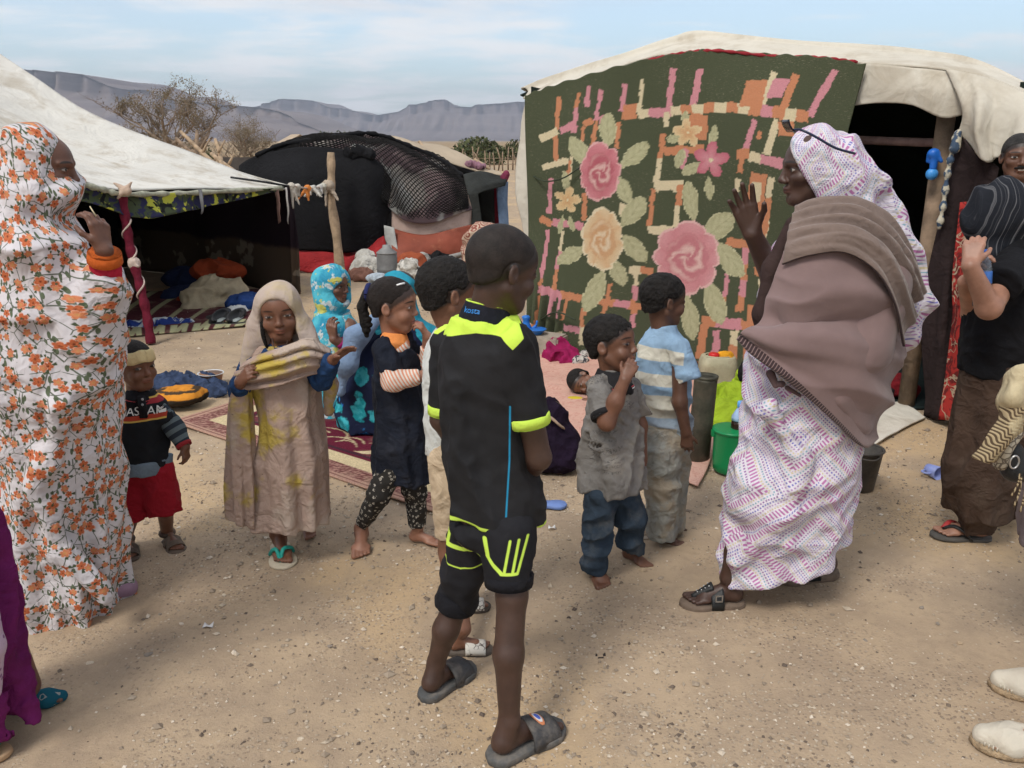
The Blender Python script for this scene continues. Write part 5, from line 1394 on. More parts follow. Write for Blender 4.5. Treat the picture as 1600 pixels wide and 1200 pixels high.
    lum = g.rng(g.noise(ob, 320, 2, 0.6), 0.3, 0.7, 0.80, 1.16); n = g.node('ShaderNodeVectorMath', operation='SCALE'); g.put(n.inputs[0], c); g.put(n.inputs['Scale'], lum)
    wear = g.mul(g.mul(g.rng(g.noise(g.map(ob, sc=(1, 1, 7)), 45, 3, 0.7), 0.60, 0.68), g.rng(g.noise(ob, 2.5, 3), 0.42, 0.60)), 0.6)
    cc = g.mix(wear, n.outputs[0], (0.36, 0.33, 0.24))
    BM = g.done(cc, 0.95, g.bump(g.add(g.noise(ob, 250, 2), g.mul(g.noise(ob, 8, 3), 1.2)), 0.3, 0.012), 0.1)
    o = grid_sheet('rose_blanket', P, BM, RT_, thick=0.012, cols=col)
    # guy cord gathered at the corner
    mb = MB(); mb.tube(crom([wallpt(826, 270, 0.03), wallpt(850, 283, 0.12), wallpt(880, 278, 0.12), wallpt(905, 262, 0.1)], 20), 0.006, 5); mb.build('tie_cord', plain('green_cord', (0.03, 0.04, 0.02)), RT_)
    mb = MB(); mb.tube(crom([wallpt(835, 505, 0.10), wallpt(868, 488, 0.16), wallpt(900, 500, 0.12)], 20), 0.007, 5); mb.build('tie_cord', plain('green_cord', (0, 0, 0)), RT_)
blanket()
# ------------------------------------------------------------------ people: the children
UP = np.array([0, 0, 1.0])
def gfoot(px, py, z=0.0): return gnd(px, py, z)
def xz(p, px, py, dy=0.0):
    q = p.P(px, py, dy) - ORG[p.t.name]; return (q[0], q[2])
def cuff(p, name, a, b, ra, rb, mat, parent=None):
    mb = MB(); n = nrm(np.asarray(b) - a)
    mb.tube([a, a + (b - a) * 0.1, b - (b - a) * 0.1, b, b - n * 0.004], [ra * 0.96, ra * 1.02, rb * 1.02, rb, rb * 0.8], 20)
    return mb.build(name, mat, parent or p.t)

def boy_black():
    hl, tl = gfoot(663, 1086, 0.024), gfoot(733, 1036, 0.024); hr, tr = gfoot(770, 1182, 0.024), gfoot(872, 1128, 0.024)
    p = Person('barefoot-legged person in black football kit with neon yoke, back turned, grey slides', (hl + hr) / 2 * [1, 1, 0], 2.06)
    P = p.P
    rows = [(845, 704, 847, 0.108), (780, 703, 841, 0.10), (700, 694, 830, 0.10), (620, 689, 822, 0.10), (560, 687, 820, 0.098), (530, 692, 817, 0.094), (512, 697, 813, 0.087), (502, 704, 806, 0.076), (494, 714, 799, 0.064)]
    p.B.loft(p.rows(rows[:-1], -0.02), k=0.02)
    c, R = p.head(787, 421, 0.212, 62, 14, 0, 0.0, neck=P(762, 495), nr=0.043)
    al = hl + nrm(tl - hl) * 0.055 + UP * 0.085; ar = hr + nrm(tr - hr) * 0.055 + UP * 0.085
    kl, kr = P(716, 935, 0.10), P(800, 930, -0.10)
    p.limb([P(742, 830, 0.04), kl, (kl * 0.55 + al * 0.45) + V3(-0.006, -0.012, 0), al], [0.058, 0.038, 0.037, 0.026])
    p.limb([P(793, 830, -0.04), kr, (kr * 0.55 + ar * 0.45) + V3(-0.006, -0.012, 0), ar], [0.058, 0.040, 0.039, 0.027])
    p.foot(al, hl, tl, flip=-1, ra=0.13); p.foot(ar, hr, tr, flip=1, ra=0.13)
    sr, er, wr = P(806, 548, -0.07), P(842, 715, -0.06), P(816, 752, 0.10)
    p.limb([sr, er, wr], [0.040, 0.032, 0.024], 0.012)
    p.hand(wr, P(775, 752, 0.16) - wr, V3(-0.5, 0.2, -0.3), 0.135, True, curl=(35, 38, 40, 42))
    s_l, e_l, w_l = P(703, 545, 0.10), P(690, 655, 0.09), P(745, 748, 0.22)
    p.limb([s_l, e_l, w_l], [0.040, 0.031, 0.024], 0.012)
    p.hand(w_l, P(790, 752, 0.22) - w_l, V3(0.0, -0.6, -0.2), 0.135, False, curl=(30, 30, 32, 34))
    p.body(skin('skin_deep_brown', (0.058, 0.030, 0.021)))
    p.hair(HAIR_S, 0.25, -0.34, 0.010)
    # jersey
    g = G('black_jersey'); o = g.sep(g.obj()); x, z = o[0], o[2]
    q = lambda a, b, d=-0.09: xz(p, a, b, d)
    c0 = vary(g, (0.017, 0.017, 0.019), None, 0.25, 8)
    zl = g.plin(x, [q(683, 524, 0.07), q(700, 515, 0.03), q(745, 516, -0.05), q(783, 524, -0.085), q(801, 543, -0.1), q(819, 526, -0.1)])
    edge = g.plin(x, [q(783, 470), q(795, 480), q(808, 497), q(819, 526)])
    mk = g.mul(g.less(zl, z, 0.0012), g.mul(g.less(z, edge, 0.0015), g.less(x, q(818, 520)[0], 0.002)))
    col = g.mix(mk, c0, vary(g, (0.58, 0.80, 0.09), None, 0.06, 14))
    col = g.mix(g.math('MAXIMUM', g.seg(x, z, q(797, 632), q(796, 720), 0.0022), g.seg(x, z, q(796, 720), q(789, 832), 0.0022)), col, (0.02, 0.25, 0.45))
    hem = g.seg(x, z, q(690, 818, -0.1), q(860, 842, -0.1), 0.006)
    col = g.mix(hem, col, (0.55, 0.76, 0.10))
    on = g.obj(); jm = g.done(col, 0.8, g.bump(g.add(g.noise(on, 12, 3, 0.5, 0.6), g.mul(g.noise(on, 700, 1), 0.05)), 0.3, 0.015), 0.2)
    S = SDF().loft(p.rows(rows, 0.004), k=0.02)
    e1 = P(829, 662, -0.075); S.fr(sr + V3(0, 0, 0.012), e1, 0.058, 0.049, 0.03)
    e2 = P(696, 646, 0.095); S.fr(s_l + V3(0, 0, 0.01), e2, 0.055, 0.046, 0.03)
    # slanting hem, lower at the seat
    S.half(P(698, 822, -0.1), V3(-0.13, 0, -1)); 
    vf = WNoise(70, 26, 8, (1, 1, 0.12)); zz0 = P(750, 640)[2]
    jo = p.cloth('jersey', S, jm, 0.006, lambda Q: wrinkles(12, 0.006, 34, (1, 1, 0.4))(Q) + 0.007 * vf(Q) * np.clip((zz0 - Q[:, 2]) / 0.25, 0, 1))
    NEON = cloth('neon_trim', (0.55, 0.76, 0.10), 0.06, 12)
    d = nrm(e1 - sr); cuff(p, 'cuff', e1 - d * 0.024, e1 + d * 0.003, 0.0525, 0.0515, NEON, jo)
    d = nrm(e2 - s_l); cuff(p, 'cuff', e2 - d * 0.022, e2 + d * 0.003, 0.049, 0.048, NEON, jo)
    # stand collar
    KB = cloth('black_rib', (0.014, 0.015, 0.022), 0.2, 20)
    C = SDF().fr(P(759, 499, 0), P(763, 474, 0.005), 0.069, 0.057, 0.0); C.rc(P(759, 505), P(768, 450, 0.01), 0.046, 0.046, 0.0, 's')
    co = p.cloth('collar', C, KB, 0.004, parent=jo)
    mb = MB(); cc = P(764, 475.0, 0.005); th = np.linspace(0, 2 * math.pi, 30); d = nrm(P(764, 474, 0.005) - P(759, 500, 0)); a = nrm(np.cross(d, [0, 1, 0])); b = np.cross(d, a)
    mb.tube([cc + (a * math.cos(t) + b * math.sin(t)) * 0.057 for t in th], 0.0025, 6, cap=False); mb.build('collar_piping', NEON, jo)
    try: decal_text('kosta', 0.021, P(734, 490, -0.065), V3(0.96, -0.25, -0.05), V3(0.1, 0.1, 1), plain('blue_print', (0.02, 0.22, 0.62)), co, jo, push=0.05, off=0.003)
    except Exception as e: print('decal', e)
    # shorts
    g = G('black_shorts'); o = g.sep(g.obj()); x, z = o[0], o[2]
    c0 = vary(g, (0.014, 0.014, 0.017), None, 0.25, 8); NE = (0.55, 0.76, 0.10)
    def stroke(col, pts, w, dd=-0.12):
        for a, b in zip(pts[:-1], pts[1:]): col = g.mix(g.seg(x, z, xz(p, *a, dd), xz(p, *b, dd), w), col, NE)
        return col
    col = stroke(c0, [(757, 845), (762, 872), (783, 890)], 0.0055)
    col = stroke(col, [(797, 842), (788, 888)], 0.0036); col = stroke(col, [(811, 841), (801, 888)], 0.0036); col = stroke(col, [(825, 838), (809, 888)], 0.0034); col = stroke(col, [(783, 891), (808, 890)], 0.004)
    col = stroke(col, [(695, 850), (725, 850), (748, 843)], 0.007, 0.02); col = stroke(col, [(703, 828), (699, 848)], 0.004, 0.02); col = stroke(col, [(690, 878), (720, 885), (757, 876)], 0.0022, 0.02)
    shm = g.done(col, 0.85, g.bump(g.noise(g.obj(), 16, 3, 0.5, 0.5), 0.3, 0.015), 0.2)
    S = SDF().el(P(767, 822), (0.112, 0.10, 0.06), k=0.03)
    S.fr(P(740, 830, 0.05), P(712, 945, 0.10), 0.072, 0.058, 0.02); S.fr(P(794, 830, -0.06), P(795, 912, -0.09), 0.074, 0.062, 0.02)
    so_ = p.cloth('shorts', S, shm, 0.006, wrinkles(19, 0.0035, 45))
    mb = p
    cuff(p, 'cuff', P(717, 925, 0.095), P(712, 947, 0.10), 0.061, 0.060, cloth('black_cuff', (0.012, 0.012, 0.015)), so_); cuff(p, 'cuff', P(795, 895, -0.085), P(795, 914, -0.09), 0.066, 0.064, cloth('black_cuff', (0, 0, 0)), so_)
    # slides
    RUB = plain('grey_rubber', (0.072, 0.074, 0.075), 0.75, 0.2, 15, 0.2, 90, dirt=((0.24, 0.2, 0.16), 0.5))
    RUBD = plain('dark_rubber_strap', (0.045, 0.046, 0.050), 0.7, 0.2, 15, 0.3, 140, dirt=((0.22, 0.19, 0.16), 0.45))
    for h, t_, nm in ((hl, tl, 0), (hr, tr, 1)):
        s_ = thing('slide', None, None, (0, 0, 0)); bpy.data.objects.remove(s_)
        so2 = sole(p.t, h - UP * 0.022, t_ - UP * 0.022, 0.024, RUB, 1.18, 'slide_sole', 0.07)
        st = band(so2, h, t_, -0.008, 0.46, 0.86, 0.225, 0.30, RUBD, 'slide_strap', th=0.007)
        if nm:
            mbd = MB(); A = lambda a, l, zz: h + nrm(t_ - h) * a * np.linalg.norm(t_ - h) + nrm(np.cross(nrm(t_ - h), UP)) * l * np.linalg.norm(t_ - h) + UP * zz * np.linalg.norm(t_ - h)
            LGO = [plain('logo_orange', (0.60, 0.22, 0.10), 0.6), plain('logo_white', (0.7, 0.68, 0.66), 0.6), plain('logo_blue', (0.07, 0.12, 0.5), 0.6)]
            for (dz, sc, m) in ((0.0, 1.0, LGO[0]), (0.0012, 0.72, LGO[1]), (0.0024, 0.45, LGO[2])):
                P_ = []
                for u in np.linspace(-1, 1, 7):
                    row = []
                    for v in np.linspace(-1, 1, 9):
                        a_ = 0.66 + u * 0.06 * sc * math.sqrt(max(0, 1 - v * v * 0.9)); l = v * 0.13 * sc
                        u01 = (a_ - 0.46) / 0.40; ang = math.acos(max(-1, min(1, l / 0.225)))
                        hz = 0.30 * (1 - 0.35 * u01) * math.sin(ang) ** 0.7
                        row.append(A(a_, l, hz) + UP * (-0.008 + 0.0055 + dz))
                    P_.append(row)
                grid_sheet('logo', np.array(P_), m, so2, thick=0.0012)
boy_black()

def boy_white():
    h1, t1 = gfoot(700, 1014, 0.018), gfoot(768, 1012, 0.018); h2, t2 = gfoot(705, 948, 0.018), gfoot(764, 944, 0.018)
    p = Person('person in white long shirt and beige trousers, half hidden behind the black-kit wearer', (h1 + h2) / 2 * [1, 1, 0], 2.5)
    P = p.P
    rows = [(708, 668, 772, 0.08), (660, 664, 772, 0.085), (600, 662, 770, 0.085), (560, 663, 768, 0.08), (530, 670, 760, 0.072), (512, 682, 748, 0.06), (502, 694, 738, 0.05)]
    p.B.loft(p.rows(rows, -0.012), k=0.02)
    p.head(703, 457, 0.212, 66, 2, 0, 0.0, neck=P(713, 525), nr=0.040)
    a1 = h1 + V3(0.05, 0, 0.075); a2 = h2 + V3(0.05, 0, 0.075)
    k1, k2 = P(705, 860, -0.02), P(735, 850, 0.1)
    p.limb([P(705, 720, -0.04), k1, k1 * 0.5 + a1 * 0.5 + V3(-0.01, 0, 0), a1], [0.055, 0.040, 0.038, 0.027]); p.limb([P(735, 720, 0.04), k2, k2 * 0.5 + a2 * 0.5 + V3(-0.01, 0, 0), a2], [0.055, 0.040, 0.038, 0.027])
    p.foot(a1, h1, t1, flip=-1); p.foot(a2, h2, t2, flip=1)
    sr, er, wr = P(712, 560, -0.08), P(725, 640, -0.05), P(760, 620, 0.1)
    p.limb([sr, er, wr], [0.036, 0.03, 0.022]); p.hand(wr, V3(0.8, 0.5, 0.1), V3(0, 0.3, -1), 0.12, True)
    sl_, el_, wl = P(740, 560, 0.1), P(750, 640, 0.12), P(775, 620, 0.16)
    p.limb([sl_, el_, wl], [0.036, 0.03, 0.022]); p.hand(wl, V3(0.8, 0.3, 0.1), V3(0, 0.3, -1), 0.12, False)
    p.body(skin('skin_mid_brown_a', (0.17, 0.078, 0.046)))
    p.hair(HAIR, 0.27, -0.32, 0.020, rough=0.0015)
    WS = cloth('white_cotton', (0.60, 0.62, 0.60), 0.07, 6, 0.9, 0.5, dirt=((0.42, 0.38, 0.32), 0.35))
    S = SDF().loft(p.rows(rows, 0.004), k=0.02).fr(sr, er + V3(0, 0, -0.02), 0.05, 0.045, 0.03).rc(er, wr, 0.042, 0.032, 0.02).rc(sl_, el_, 0.05, 0.042, 0.03).rc(el_, wl, 0.042, 0.032, 0.02)
    p.cloth('shirt', S, WS, 0.006, wrinkles(23, 0.006, 34, (0.6, 0.6, 1.2)))
    S = SDF().fr(P(713, 512), P(714, 500), 0.054, 0.046, 0.0); S.rc(P(713, 520), P(715, 480), 0.040, 0.040, 0, 's')
    p.cloth('collar', S, cloth('blue_rib', (0.14, 0.17, 0.28)), 0.004)
    S = SDF().el(P(718, 715), (0.095, 0.09, 0.05), k=0.03).fr(P(702, 715, -0.04), P(704, 835, -0.02), 0.062, 0.05, 0.02).fr(P(738, 715, 0.04), P(735, 830, 0.1), 0.062, 0.052, 0.02)
    p.cloth('trousers', S, cloth('beige_cotton', (0.50, 0.39, 0.27), 0.12, 6, 0.9, 0.5, dirt=((0.35, 0.27, 0.19), 0.3)), 0.006, wrinkles(29, 0.006, 40))
    SO = plain('dark_sandal_sole', (0.075, 0.06, 0.05), 0.85, 0.2, 20, dirt=((0.2, 0.16, 0.12), 0.4))
    g = G('cracked_white_strap'); o = g.obj(); v = g.voro(o, 55, 'DISTANCE_TO_EDGE')
    WST = g.done(g.mix(g.mul(g.less(v['Distance'], 0.05, 0.03), g.rng(g.noise(o, 30, 2), 0.42, 0.55)), (0.66, 0.62, 0.55), (0.08, 0.06, 0.05)), 0.7)
    for h, t_ in ((h1, t1), (h2, t2)):
        s_ = sole(p.t, h - UP * 0.017, t_ - UP * 0.017, 0.018, SO, 1.12, 'sandal_sole', 0.05)
        band(s_, h, t_, -0.006, 0.40, 0.86, 0.215, 0.27, WST, 'sandal_strap', th=0.006)
boy_white()

def girl_navy():
    h1, t1 = gfoot(566, 838), gfoot(563, 876); h2, t2 = gfoot(640, 843), gfoot(690, 852)
    p = Person('person in navy pinafore over striped sleeves, flowered leggings, hand held to mouth', (h1 + h2) / 2 * [1, 1, 0], 3.08)
    P = p.P
    rows = [(752, 587, 674, 0.10), (700, 584, 669, 0.10), (640, 584, 662, 0.09), (590, 583, 655, 0.082), (555, 586, 652, 0.078), (535, 593, 646, 0.068), (522, 601, 638, 0.055)]
    p.B.loft(p.rows(rows[1:], -0.024), k=0.02)
    p.head(616, 477, 0.208, 98, 2, 0, -0.01, neck=P(617, 535), nr=0.037)
    a1 = h1 + nrm(t1 - h1) * 0.04 + UP * 0.06; a2 = h2 + nrm(t2 - h2) * 0.04 + UP * 0.06
    k1, k2 = P(592, 772, -0.06), P(648, 770, 0.04)
    p.limb([P(620, 710, -0.02), k1, k1 * 0.5 + a1 * 0.5, a1], [0.035, 0.030, 0.027, 0.022]); p.limb([P(640, 710, 0.02), k2, k2 * 0.5 + a2 * 0.5, a2], [0.033, 0.026, 0.022, 0.022])
    p.foot(a1, h1, t1, flip=1); p.foot(a2, h2, t2, flip=1)
    sr, er, wr = P(601, 549, -0.075), P(613, 596, -0.12), P(655, 588, -0.10)
    p.limb([sr, er, wr], [0.032, 0.026, 0.019]); p.hand(wr, V3(1, 0.15, 0.05), V3(0, 0.9, -0.3), 0.105, True, curl=(25, 25, 28, 30))
    sl_, el_, wl = P(640, 548, 0.075), P(668, 590, 0.03), P(668, 526, -0.03)
    p.limb([sl_, el_, wl], [0.032, 0.026, 0.019]); p.hand(wl, P(655, 505, -0.04) - wl, V3(-1, 0.1, -0.2), 0.10, False, curl=(48, 52, 52, 50), spread=4)
    p.body(skin('skin_light_brown', (0.285, 0.135, 0.085), (0.30, 0.11, 0.09)))
    def tail(H, c, R, hh):
        L = lambda x, y, z: c + R @ (np.array([x, y, z]) * hh)
        H.el(L(0, -0.43, 0.22), np.array([0.13, 0.13, 0.13]) * hh, R, 0.01)
        H.chain([L(0.03, -0.50, 0.18), L(0.05, -0.58, -0.05), L(0.06, -0.54, -0.35), L(0.06, -0.50, -0.58)], [0.018, 0.02, 0.017, 0.009], 0.006)
        for i in range(7): H.el(L(0.05, -0.52 - 0.05 * math.sin(i), 0.12 - i * 0.1), (0.017, 0.019, 0.012), None, 0.004)
    c, R, hh = p.hf
    g = G('combed_black_hair'); o = g.obj()
    CH = g.done(vary(g, (0.016, 0.011, 0.009), o, 0.4, 20), 0.6, g.bump(g.noise(g.map(o, sc=(1, 1, 4)), 120, 3, 0.7), 0.9, 0.006), 0.25)
    ho = p.hair(CH, 0.30, -0.24, 0.014, rough=0.0008)
    H = SDF(); tail(H, c, R, hh)
    V, Q = H.mesh(0.004); mesh_obj('ponytail', V, Q, HAIR, p.t)
    L = lambda x, y, z: c + R @ (np.array([x, y, z]) * hh)
    mb = MB(); th = np.linspace(0, 2 * math.pi, 18)
    mb.tube([L(0.13 * math.cos(t), -0.47, 0.20 + 0.13 * math.sin(t)) for t in th], 0.011, 8, cap=False); mb.build('scrunchie', cloth('navy_scrunchie', (0.02, 0.025, 0.09)), p.t)
    mb = MB(); mb.tube([L(0.20, 0.10, 0.40), L(0.16, 0.16, 0.42), L(0.10, 0.22, 0.43)], 0.004, 6); mb.build('hair_clip', plain('white_clip', (0.8, 0.8, 0.8), 0.3), p.t)
    NV = cloth('navy_jersey', (0.013, 0.016, 0.026), 0.25, 6, 0.9, 0.4, dirt=((0.05, 0.05, 0.06), 0.3))
    z0, z1 = P(630, 752)[2], P(630, 600)[2]
    S = SDF().loft(p.rows(rows, 0.003), k=0.02, fold=pleats(5, 7, 0.012, z0, z1)).fr(sr + V3(0, 0, 0.005), sr + (er - sr) * 0.72, 0.046, 0.042, 0.02).fr(sl_, sl_ + (el_ - sl_) * 0.6, 0.046, 0.042, 0.02)
    S.el(P(630, 530, -0.07), (0.040, 0.05, 0.045), None, 0.01, 's')
    do = p.cloth('dress', S, NV, 0.006, wrinkles(31, 0.006, 40))
    g = G('peach_stripe_knit'); o = g.sep(g.obj()); e0 = er - ORG[p.t.name]; ax = nrm(wr - er)
    tt = g.add(g.add(g.mul(g.sub(o[0], e0[0]), ax[0] * 0.9 + 0.1), g.mul(g.sub(o[2], e0[2]), 0.55)), 0)
    sw = g.math('SINE', g.mul(tt, 6.28 / 0.0125))
    SM = g.done(g.mix(g.rng(sw, -0.25, 0.25), (0.62, 0.27, 0.17), (0.68, 0.62, 0.55)), 0.9, g.bump(g.noise(g.obj(), 20, 3), 0.3, 0.01))
    S = SDF().rc(sr, er, 0.037, 0.038, 0.02).fr(er, wr, 0.038, 0.030, 0.02); S.rc(sl_, el_, 0.036, 0.034, 0.02).fr(el_, el_ + (wl - el_) * 0.75, 0.034, 0.027, 0.02)
    S.el(P(622, 541, -0.03), (0.046, 0.045, 0.04), None, 0.01)
    p.cloth('undershirt', S, SM, 0.005, wrinkles(33, 0.003, 60, (1, 1, 1)))
    OR = cloth('orange_trim', (0.75, 0.27, 0.08), 0.08)
    S = SDF().fr(P(616, 533, -0.02), P(617, 520, -0.015), 0.058, 0.044, 0.0); S.rc(P(616, 545), P(617, 500), 0.039, 0.039, 0, 's'); p.cloth('neck_trim', S, OR, 0.004)
    g = G('ditsy_floral_leggings'); o = g.obj(); v = g.voro(o, 58)
    dst = v['Distance']; ring = g.less(dst, 0.36, 0.06); dot = g.less(dst, 0.12, 0.04)
    pet = g.rng(g.noise(o, 190, 2), 0.42, 0.55)
    c = g.mix(g.mul(g.mul(ring, pet), 0.85), (0.022, 0.020, 0.018), (0.50, 0.46, 0.40)); c = g.mix(dot, c, (0.05, 0.04, 0.03))
    LG = g.done(c, 0.9)
    S = SDF().el(P(630, 710), (0.08, 0.08, 0.06), k=0.02)
    S.rc(P(618, 715, -0.03), k1, 0.058, 0.046, 0.02).fr(k1, a1 + (k1 - a1) * 0.14, 0.046, 0.030, 0.012).rc(P(642, 715, 0.03), k2, 0.058, 0.046, 0.02).fr(k2, a2 + (k2 - a2) * 0.10, 0.052, 0.036, 0.012)
    p.cloth('leggings', S, LG, 0.005, wrinkles(37, 0.0025, 60))
girl_navy()

def boy_grey():
    h1, t1 = gfoot(926, 886), gfoot(945, 925); h2, t2 = gfoot(974, 868), gfoot(1017, 890)
    p = Person('small barefoot person in grey polo shirt and blue jeans, fingers at mouth, looking up', (h1 + h2) / 2 * [1, 1, 0], 2.87)
    P = p.P
    rows = [(762, 903, 1005, 0.108), (725, 905, 1003, 0.105), (680, 912, 999, 0.09), (630, 920, 994, 0.075), (603, 928, 990, 0.07), (588, 936, 984, 0.06), (575, 945, 977, 0.048)]
    p.B.loft(p.rows(rows[2:], -0.028), k=0.02); p.B.rc(P(955, 690), P(955, 755), 0.05, 0.045, 0.03)
    p.head(957, 538, 0.206, 118, -9, -4, 0.0, neck=P(958, 592), nr=0.037)
    a1 = h1 + nrm(t1 - h1) * 0.035 + UP * 0.055; a2 = h2 + nrm(t2 - h2) * 0.035 + UP * 0.055
    k1, k2 = P(937, 822, -0.04), P(985, 808, 0.02)
    p.limb([P(940, 750, -0.02), k1, a1], [0.04, 0.036, 0.024]); p.limb([P(970, 750, 0.02), k2, a2], [0.04, 0.036, 0.024])
    p.foot(a1, h1, t1, flip=1); p.foot(a2, h2, t2, flip=-1)
    sr, er, wr = P(934, 608, -0.065), P(948, 660, -0.15), P(976, 594, -0.15)
    p.limb([sr, er, er * 0.5 + wr * 0.5, wr], [0.032, 0.029, 0.027, 0.019]); p.hand(wr, P(990, 566, -0.13) - wr, V3(0.3, 0.9, 0.1), 0.105, True, curl=(38, 42, 44, 46), spread=4)
    sl_, el_, wl = P(984, 608, 0.065), P(1000, 665, 0.06), P(1004, 720, 0.03)
    p.limb([sl_, el_, wl], [0.032, 0.026, 0.019]); p.hand(wl, V3(0.1, -0.1, -1), V3(-0.9, 0, 0), 0.105, False)
    p.body(skin('skin_mid_brown_b', (0.155, 0.070, 0.042), gaze=0.035))
    p.hair(HAIR, 0.25, -0.30, 0.026, rough=0.002)
    g = G('faded_grey_polo'); ob = g.obj(); o = g.sep(ob); x, z = o[0], o[2]
    c = vary(g, (0.185, 0.175, 0.165), ob, 0.18, 7)
    c = g.mix(g.mul(g.rng(g.noise(ob, 9, 5, 0.6), 0.5, 0.68), 0.4), c, (0.30, 0.26, 0.21))
    q = lambda a, b: xz(p, a, b, -0.1)
    # worn print: script lines and a scroll on the chest, a brush mark on the yoke
    wn_ = g.rng(g.noise(g.map(ob, sc=(1, 1, 1.6)), 150, 3, 0.7), 0.5, 0.56)
    def stroke(c, a, b, w, s=0.55): return g.mix(g.mul(g.mul(g.seg(x, z, q(*a), q(*b), w, 0.003), wn_), s), c, (0.05, 0.048, 0.05))
    for a, b, w in (((925, 705), (955, 706), 0.014), ((955, 706), (970, 700), 0.008), ((948, 729), (972, 727), 0.006), ((946, 737), (968, 736), 0.006), ((922, 692), (962, 690), 0.004), ((930, 680), (962, 676), 0.009)): c = stroke(c, a, b, w)
    for a, b in (((921, 692), (927, 716)), ((927, 716), (948, 722)), ((948, 722), (966, 714)), ((936, 742), (968, 735)), ((929, 721), (972, 722))): c = stroke(c, a, b, 0.0018, 0.8)
    c = stroke(c, (918, 600), (945, 590), 0.010, 0.8); c = stroke(c, (990, 640), (976, 632), 0.012, 0.7)
    pm = g.done(c, 0.9, g.bump(crease(g, ob), 0.5, 0.015), 0.12)
    z0, z1 = P(950, 762)[2], P(950, 640)[2]
    se = er + (sr - er) * 0.18
    S = SDF().loft(p.rows(rows, 0.005), k=0.02, fold=pleats(8, 5, 0.009, z0, z1)).fr(sr + V3(0, 0, 0.006), se, 0.046, 0.047, 0.02).fr(sl_, el_ + (sl_ - el_) * 0.25, 0.045, 0.044, 0.02)
    po = p.cloth('polo_shirt', S, pm, 0.006, wrinkles(41, 0.007, 40))
    DK = cloth('charcoal_rib', (0.022, 0.021, 0.023), 0.2, 15)
    d = nrm(se - sr); cuff(p, 'sleeve_band', se - d * 0.016, se + d * 0.004, 0.049, 0.049, DK, po)
    S = SDF().fr(P(957, 602, -0.005), P(958, 577, 0), 0.078, 0.056, 0.0).rc(P(972, 596, -0.07), P(985, 612, -0.075), 0.02, 0.012, 0.01); S.rc(P(957, 605), P(958, 560), 0.042, 0.042, 0, 's')
    co = p.cloth('collar', S, DK, 0.004, parent=po)
    WT = plain('white_piping', (0.7, 0.68, 0.65), 0.8); RD = plain('red_piping', (0.45, 0.05, 0.06), 0.8)
    for m, dz, r in ((WT, 0.0, 0.079), (RD, 0.006, 0.0765)):
        mb = MB(); cc = P(957, 601.5, -0.005) + UP * dz; mb.tube([cc + V3(r * math.cos(q_), r * math.sin(q_), 0) for q_ in np.linspace(-2.9, -0.3, 24)], 0.0022, 6); mb.build('piping', m, po)
    g = G('dark_denim'); ob = g.obj()
    c = vary(g, (0.035, 0.052, 0.075), ob, 0.3, 9); c = g.mix(g.mul(g.rng(g.noise(ob, 8, 5, 0.65), 0.48, 0.66), 0.45), c, (0.12, 0.12, 0.115))
    DM = g.done(c, 0.9, g.bump(g.add(crease(g, ob), g.mul(g.noise(g.map(ob, sc=(1, 1, 0.2)), 500, 1), 0.1)), 0.5, 0.015), 0.15)
    S = SDF().el(P(955, 752), (0.065, 0.065, 0.04), k=0.03).rc(P(940, 772, -0.03), k1, 0.060, 0.056, 0.02).fr(k1, P(927, 890, -0.035), 0.056, 0.05, 0.02)  .rc(P(974, 768, 0.03), k2, 0.060, 0.056, 0.02).fr(k2, P(984, 862, 0.06), 0.056, 0.05, 0.02)
    p.cloth('jeans', S, DM, 0.006, wrinkles(43, 0.0045, 48, (0.8, 0.8, 1.0)))
boy_grey()

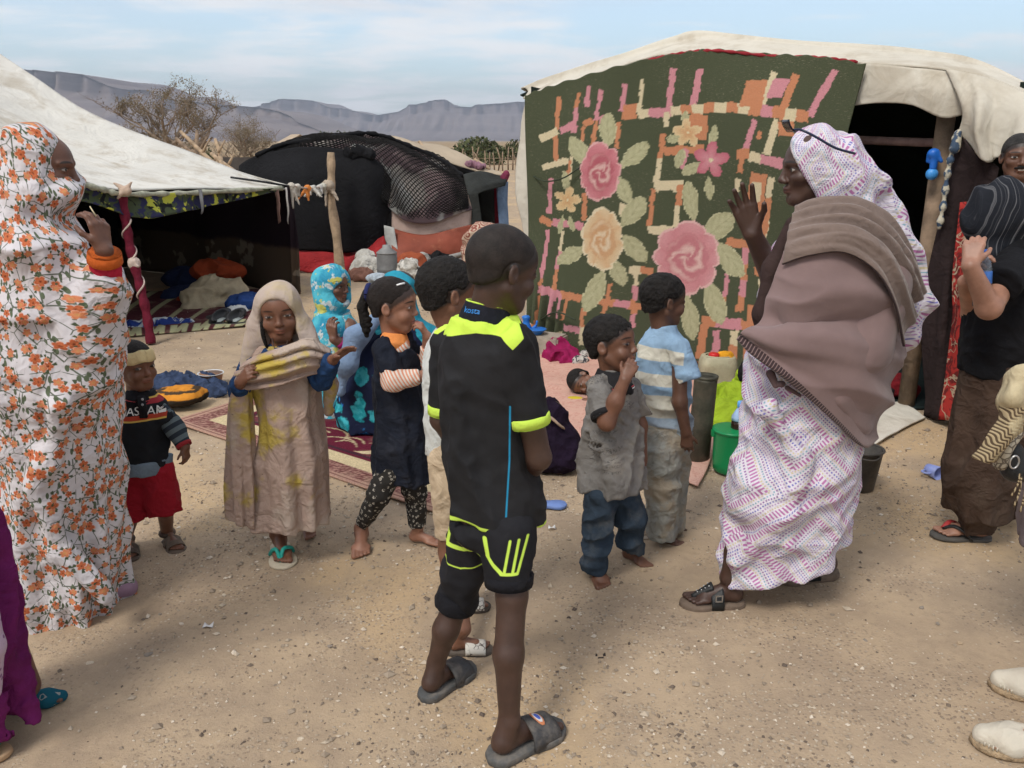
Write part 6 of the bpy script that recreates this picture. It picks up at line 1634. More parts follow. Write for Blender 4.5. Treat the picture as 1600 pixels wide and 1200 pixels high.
def boy_stripe():
    h1, t1 = gfoot(1022, 846), gfoot(1070, 853); h2, t2 = gfoot(1030, 828), gfoot(1074, 828)
    p = Person('barefoot person in blue and white striped T-shirt and baggy stained trousers, back turned', (h1 + h2) / 2 * [1, 1, 0], 3.13)
    P = p.P
    rows = [(675, 996, 1078, 0.08), (620, 995, 1077, 0.08), (575, 993, 1078, 0.08), (543, 996, 1074, 0.074), (527, 1005, 1066, 0.066), (516, 1015, 1058, 0.055), (507, 1022, 1052, 0.046)]
    p.B.loft(p.rows(rows, -0.02), k=0.02)
    p.head(1038, 469, 0.200, 74, 4, 0, 0.0, neck=P(1036, 522), nr=0.036)
    a1 = h1 + V3(0.035, 0, 0.06); a2 = h2 + V3(0.035, 0, 0.06)
    k1, k2 = P(1035, 760, -0.05), P(1048, 755, 0.05)
    p.limb([P(1036, 690, -0.02), k1, a1], [0.035, 0.033, 0.024]); p.limb([P(1046, 690, 0.02), k2, a2], [0.035, 0.033, 0.024])
    p.foot(a1, h1, t1, flip=-1); p.foot(a2, h2, t2, flip=1)
    sr, er, wr = P(1062, 548, -0.08), P(1062, 628, -0.11), P(1072, 676, -0.10)
    p.limb([sr, er, wr], [0.032, 0.027, 0.020]); p.hand(wr, V3(0.12, 0.05, -1), V3(0.2, 0.9, 0), 0.108, True, curl=(26, 28, 30, 32))
    sl_, el_, wl = P(1012, 548, 0.08), P(1008, 628, 0.08), P(1030, 676, 0.12)
    p.limb([sl_, el_, wl], [0.032, 0.027, 0.020]); p.hand(wl, V3(0.2, 0.05, -1), V3(0.9, 0.0, 0), 0.108, False)
    p.body(skin('skin_brown_c', (0.105, 0.050, 0.031)))
    p.hair(HAIR, 0.28, -0.31, 0.024, rough=0.002)
    g = G('blue_white_stripe_jersey'); ob = g.obj(); o = g.sep(ob)
    zt = P(1035, 540, -0.08)[2]
    q = lambda py: P(1035, py, -0.08)[2]
    z = g.add(o[2], g.add(g.mul(o[0], 0.06), g.mul(g.sub(g.noise(ob, 8, 2), 0.5), 0.012)))
    m = None
    for a, b in ((546, 566), (587, 605), (620, 656), (669, 690)):
        k = g.mul(g.less(z, q(a), 0.0015), g.less(q(b), z, 0.0015)); m = k if m is None else g.math('MAXIMUM', m, k)
    m = g.mul(m, g.less(o[0], xz(p, 1066, 560, -0.1)[0], 0.002))
    c = g.mix(m, (0.25, 0.375, 0.52), (0.56, 0.54, 0.46)); c = vary(g, c, ob, 0.1, 6)
    dz = g.rng(g.add(o[2], g.mul(g.noise(ob, 9, 3), 0.10)), q(680), q(590), 1.0, 0.0)
    c = g.mix(g.mul(dz, 0.55), c, (0.33, 0.27, 0.19))
    sm_ = g.done(c, 0.9, g.bump(crease(g, ob), 0.5, 0.015), 0.12)
    se = P(1076, 592, -0.10)
    S = SDF().loft(p.rows(rows, 0.005), k=0.02).fr(sr + V3(-0.005, 0, 0.008), se, 0.045, 0.046, 0.025).fr(sl_, el_ + (sl_ - el_) * 0.4, 0.045, 0.044, 0.025)
    p.cloth('t_shirt', S, sm_, 0.006, wrinkles(47, 0.005, 38, (0.8, 0.8, 1.1)))
    g = G('stained_pale_denim'); ob = g.obj()
    c = vary(g, (0.30, 0.30, 0.27), ob, 0.2, 8); c = g.mix(g.mul(g.rng(g.noise(ob, 7, 5, 0.65), 0.45, 0.62), 0.7), c, (0.31, 0.24, 0.16)); c = g.mix(g.mul(g.rng(g.noise(ob, 5, 3), 0.5, 0.65), 0.6), c, (0.16, 0.19, 0.22))
    DM = g.done(c, 0.95, g.bump(crease(g, ob), 0.6, 0.02), 0.1)
    S = SDF().el(P(1040, 685), (0.095, 0.09, 0.07), k=0.03).rc(P(1030, 690, -0.04), k1, 0.074, 0.068, 0.03).fr(k1, P(1034, 838, -0.03), 0.068, 0.062, 0.02).rc(P(1052, 690, 0.04), k2, 0.074, 0.066, 0.03).fr(k2, P(1048, 825, 0.06), 0.066, 0.06, 0.02)
    pk = p.cloth('trousers', S, DM, 0.006, wrinkles(49, 0.006, 42, (0.6, 0.6, 1.3)))
    mb = MB(); B_ = [P(1018, 693, -0.12), P(1046, 697, -0.128), P(1044, 728, -0.13), P(1030, 735, -0.132), P(1018, 728, -0.125)]
boy_stripe()

def toddler():
    h1, t1 = gfoot(203, 852, 0.012), gfoot(203, 876, 0.012); h2, t2 = gfoot(262, 842, 0.012), gfoot(280, 862, 0.012)
    p = Person('smallest standing person, black polo, red shorts and cream headband, beside flowered robe', (h1 + h2) / 2 * [1, 1, 0], 3.05)
    P = p.P
    rows = [(722, 180, 264, 0.085), (690, 180, 263, 0.085), (660, 182, 260, 0.08), (640, 186, 256, 0.072), (625, 194, 248, 0.06), (613, 204, 236, 0.045)]
    p.B.loft(p.rows(rows, -0.012), k=0.02)
    p.head(212, 571, 0.188, 124, 0, 0, 0.0, neck=P(216, 622), nr=0.034)
    a1 = h1 + V3(0, -0.02, 0.05); a2 = h2 + V3(0.01, -0.02, 0.05)
    k1, k2 = P(206, 800, -0.02), P(258, 795, -0.02)
    p.limb([P(205, 725), k1, a1], [0.05, 0.033, 0.024]); p.limb([P(245, 725), k2, a2], [0.05, 0.033, 0.024])
    p.foot(a1, h1, t1, flip=1); p.foot(a2, h2, t2, flip=-1)
    sl_, el_, wl = P(250, 640, 0.0), P(272, 668, 0.0), P(289, 698, -0.03)
    p.limb([sl_, el_, wl], [0.032, 0.026, 0.019]); p.hand(wl, V3(0.1, -0.2, -1), V3(-0.8, 0.3, 0), 0.085, False, curl=(34, 36, 38, 40), spread=3)
    sr, er, wr = P(190, 640, 0.0), P(176, 675, 0.02), P(172, 710, -0.02)
    p.limb([sr, er, wr], [0.032, 0.026, 0.019]); p.hand(wr, V3(0, -0.2, -1), V3(0.8, 0.3, 0), 0.085, True)
    p.body(skin('skin_brown_d', (0.165, 0.072, 0.042), gaze=0.03))
    p.hair(HAIR, 0.28, -0.3, 0.016)
    c, R, hh = p.hf; L = lambda x, y, z: c + R @ (np.array([x, y, z]) * hh)
    rows_ = []
    for v in np.linspace(0, 1, 6):
        row = []
        for th in np.linspace(0, 2 * math.pi, 41):
            zz = 0.16 + 0.15 * (v - 0.5) * 1.6 + 0.09 * math.cos(th) + 0.012 * math.sin(7 * th)
            k = math.sqrt(max(0.2, 1 - ((zz - 0.12) / 0.5) ** 2)) 
            row.append(L(0.375 * k * math.sin(th), -0.035 + 0.45 * k * math.cos(th), zz))
        rows_.append(row)
    grid_sheet('headband', np.array(rows_), cloth('cream_linen', (0.62, 0.50, 0.27), 0.12, 12), p.t, thick=0.004)
    g = G('black_polo'); ob = g.obj(); o = g.sep(ob); x, z = o[0], o[2]
    zz = g.sub(z, g.mul(x, 0.055)); xr0 = ORG[p.t.name]
    q = lambda py: P(222, py, -0.085)[2] - (P(222, py, -0.085)[0] - xr0[0]) * 0.055
    c0 = vary(g, (0.013, 0.014, 0.017), ob, 0.25, 9)
    bandm = lambda a, b: g.mul(g.less(zz, q(a), 0.0008), g.less(q(b), zz, 0.0008))
    lim = g.less(x, xz(p, 251, 640, -0.08)[0], 0.001)
    c = g.mix(g.mul(bandm(629, 636.5), lim), c0, (0.33, 0.035, 0.045)); c = g.mix(g.mul(bandm(627, 629.2), lim), c, (0.62, 0.42, 0.10))
    c = g.mix(g.mul(bandm(651, 658), lim), c, (0.42, 0.055, 0.03)); c = g.mix(g.mul(bandm(658, 660.5), lim), c, (0.62, 0.42, 0.10))
    PM = g.done(c, 0.85, g.bump(g.noise(ob, 16, 3, 0.5, 0.5), 0.35, 0.012), 0.15)
    se = sl_ + (el_ - sl_) * 0.62
    S = SDF().loft(p.rows(rows, 0.004), k=0.02).fr(sl_ + V3(-0.006, 0, 0.006), se, 0.046, 0.046, 0.02).fr(sr, er, 0.045, 0.042, 0.02)
    po = p.cloth('polo_shirt', S, PM, 0.005, wrinkles(53, 0.004, 40))
    WH = plain('white_print', (0.75, 0.75, 0.72), 0.8)
    for tx, px_ in (('BAS', 200), ('AM', 237.5)):
        decal_text(tx, 0.044, P(px_, 651.5, -0.09), V3(1, 0, 0.055), UP, WH, po, po)
    mb = MB(); mb.box(P(222.5, 636, -0.082), (0.026, 0.014, 0.085)); mb.build('placket', cloth('black_cuff', (0, 0, 0)), po)
    for py in (624, 632.5):
        mb = MB(); b_ = P(222.5, py, -0.091); mb.lathe(b_, [(0.0045, -0.002), (0.005, 0.0), (0.004, 0.002)], 10, rotm(0, math.pi / 2)); mb.build('button', plain('grey_button', (0.4, 0.4, 0.42), 0.3), po)
    S = SDF().fr(P(216, 624, -0.01), P(216, 610, 0), 0.06, 0.042, 0.0); S.rc(P(216, 640), P(216, 590), 0.037, 0.037, 0, 's')
    co = p.cloth('collar', S, cloth('black_cuff', (0, 0, 0)), 0.004, parent=po)
    mb = MB(); cc = P(216, 620, -0.008); mb.tube([cc + V3(0.060 * math.cos(t), 0.060 * math.sin(t), 0.0 + 0.006 * math.sin(2 * t)) for t in np.linspace(0, 6.28, 28)], 0.002, 5, cap=False); mb.build('piping', RD_ if 'RD_' in globals() else plain('red_piping', (0.45, 0.05, 0.06), 0.8), po)
    g = G('grey_stripe_knit'); o = g.sep(g.obj()); ax = nrm(wl - sl_); b0 = sl_ - ORG[p.t.name]
    tt = g.add(g.add(g.mul(g.sub(o[0], b0[0]), ax[0]), g.mul(g.sub(o[1], b0[1]), ax[1])), g.mul(g.sub(o[2], b0[2]), ax[2]))
    sw = g.math('SINE', g.mul(tt, 6.28 / 0.036))
    KM = g.done(g.mix(g.rng(sw, -0.15, 0.15), (0.115, 0.145, 0.155), (0.025, 0.034, 0.046)), 0.95, g.bump(g.noise(g.obj(), 60, 2), 0.3, 0.005))
    S = SDF().rc(sl_, el_, 0.04, 0.037, 0.02).fr(el_, wl + (el_ - wl) * 0.1, 0.037, 0.029, 0.02).rc(sr, er, 0.04, 0.036, 0.02).fr(er, wr, 0.036, 0.028, 0.02)
    uo = p.cloth('undershirt', S, KM, 0.005, wrinkles(57, 0.002, 60))
    d = nrm(wl - el_); cuff(p, 'cuff', wl - d * 0.016, wl - d * 0.001, 0.031, 0.029, cloth('red_cuff', (0.30, 0.03, 0.035)), uo)
    S = SDF().loft(p.rows([(733, 186, 264, 0.088), (712, 182, 266, 0.089)], 0.004)); p.cloth('shirt_tail', S, cloth('pale_blue_denim', (0.16, 0.21, 0.26), 0.2, 12), 0.006, wrinkles(58, 0.003, 40))
    RS = cloth('red_jersey', (0.30, 0.012, 0.022), 0.15, 6, 0.9, 0.5)
    S = SDF().el(P(226, 735), (0.10, 0.085, 0.05), k=0.03).fr(P(208, 735), P(206, 808, -0.02), 0.066, 0.060, 0.02).fr(P(246, 735), P(259, 800, -0.02), 0.066, 0.064, 0.02)
    p.cloth('shorts', S, RS, 0.006, wrinkles(59, 0.004, 45))
    SB = plain('brown_sandal', (0.085, 0.06, 0.045), 0.85, 0.25, 18, dirt=((0.22, 0.17, 0.12), 0.4))
    for h, t_, a in ((h1, t1, a1), (h2, t2, a2)):
        s_ = sole(p.t, h - UP * 0.012, t_ - UP * 0.012, 0.014, SB, 1.25, 'sandal_sole', 0.08)
        band(s_, h, t_, -0.004, 0.42, 0.60, 0.24, 0.30, SB, 'sandal_strap', th=0.006); band(s_, h, t_, 0.0, 0.66, 0.80, 0.23, 0.22, SB, 'sandal_strap', th=0.006)
        mb = MB(); d = nrm(t_ - h); mb.tube([a + V3(0.028 * math.cos(q_), 0.030 * math.sin(q_), -0.012) for q_ in np.linspace(0, 6.28, 20)], 0.006, 6, cap=False, flat=((0, 0, 1), 1.6)); mb.build('ankle_strap', SB, s_)
toddler()
# ------------------------------------------------------------------ people: the robed and seated ones
def floral_mat(name):
    g = G(name); uv = g.attr('wuv'); ob = g.obj()
    wv = g.noise(ob, 5, 2, color=True)
    uvd = g.vadd(uv, g.vscale(wv, 0.03))
    base = vary(g, (0.60, 0.57, 0.59), ob, 0.08, 4)
    # vines
    e1 = g.voro(uvd, 10, 'DISTANCE_TO_EDGE', '2D')['Distance']
    e2 = g.voro(g.map(uvd, (0.37, 0.2, 0)), 15, 'DISTANCE_TO_EDGE', '2D')['Distance']
    vine = g.math('MAXIMUM', g.less(e1, 0.022, 0.010), g.less(e2, 0.018, 0.010))
    gate = g.rng(g.noise(uv, 26, 2), 0.40, 0.48)
    c = g.mix(g.mul(vine, gate), base, (0.12, 0.135, 0.105))
    # leaves on the vines
    lf = g.voro(g.map(uvd, (0.1, 0.4, 0), (0, 0, 0.6), (1, 0.45, 1)), 62, 'F1', '2D')
    c = g.mix(g.mul(g.less(lf['Distance'], 0.30, 0.05), g.mul(g.less(e1, 0.16, 0.03), g.less(g.sep(lf['Color'])[0], 0.55))), c, (0.10, 0.125, 0.075))
    def flower(c, scale, R0, off, petals, cols, rot):
        v = g.voro(g.map(uv, off), scale, 'F1', '2D', 0.75)
        n = g.node('ShaderNodeVectorMath', operation='SUBTRACT'); g.put(n.inputs[0], g.map(uv, off)); g.put(n.inputs[1], v['Position'])
        l = g.sep(n.outputs[0]); r = g.math('SQRT', g.add(g.mul(l[0], l[0]), g.mul(l[1], l[1])))
        rnd = g.sep(v['Color'])[0]; rnd2 = g.sep(v['Color'])[1]
        th = g.add(g.math('ARCTAN2', l[1], l[0]), g.mul(rnd, 6.28))
        R = g.mul(g.add(0.55, g.mul(g.math('POWER', g.math('ABSOLUTE', g.math('COSINE', g.mul(th, petals / 2))), 0.6), 0.45)), g.mul(g.add(0.75, g.mul(rnd2, 0.5)), R0))
        rel = g.math('DIVIDE', r, R)
        # a pair of dark leaves at each flower
        lm = g.mul(g.less(r, R0 * 1.45, 0.002), g.rng(g.math('COSINE', g.add(g.mul(th, 3.0), 1.0)), 0.72, 0.85))
        c = g.mix(lm, c, (0.07, 0.09, 0.05))
        fc = g.ramp(g.add(rel, g.mul(g.sub(g.noise(uv, 160, 2), 0.5), 0.5)), [(0.0, cols[0]), (0.35, cols[1]), (0.75, cols[2]), (1.0, cols[3])])
        return g.mix(g.less(rel, 1.0, 0.08), c, fc)
    c = flower(c, 16.5, 0.0160, (0.02, 0.05, 0), 5, ((0.14, 0.025, 0.012), (0.52, 0.15, 0.06), (0.44, 0.095, 0.035), (0.66, 0.38, 0.27)), 0)
    c = flower(c, 19.5, 0.0115, (0.51, 0.33, 0), 5, ((0.50, 0.30, 0.10), (0.60, 0.24, 0.11), (0.56, 0.19, 0.09), (0.66, 0.34, 0.24)), 0)
    return g.done(c, 0.85, g.bump(crease(g, ob, 5.0), 0.55, 0.022), 0.2)

def woman_floral():
    p = Person('tall person wrapped in white veil printed with orange flowers, raising one hand', gnd(110, 945), 2.68)
    P = p.P
    body_rows = [(950, 60, 175, 0.14), (700, 30, 160, 0.16), (500, 0, 140, 0.15), (400, 10, 115, 0.12), (350, 30, 100, 0.08)]
    p.B.loft(p.rows(body_rows), k=0.03)
    p.head(68, 262, 0.222, 82, 6, 0, 0.0, child=False, ears=False, neck=P(62, 350), nr=0.055)
    el_, wr = P(168, 470, -0.10), P(163, 392, -0.16)
    p.limb([P(70, 420, -0.04), el_, wr], [0.04, 0.038, 0.026])
    p.hand(wr, P(152, 340, -0.15) - wr, V3(-0.85, 0.35, -0.2), 0.155, True, curl=(34, 40, 44, 46), thumb=35, spread=4)
    h1, t1 = gnd(150, 930, 0.01), gnd(212, 922, 0.01)
    p.foot(h1 + V3(0.05, 0, 0.07), h1, t1)
    p.body(skin('skin_warm_brown', (0.13, 0.058, 0.036), hl=0))
    FM = floral_mat('orange_floral_cotton')
    rows = [(962, 72, 190, 0.19), (930, 50, 193, 0.20), (850, 34, 190, 0.21), (760, 16, 187, 0.21), (680, 0, 185, 0.215), (600, -28, 183, 0.22), (540, -42, 178, 0.22), (480, -46, 168, 0.215), (430, -42, 155, 0.205), (390, -36, 128, 0.18), (355, -22, 108, 0.145), (325, 0, 98, 0.12), (300, 12, 95, 0.10)]
    rs = p.rows(rows); zl_, zh = rs[0][0], rs[-1][0]
    c, R, hh = p.hf; L = lambda x, y, z: c + R @ (np.array([x, y, z]) * hh)
    S = SDF().loft(rs, k=0.03, fold=pleats(14, 9, 0.028, zl_, P(60, 560)[2], 0.9))
    S.el(L(0, -0.10, 0.14), np.array([0.44, 0.50, 0.44]) * hh, R, 0.03).el(L(0, 0.02, -0.32), np.array([0.43, 0.45, 0.36]) * hh, R, 0.05).el(L(0, -0.28, -0.3), np.array([0.42, 0.42, 0.5]) * hh, R, 0.06)
    S.el(L(0, 0.52, 0.02), np.array([0.23, 0.19, 0.16]) * hh, R, 0.02, 's')
    # cloth lifted by the raised arm
    S.rc(P(60, 410, -0.10), P(150, 480, -0.12), 0.11, 0.075, 0.07).fr(P(150, 500, -0.10), P(166, 428, -0.14), 0.075, 0.055, 0.05)
    S.rc(P(140, 520, -0.1), P(140, 640, -0.12), 0.075, 0.06, 0.08)
    # overlapping wrap edge from the hip to the hem
    S.chain([P(100, 640, -0.215), P(60, 760, -0.225), P(95, 860, -0.225), P(170, 930, -0.20)], [0.035, 0.035, 0.03, 0.03], 0.035)
    d1 = WNoise(101, 17, 8, (0.5, 0.5, 1.3)); d2 = WNoise(102, 30, 10, (1, 1, 0.6))
    def disp(Q):
        k = np.clip((Q[:, 2] - P(60, 700)[2]) / 0.3, 0.25, 1)
        return 0.019 * k * (1 - 2 * np.abs(d1(Q))) + 0.007 * (1 - 2 * np.abs(d2(Q)))
    V, Q = S.mesh(0.0075, disp=disp, band=0.07)
    ax = P(60, 600)
    mesh_obj('veil', V, Q, FM, p.t, attrs=cyl_uv(ax, 0.26)(V))
    RS = cloth('red_knit_sleeve', (0.42, 0.02, 0.045), 0.15, 12)
    d = nrm(wr - el_)
    S = SDF().fr(el_ + d * 0.04, wr - d * 0.018, 0.050, 0.042, 0.01)
    so_ = p.cloth('sleeve', S, RS, 0.005, wrinkles(61, 0.003, 70, (1, 1, 1)))
    cuff(p, 'cuff', wr - d * 0.040, wr - d * 0.004, 0.050, 0.047, cloth('orange_knit_cuff', (0.50, 0.105, 0.02), 0.15, 12), so_)
    PK = plain('lilac_rubber_shoe', (0.28, 0.17, 0.24), 0.6)
    S = SDF().rc(h1 + UP * 0.025, t1 + UP * 0.015 - nrm(t1 - h1) * 0.03, 0.045, 0.040, 0.01); S.half(h1 - UP * 0.008, -UP)
    p.cloth('shoe', S, PK, 0.005)
    t = MB(); a = P(150, 338, -0.15); t.tube([a, a + V3(-0.012, -0.005, 0.03)], [0.0025, 0.0015], 6)
    tag(t.build('small_stick', plain('pale_stick', (0.7, 0.62, 0.4), 0.7)), 'tiny pale stick pinched between the raised fingers', 'stick')
woman_floral()

def girl_veil():
    h1, t1 = gnd(437, 848, 0.012), gnd(444, 884, 0.012); h2, t2 = gnd(480, 822, 0.01), gnd(486, 845, 0.01)
    p = Person('walking person in beige tie-dyed veil over blue sleeves, one turquoise flip-flop showing', (h1 + h2) / 2 * [1, 1, 0], 3.02)
    P = p.P
    c, R = p.head(436, 488, 0.205, 168, 3, 3, -0.01, ears=False, neck=P(438, 540), nr=0.037)
    body = [(745, 410, 505, 0.08), (700, 405, 500, 0.09), (600, 400, 490, 0.085), (555, 405, 482, 0.075), (535, 418, 465, 0.05)]
    p.B.loft(p.rows(body, -0.01), k=0.02)
    a1 = h1 + V3(0, -0.03, 0.055); p.limb([P(440, 760), a1], [0.05, 0.026]); p.foot(a1, h1, t1, flip=-1)
    a2 = h2 + V3(0, -0.03, 0.055); p.limb([P(480, 760), a2], [0.05, 0.026]); p.foot(a2, h2, t2, flip=1)
    sr, er, wr = P(400, 555, 0.0), P(374, 610, -0.04), P(376, 596, -0.15)
    p.limb([sr, er, wr], [0.032, 0.026, 0.020]); p.hand(wr, P(396, 573, -0.19) - wr, V3(0.6, 0.7, -0.2), 0.105, True, curl=(38, 42, 46, 48), spread=4)
    sl_, el_, wl = P(474, 555, 0.0), P(502, 592, -0.05), P(520, 562, -0.13)
    p.limb([sl_, el_, wl], [0.032, 0.026, 0.020]); p.hand(wl, P(556, 535, -0.16) - wl, V3(0.1, -0.3, -1), 0.115, False, curl=(8, 10, 12, 14), spread=9)
    p.body(skin('skin_brown_e', (0.175, 0.078, 0.046), hl=0.36, eyeo=0.75))
    p.hair(HAIR, 0.30, -0.2, 0.014)
    mb = MB(); c_, R_, hh = p.hf; L = lambda x, y, z: c_ + R_ @ (np.array([x, y, z]) * hh)
    mb.tube(crom([L(0.30, 0.18, -0.10), L(0.31, 0.20, -0.35), L(0.27, 0.22, -0.58)], 10), [0.007, 0.008, 0.008, 0.008, 0.008, 0.008, 0.007, 0.007, 0.006, 0.004], 6); mb.build('braid', HAIR, p.t)
    g = G('beige_tie_dye'); ob = g.obj()
    cc = vary(g, (0.39, 0.285, 0.235), ob, 0.12, 5)
    cc = g.mix(g.mul(g.rng(g.noise(ob, 3.5, 3), 0.5, 0.62), 0.5), cc, (0.50, 0.43, 0.36))
    cc = g.mix(g.mul(g.rng(g.noise(g.map(ob, (3, 2, 1)), 4.5, 4, 0.6), 0.515, 0.62), 0.9), cc, (0.46, 0.35, 0.06))
    cc = g.mix(g.mul(g.rng(g.noise(g.map(ob, (7, 2, 4)), 90, 2), 0.70, 0.74), 0.8), cc, (0.12, 0.08, 0.06))
    TD = g.done(cc, 0.92, g.bump(crease(g, ob), 0.6, 0.02), 0.12)
    # dress
    rows = [(848, 404, 522, 0.125), (780, 404, 518, 0.125), (720, 402, 512, 0.12), (660, 400, 506, 0.11), (610, 394, 500, 0.10), (575, 392, 492, 0.095), (550, 393, 485, 0.088), (532, 408, 468, 0.065)]
    rs = p.rows(rows)
    S = SDF().loft(rs, k=0.03, fold=pleats(21, 6, 0.024, rs[0][0], P(440, 560)[2], 0.8))
    S.half(P(400, 836, -0.1), V3(0.06, -0.1, -1))
    d1 = WNoise(121, 24, 8, (1, 1, 0.5))
    p.cloth('dress', S, TD, 0.0065, lambda Q: 0.008 * (1 - 2 * np.abs(d1(Q))), band=0.06)
    # head veil falling onto the shoulders, shawl across the chest, hanging tail
    S = SDF().el(L(0, -0.06, 0.10), np.array([0.43, 0.49, 0.46]) * hh, R_, 0.02).el(L(0, -0.10, -0.35), np.array([0.46, 0.42, 0.5]) * hh, R_, 0.05)
    S.rc(P(402, 510, 0.0), P(383, 585, -0.02), 0.042, 0.030, 0.04).rc(P(470, 510, 0.0), P(490, 552, -0.03), 0.042, 0.04, 0.04)
    S.el(L(0.02, 0.42, -0.14), np.array([0.315, 0.62, 0.46]) * hh, R_, 0.02, 's'); S.rc(L(0, 0.2, -0.45), L(0.12, 0.3, -0.95), 0.06, 0.028, 0.01, 's')
    d2 = WNoise(122, 30, 8, (1, 1, 0.5))
    p.cloth('head_veil', S, cloth('pale_veil_cotton', (0.46, 0.375, 0.325), 0.1, 5, 0.9, 0.25, dirt=((0.46, 0.36, 0.10), 0.35)), 0.005, lambda Q: 0.003 * (1 - 2 * np.abs(d2(Q))))
    C = [[(380, 568, -0.10), (405, 556, -0.13), (440, 544, -0.14), (480, 530, -0.125), (514, 545, -0.07)], [(372, 580, -0.13), (402, 574, -0.155), (440, 564, -0.168), (482, 549, -0.15), (518, 556, -0.085)], [(368, 592, -0.135), (402, 590, -0.158), (440, 582, -0.17), (482, 567, -0.152), (518, 568, -0.085)], [(372, 608, -0.11), (404, 606, -0.135), (440, 600, -0.145), (482, 586, -0.13), (516, 582, -0.075)]]
    Pn = net([[P(*q) for q in r] for r in C], 70, 50); vv = np.linspace(0, 1, 50)[:, None]; uu = np.linspace(0, 1, 70)[None]
    fw = 0.011 * (1 - 2 * np.abs(np.sin(11 * vv + 1.4 * np.sin(3 * uu + 1) + 2 * uu))) + 0.004 * np.sin(29 * vv - 5 * uu)
    Pn = Pn + V3(0, -1, 0) * fw[..., None]
    grid_sheet('shawl', Pn, TD, p.t, thick=0.008)
    S = SDF().chain([P(510, 565, -0.06), P(517, 600, -0.01), P(514, 645, 0.03)], [0.03, 0.026, 0.016], 0.02); p.cloth('shawl_end', S, TD, 0.006, wrinkles(68, 0.004, 50))
    ts = p.rows([(822, 362, 402, 0.03, -0.05), (760, 356, 404, 0.035, -0.06), (700, 356, 398, 0.04, -0.06), (640, 357, 394, 0.042, -0.06), (600, 362, 392, 0.04, -0.07), (580, 368, 390, 0.03, -0.07)])
    S = SDF().loft(ts, fold=pleats(27, 5, 0.014, ts[0][0], ts[-1][0], 0.5)); S.half(P(362, 812, -0.05), V3(-0.35, 0, -1))
    p.cloth('shawl_tail', S, TD, 0.005)
    BL = cloth('royal_blue_knit', (0.018, 0.048, 0.125), 0.2, 10, 0.9, 0.5)
    S = SDF().rc(sr, er, 0.044, 0.040, 0.02).fr(er, wr + (er - wr) * 0.25, 0.040, 0.034, 0.02).rc(sl_, el_, 0.044, 0.042, 0.02).fr(el_, wl + (el_ - wl) * 0.06, 0.042, 0.033, 0.02).el(P(438, 556, -0.03), (0.075, 0.055, 0.05), None, 0.02)
    p.cloth('jersey', S, BL, 0.005, wrinkles(67, 0.004, 60, (1, 1, 1)))
    mb = MB(); mb.tube(crom([P(425, 528, -0.075), P(431, 552, -0.115), P(438, 565, -0.14), P(444, 548, -0.12), P(450, 532, -0.08)], 20), 0.0022, 5); mb.build('neck_cord', plain('dark_cord', (0.06, 0.03, 0.02)), p.t)
    FF = plain('cream_foam_sole', (0.55, 0.48, 0.36), 0.8, 0.15, 20); TQ = plain('turquoise_rubber', (0.02, 0.36, 0.30), 0.5)
    s_ = sole(p.t, h1 - UP * 0.012, t1 - UP * 0.012, 0.013, FF, 1.2, 'flip_flop_sole', 0.08)
    d = nrm(t1 - h1); sd = np.cross(d, UP); Lf = np.linalg.norm(t1 - h1)
    for sgn in (-1, 1):
        mb = MB(); mb.tube(crom([h1 + d * 0.82 * Lf + sd * 0.05 * Lf, h1 + d * 0.74 * Lf + sd * (0.04 + sgn * 0.06) * Lf + UP * 0.22 * Lf, h1 + d * 0.6 * Lf + sd * sgn * 0.17 * Lf + UP * 0.16 * Lf, h1 + d * 0.45 * Lf + sd * sgn * 0.22 * Lf], 10), 0.008, 6); mb.build('flip_flop_strap', TQ, s_)
girl_veil()

def dotted_mat(name):
    g = G(name); uv = g.attr('wuv'); ob = g.obj()
    uvd = g.vadd(uv, g.vscale(g.noise(ob, 4, 2, color=True), 0.06))
    v = g.voro(uvd, 3.4, 'F1', '2D', 0.9, 'MANHATTAN')
    n = g.node('ShaderNodeVectorMath', operation='SUBTRACT'); g.put(n.inputs[0], uvd); g.put(n.inputs[1], v['Position'])
    l = g.sep(n.outputs[0]); ax, ay = g.math('ABSOLUTE', l[0]), g.math('ABSOLUTE', l[1])
    d = g.add(ax, ay); al = g.sub(ax, ay)
    row = g.math('DIVIDE', d, 0.0135); fr_ = g.math('FRACT', row); idx = g.math('FLOOR', row)
    stripe = g.less(g.math('ABSOLUTE', g.sub(fr_, 0.5)), 0.24, 0.08)
    dots = g.rng(g.math('SINE', g.mul(al, 6.28 / 0.013)), -0.35, 0.2)
    k = g.math('FRACT', g.mul(idx, 0.2002))
    col = g.ramp(k, [(0.0, (0.20, 0.05, 0.26)), (0.15, (0.10, 0.10, 0.42)), (0.35, (0.36, 0.20, 0.42)), (0.55, (0.55, 0.47, 0.25)), (0.75, (0.16, 0.34, 0.42)), (0.9, (0.24, 0.08, 0.30))], 'CONSTANT')
    base = vary(g, (0.64, 0.60, 0.66), ob, 0.05, 4)
    c = g.mix(g.mul(g.mul(stripe, dots), 0.85), base, col)
    big = g.math('FRACT', g.math('DIVIDE', g.add(d, 0.02), 0.105))
    bm_ = g.less(big, 0.24, 0.02); dash = g.rng(g.math('SINE', g.mul(al, 6.28 / 0.0165)), -0.2, 0.25)
    c = g.mix(bm_, c, g.mix(g.mul(dash, 0.9), base, (0.40, 0.12, 0.32)))
    return g.done(c, 0.85, g.bump(crease(g, ob, 5.0), 0.55, 0.022), 0.2)
DOT = dotted_mat('lilac_dotted_cotton')

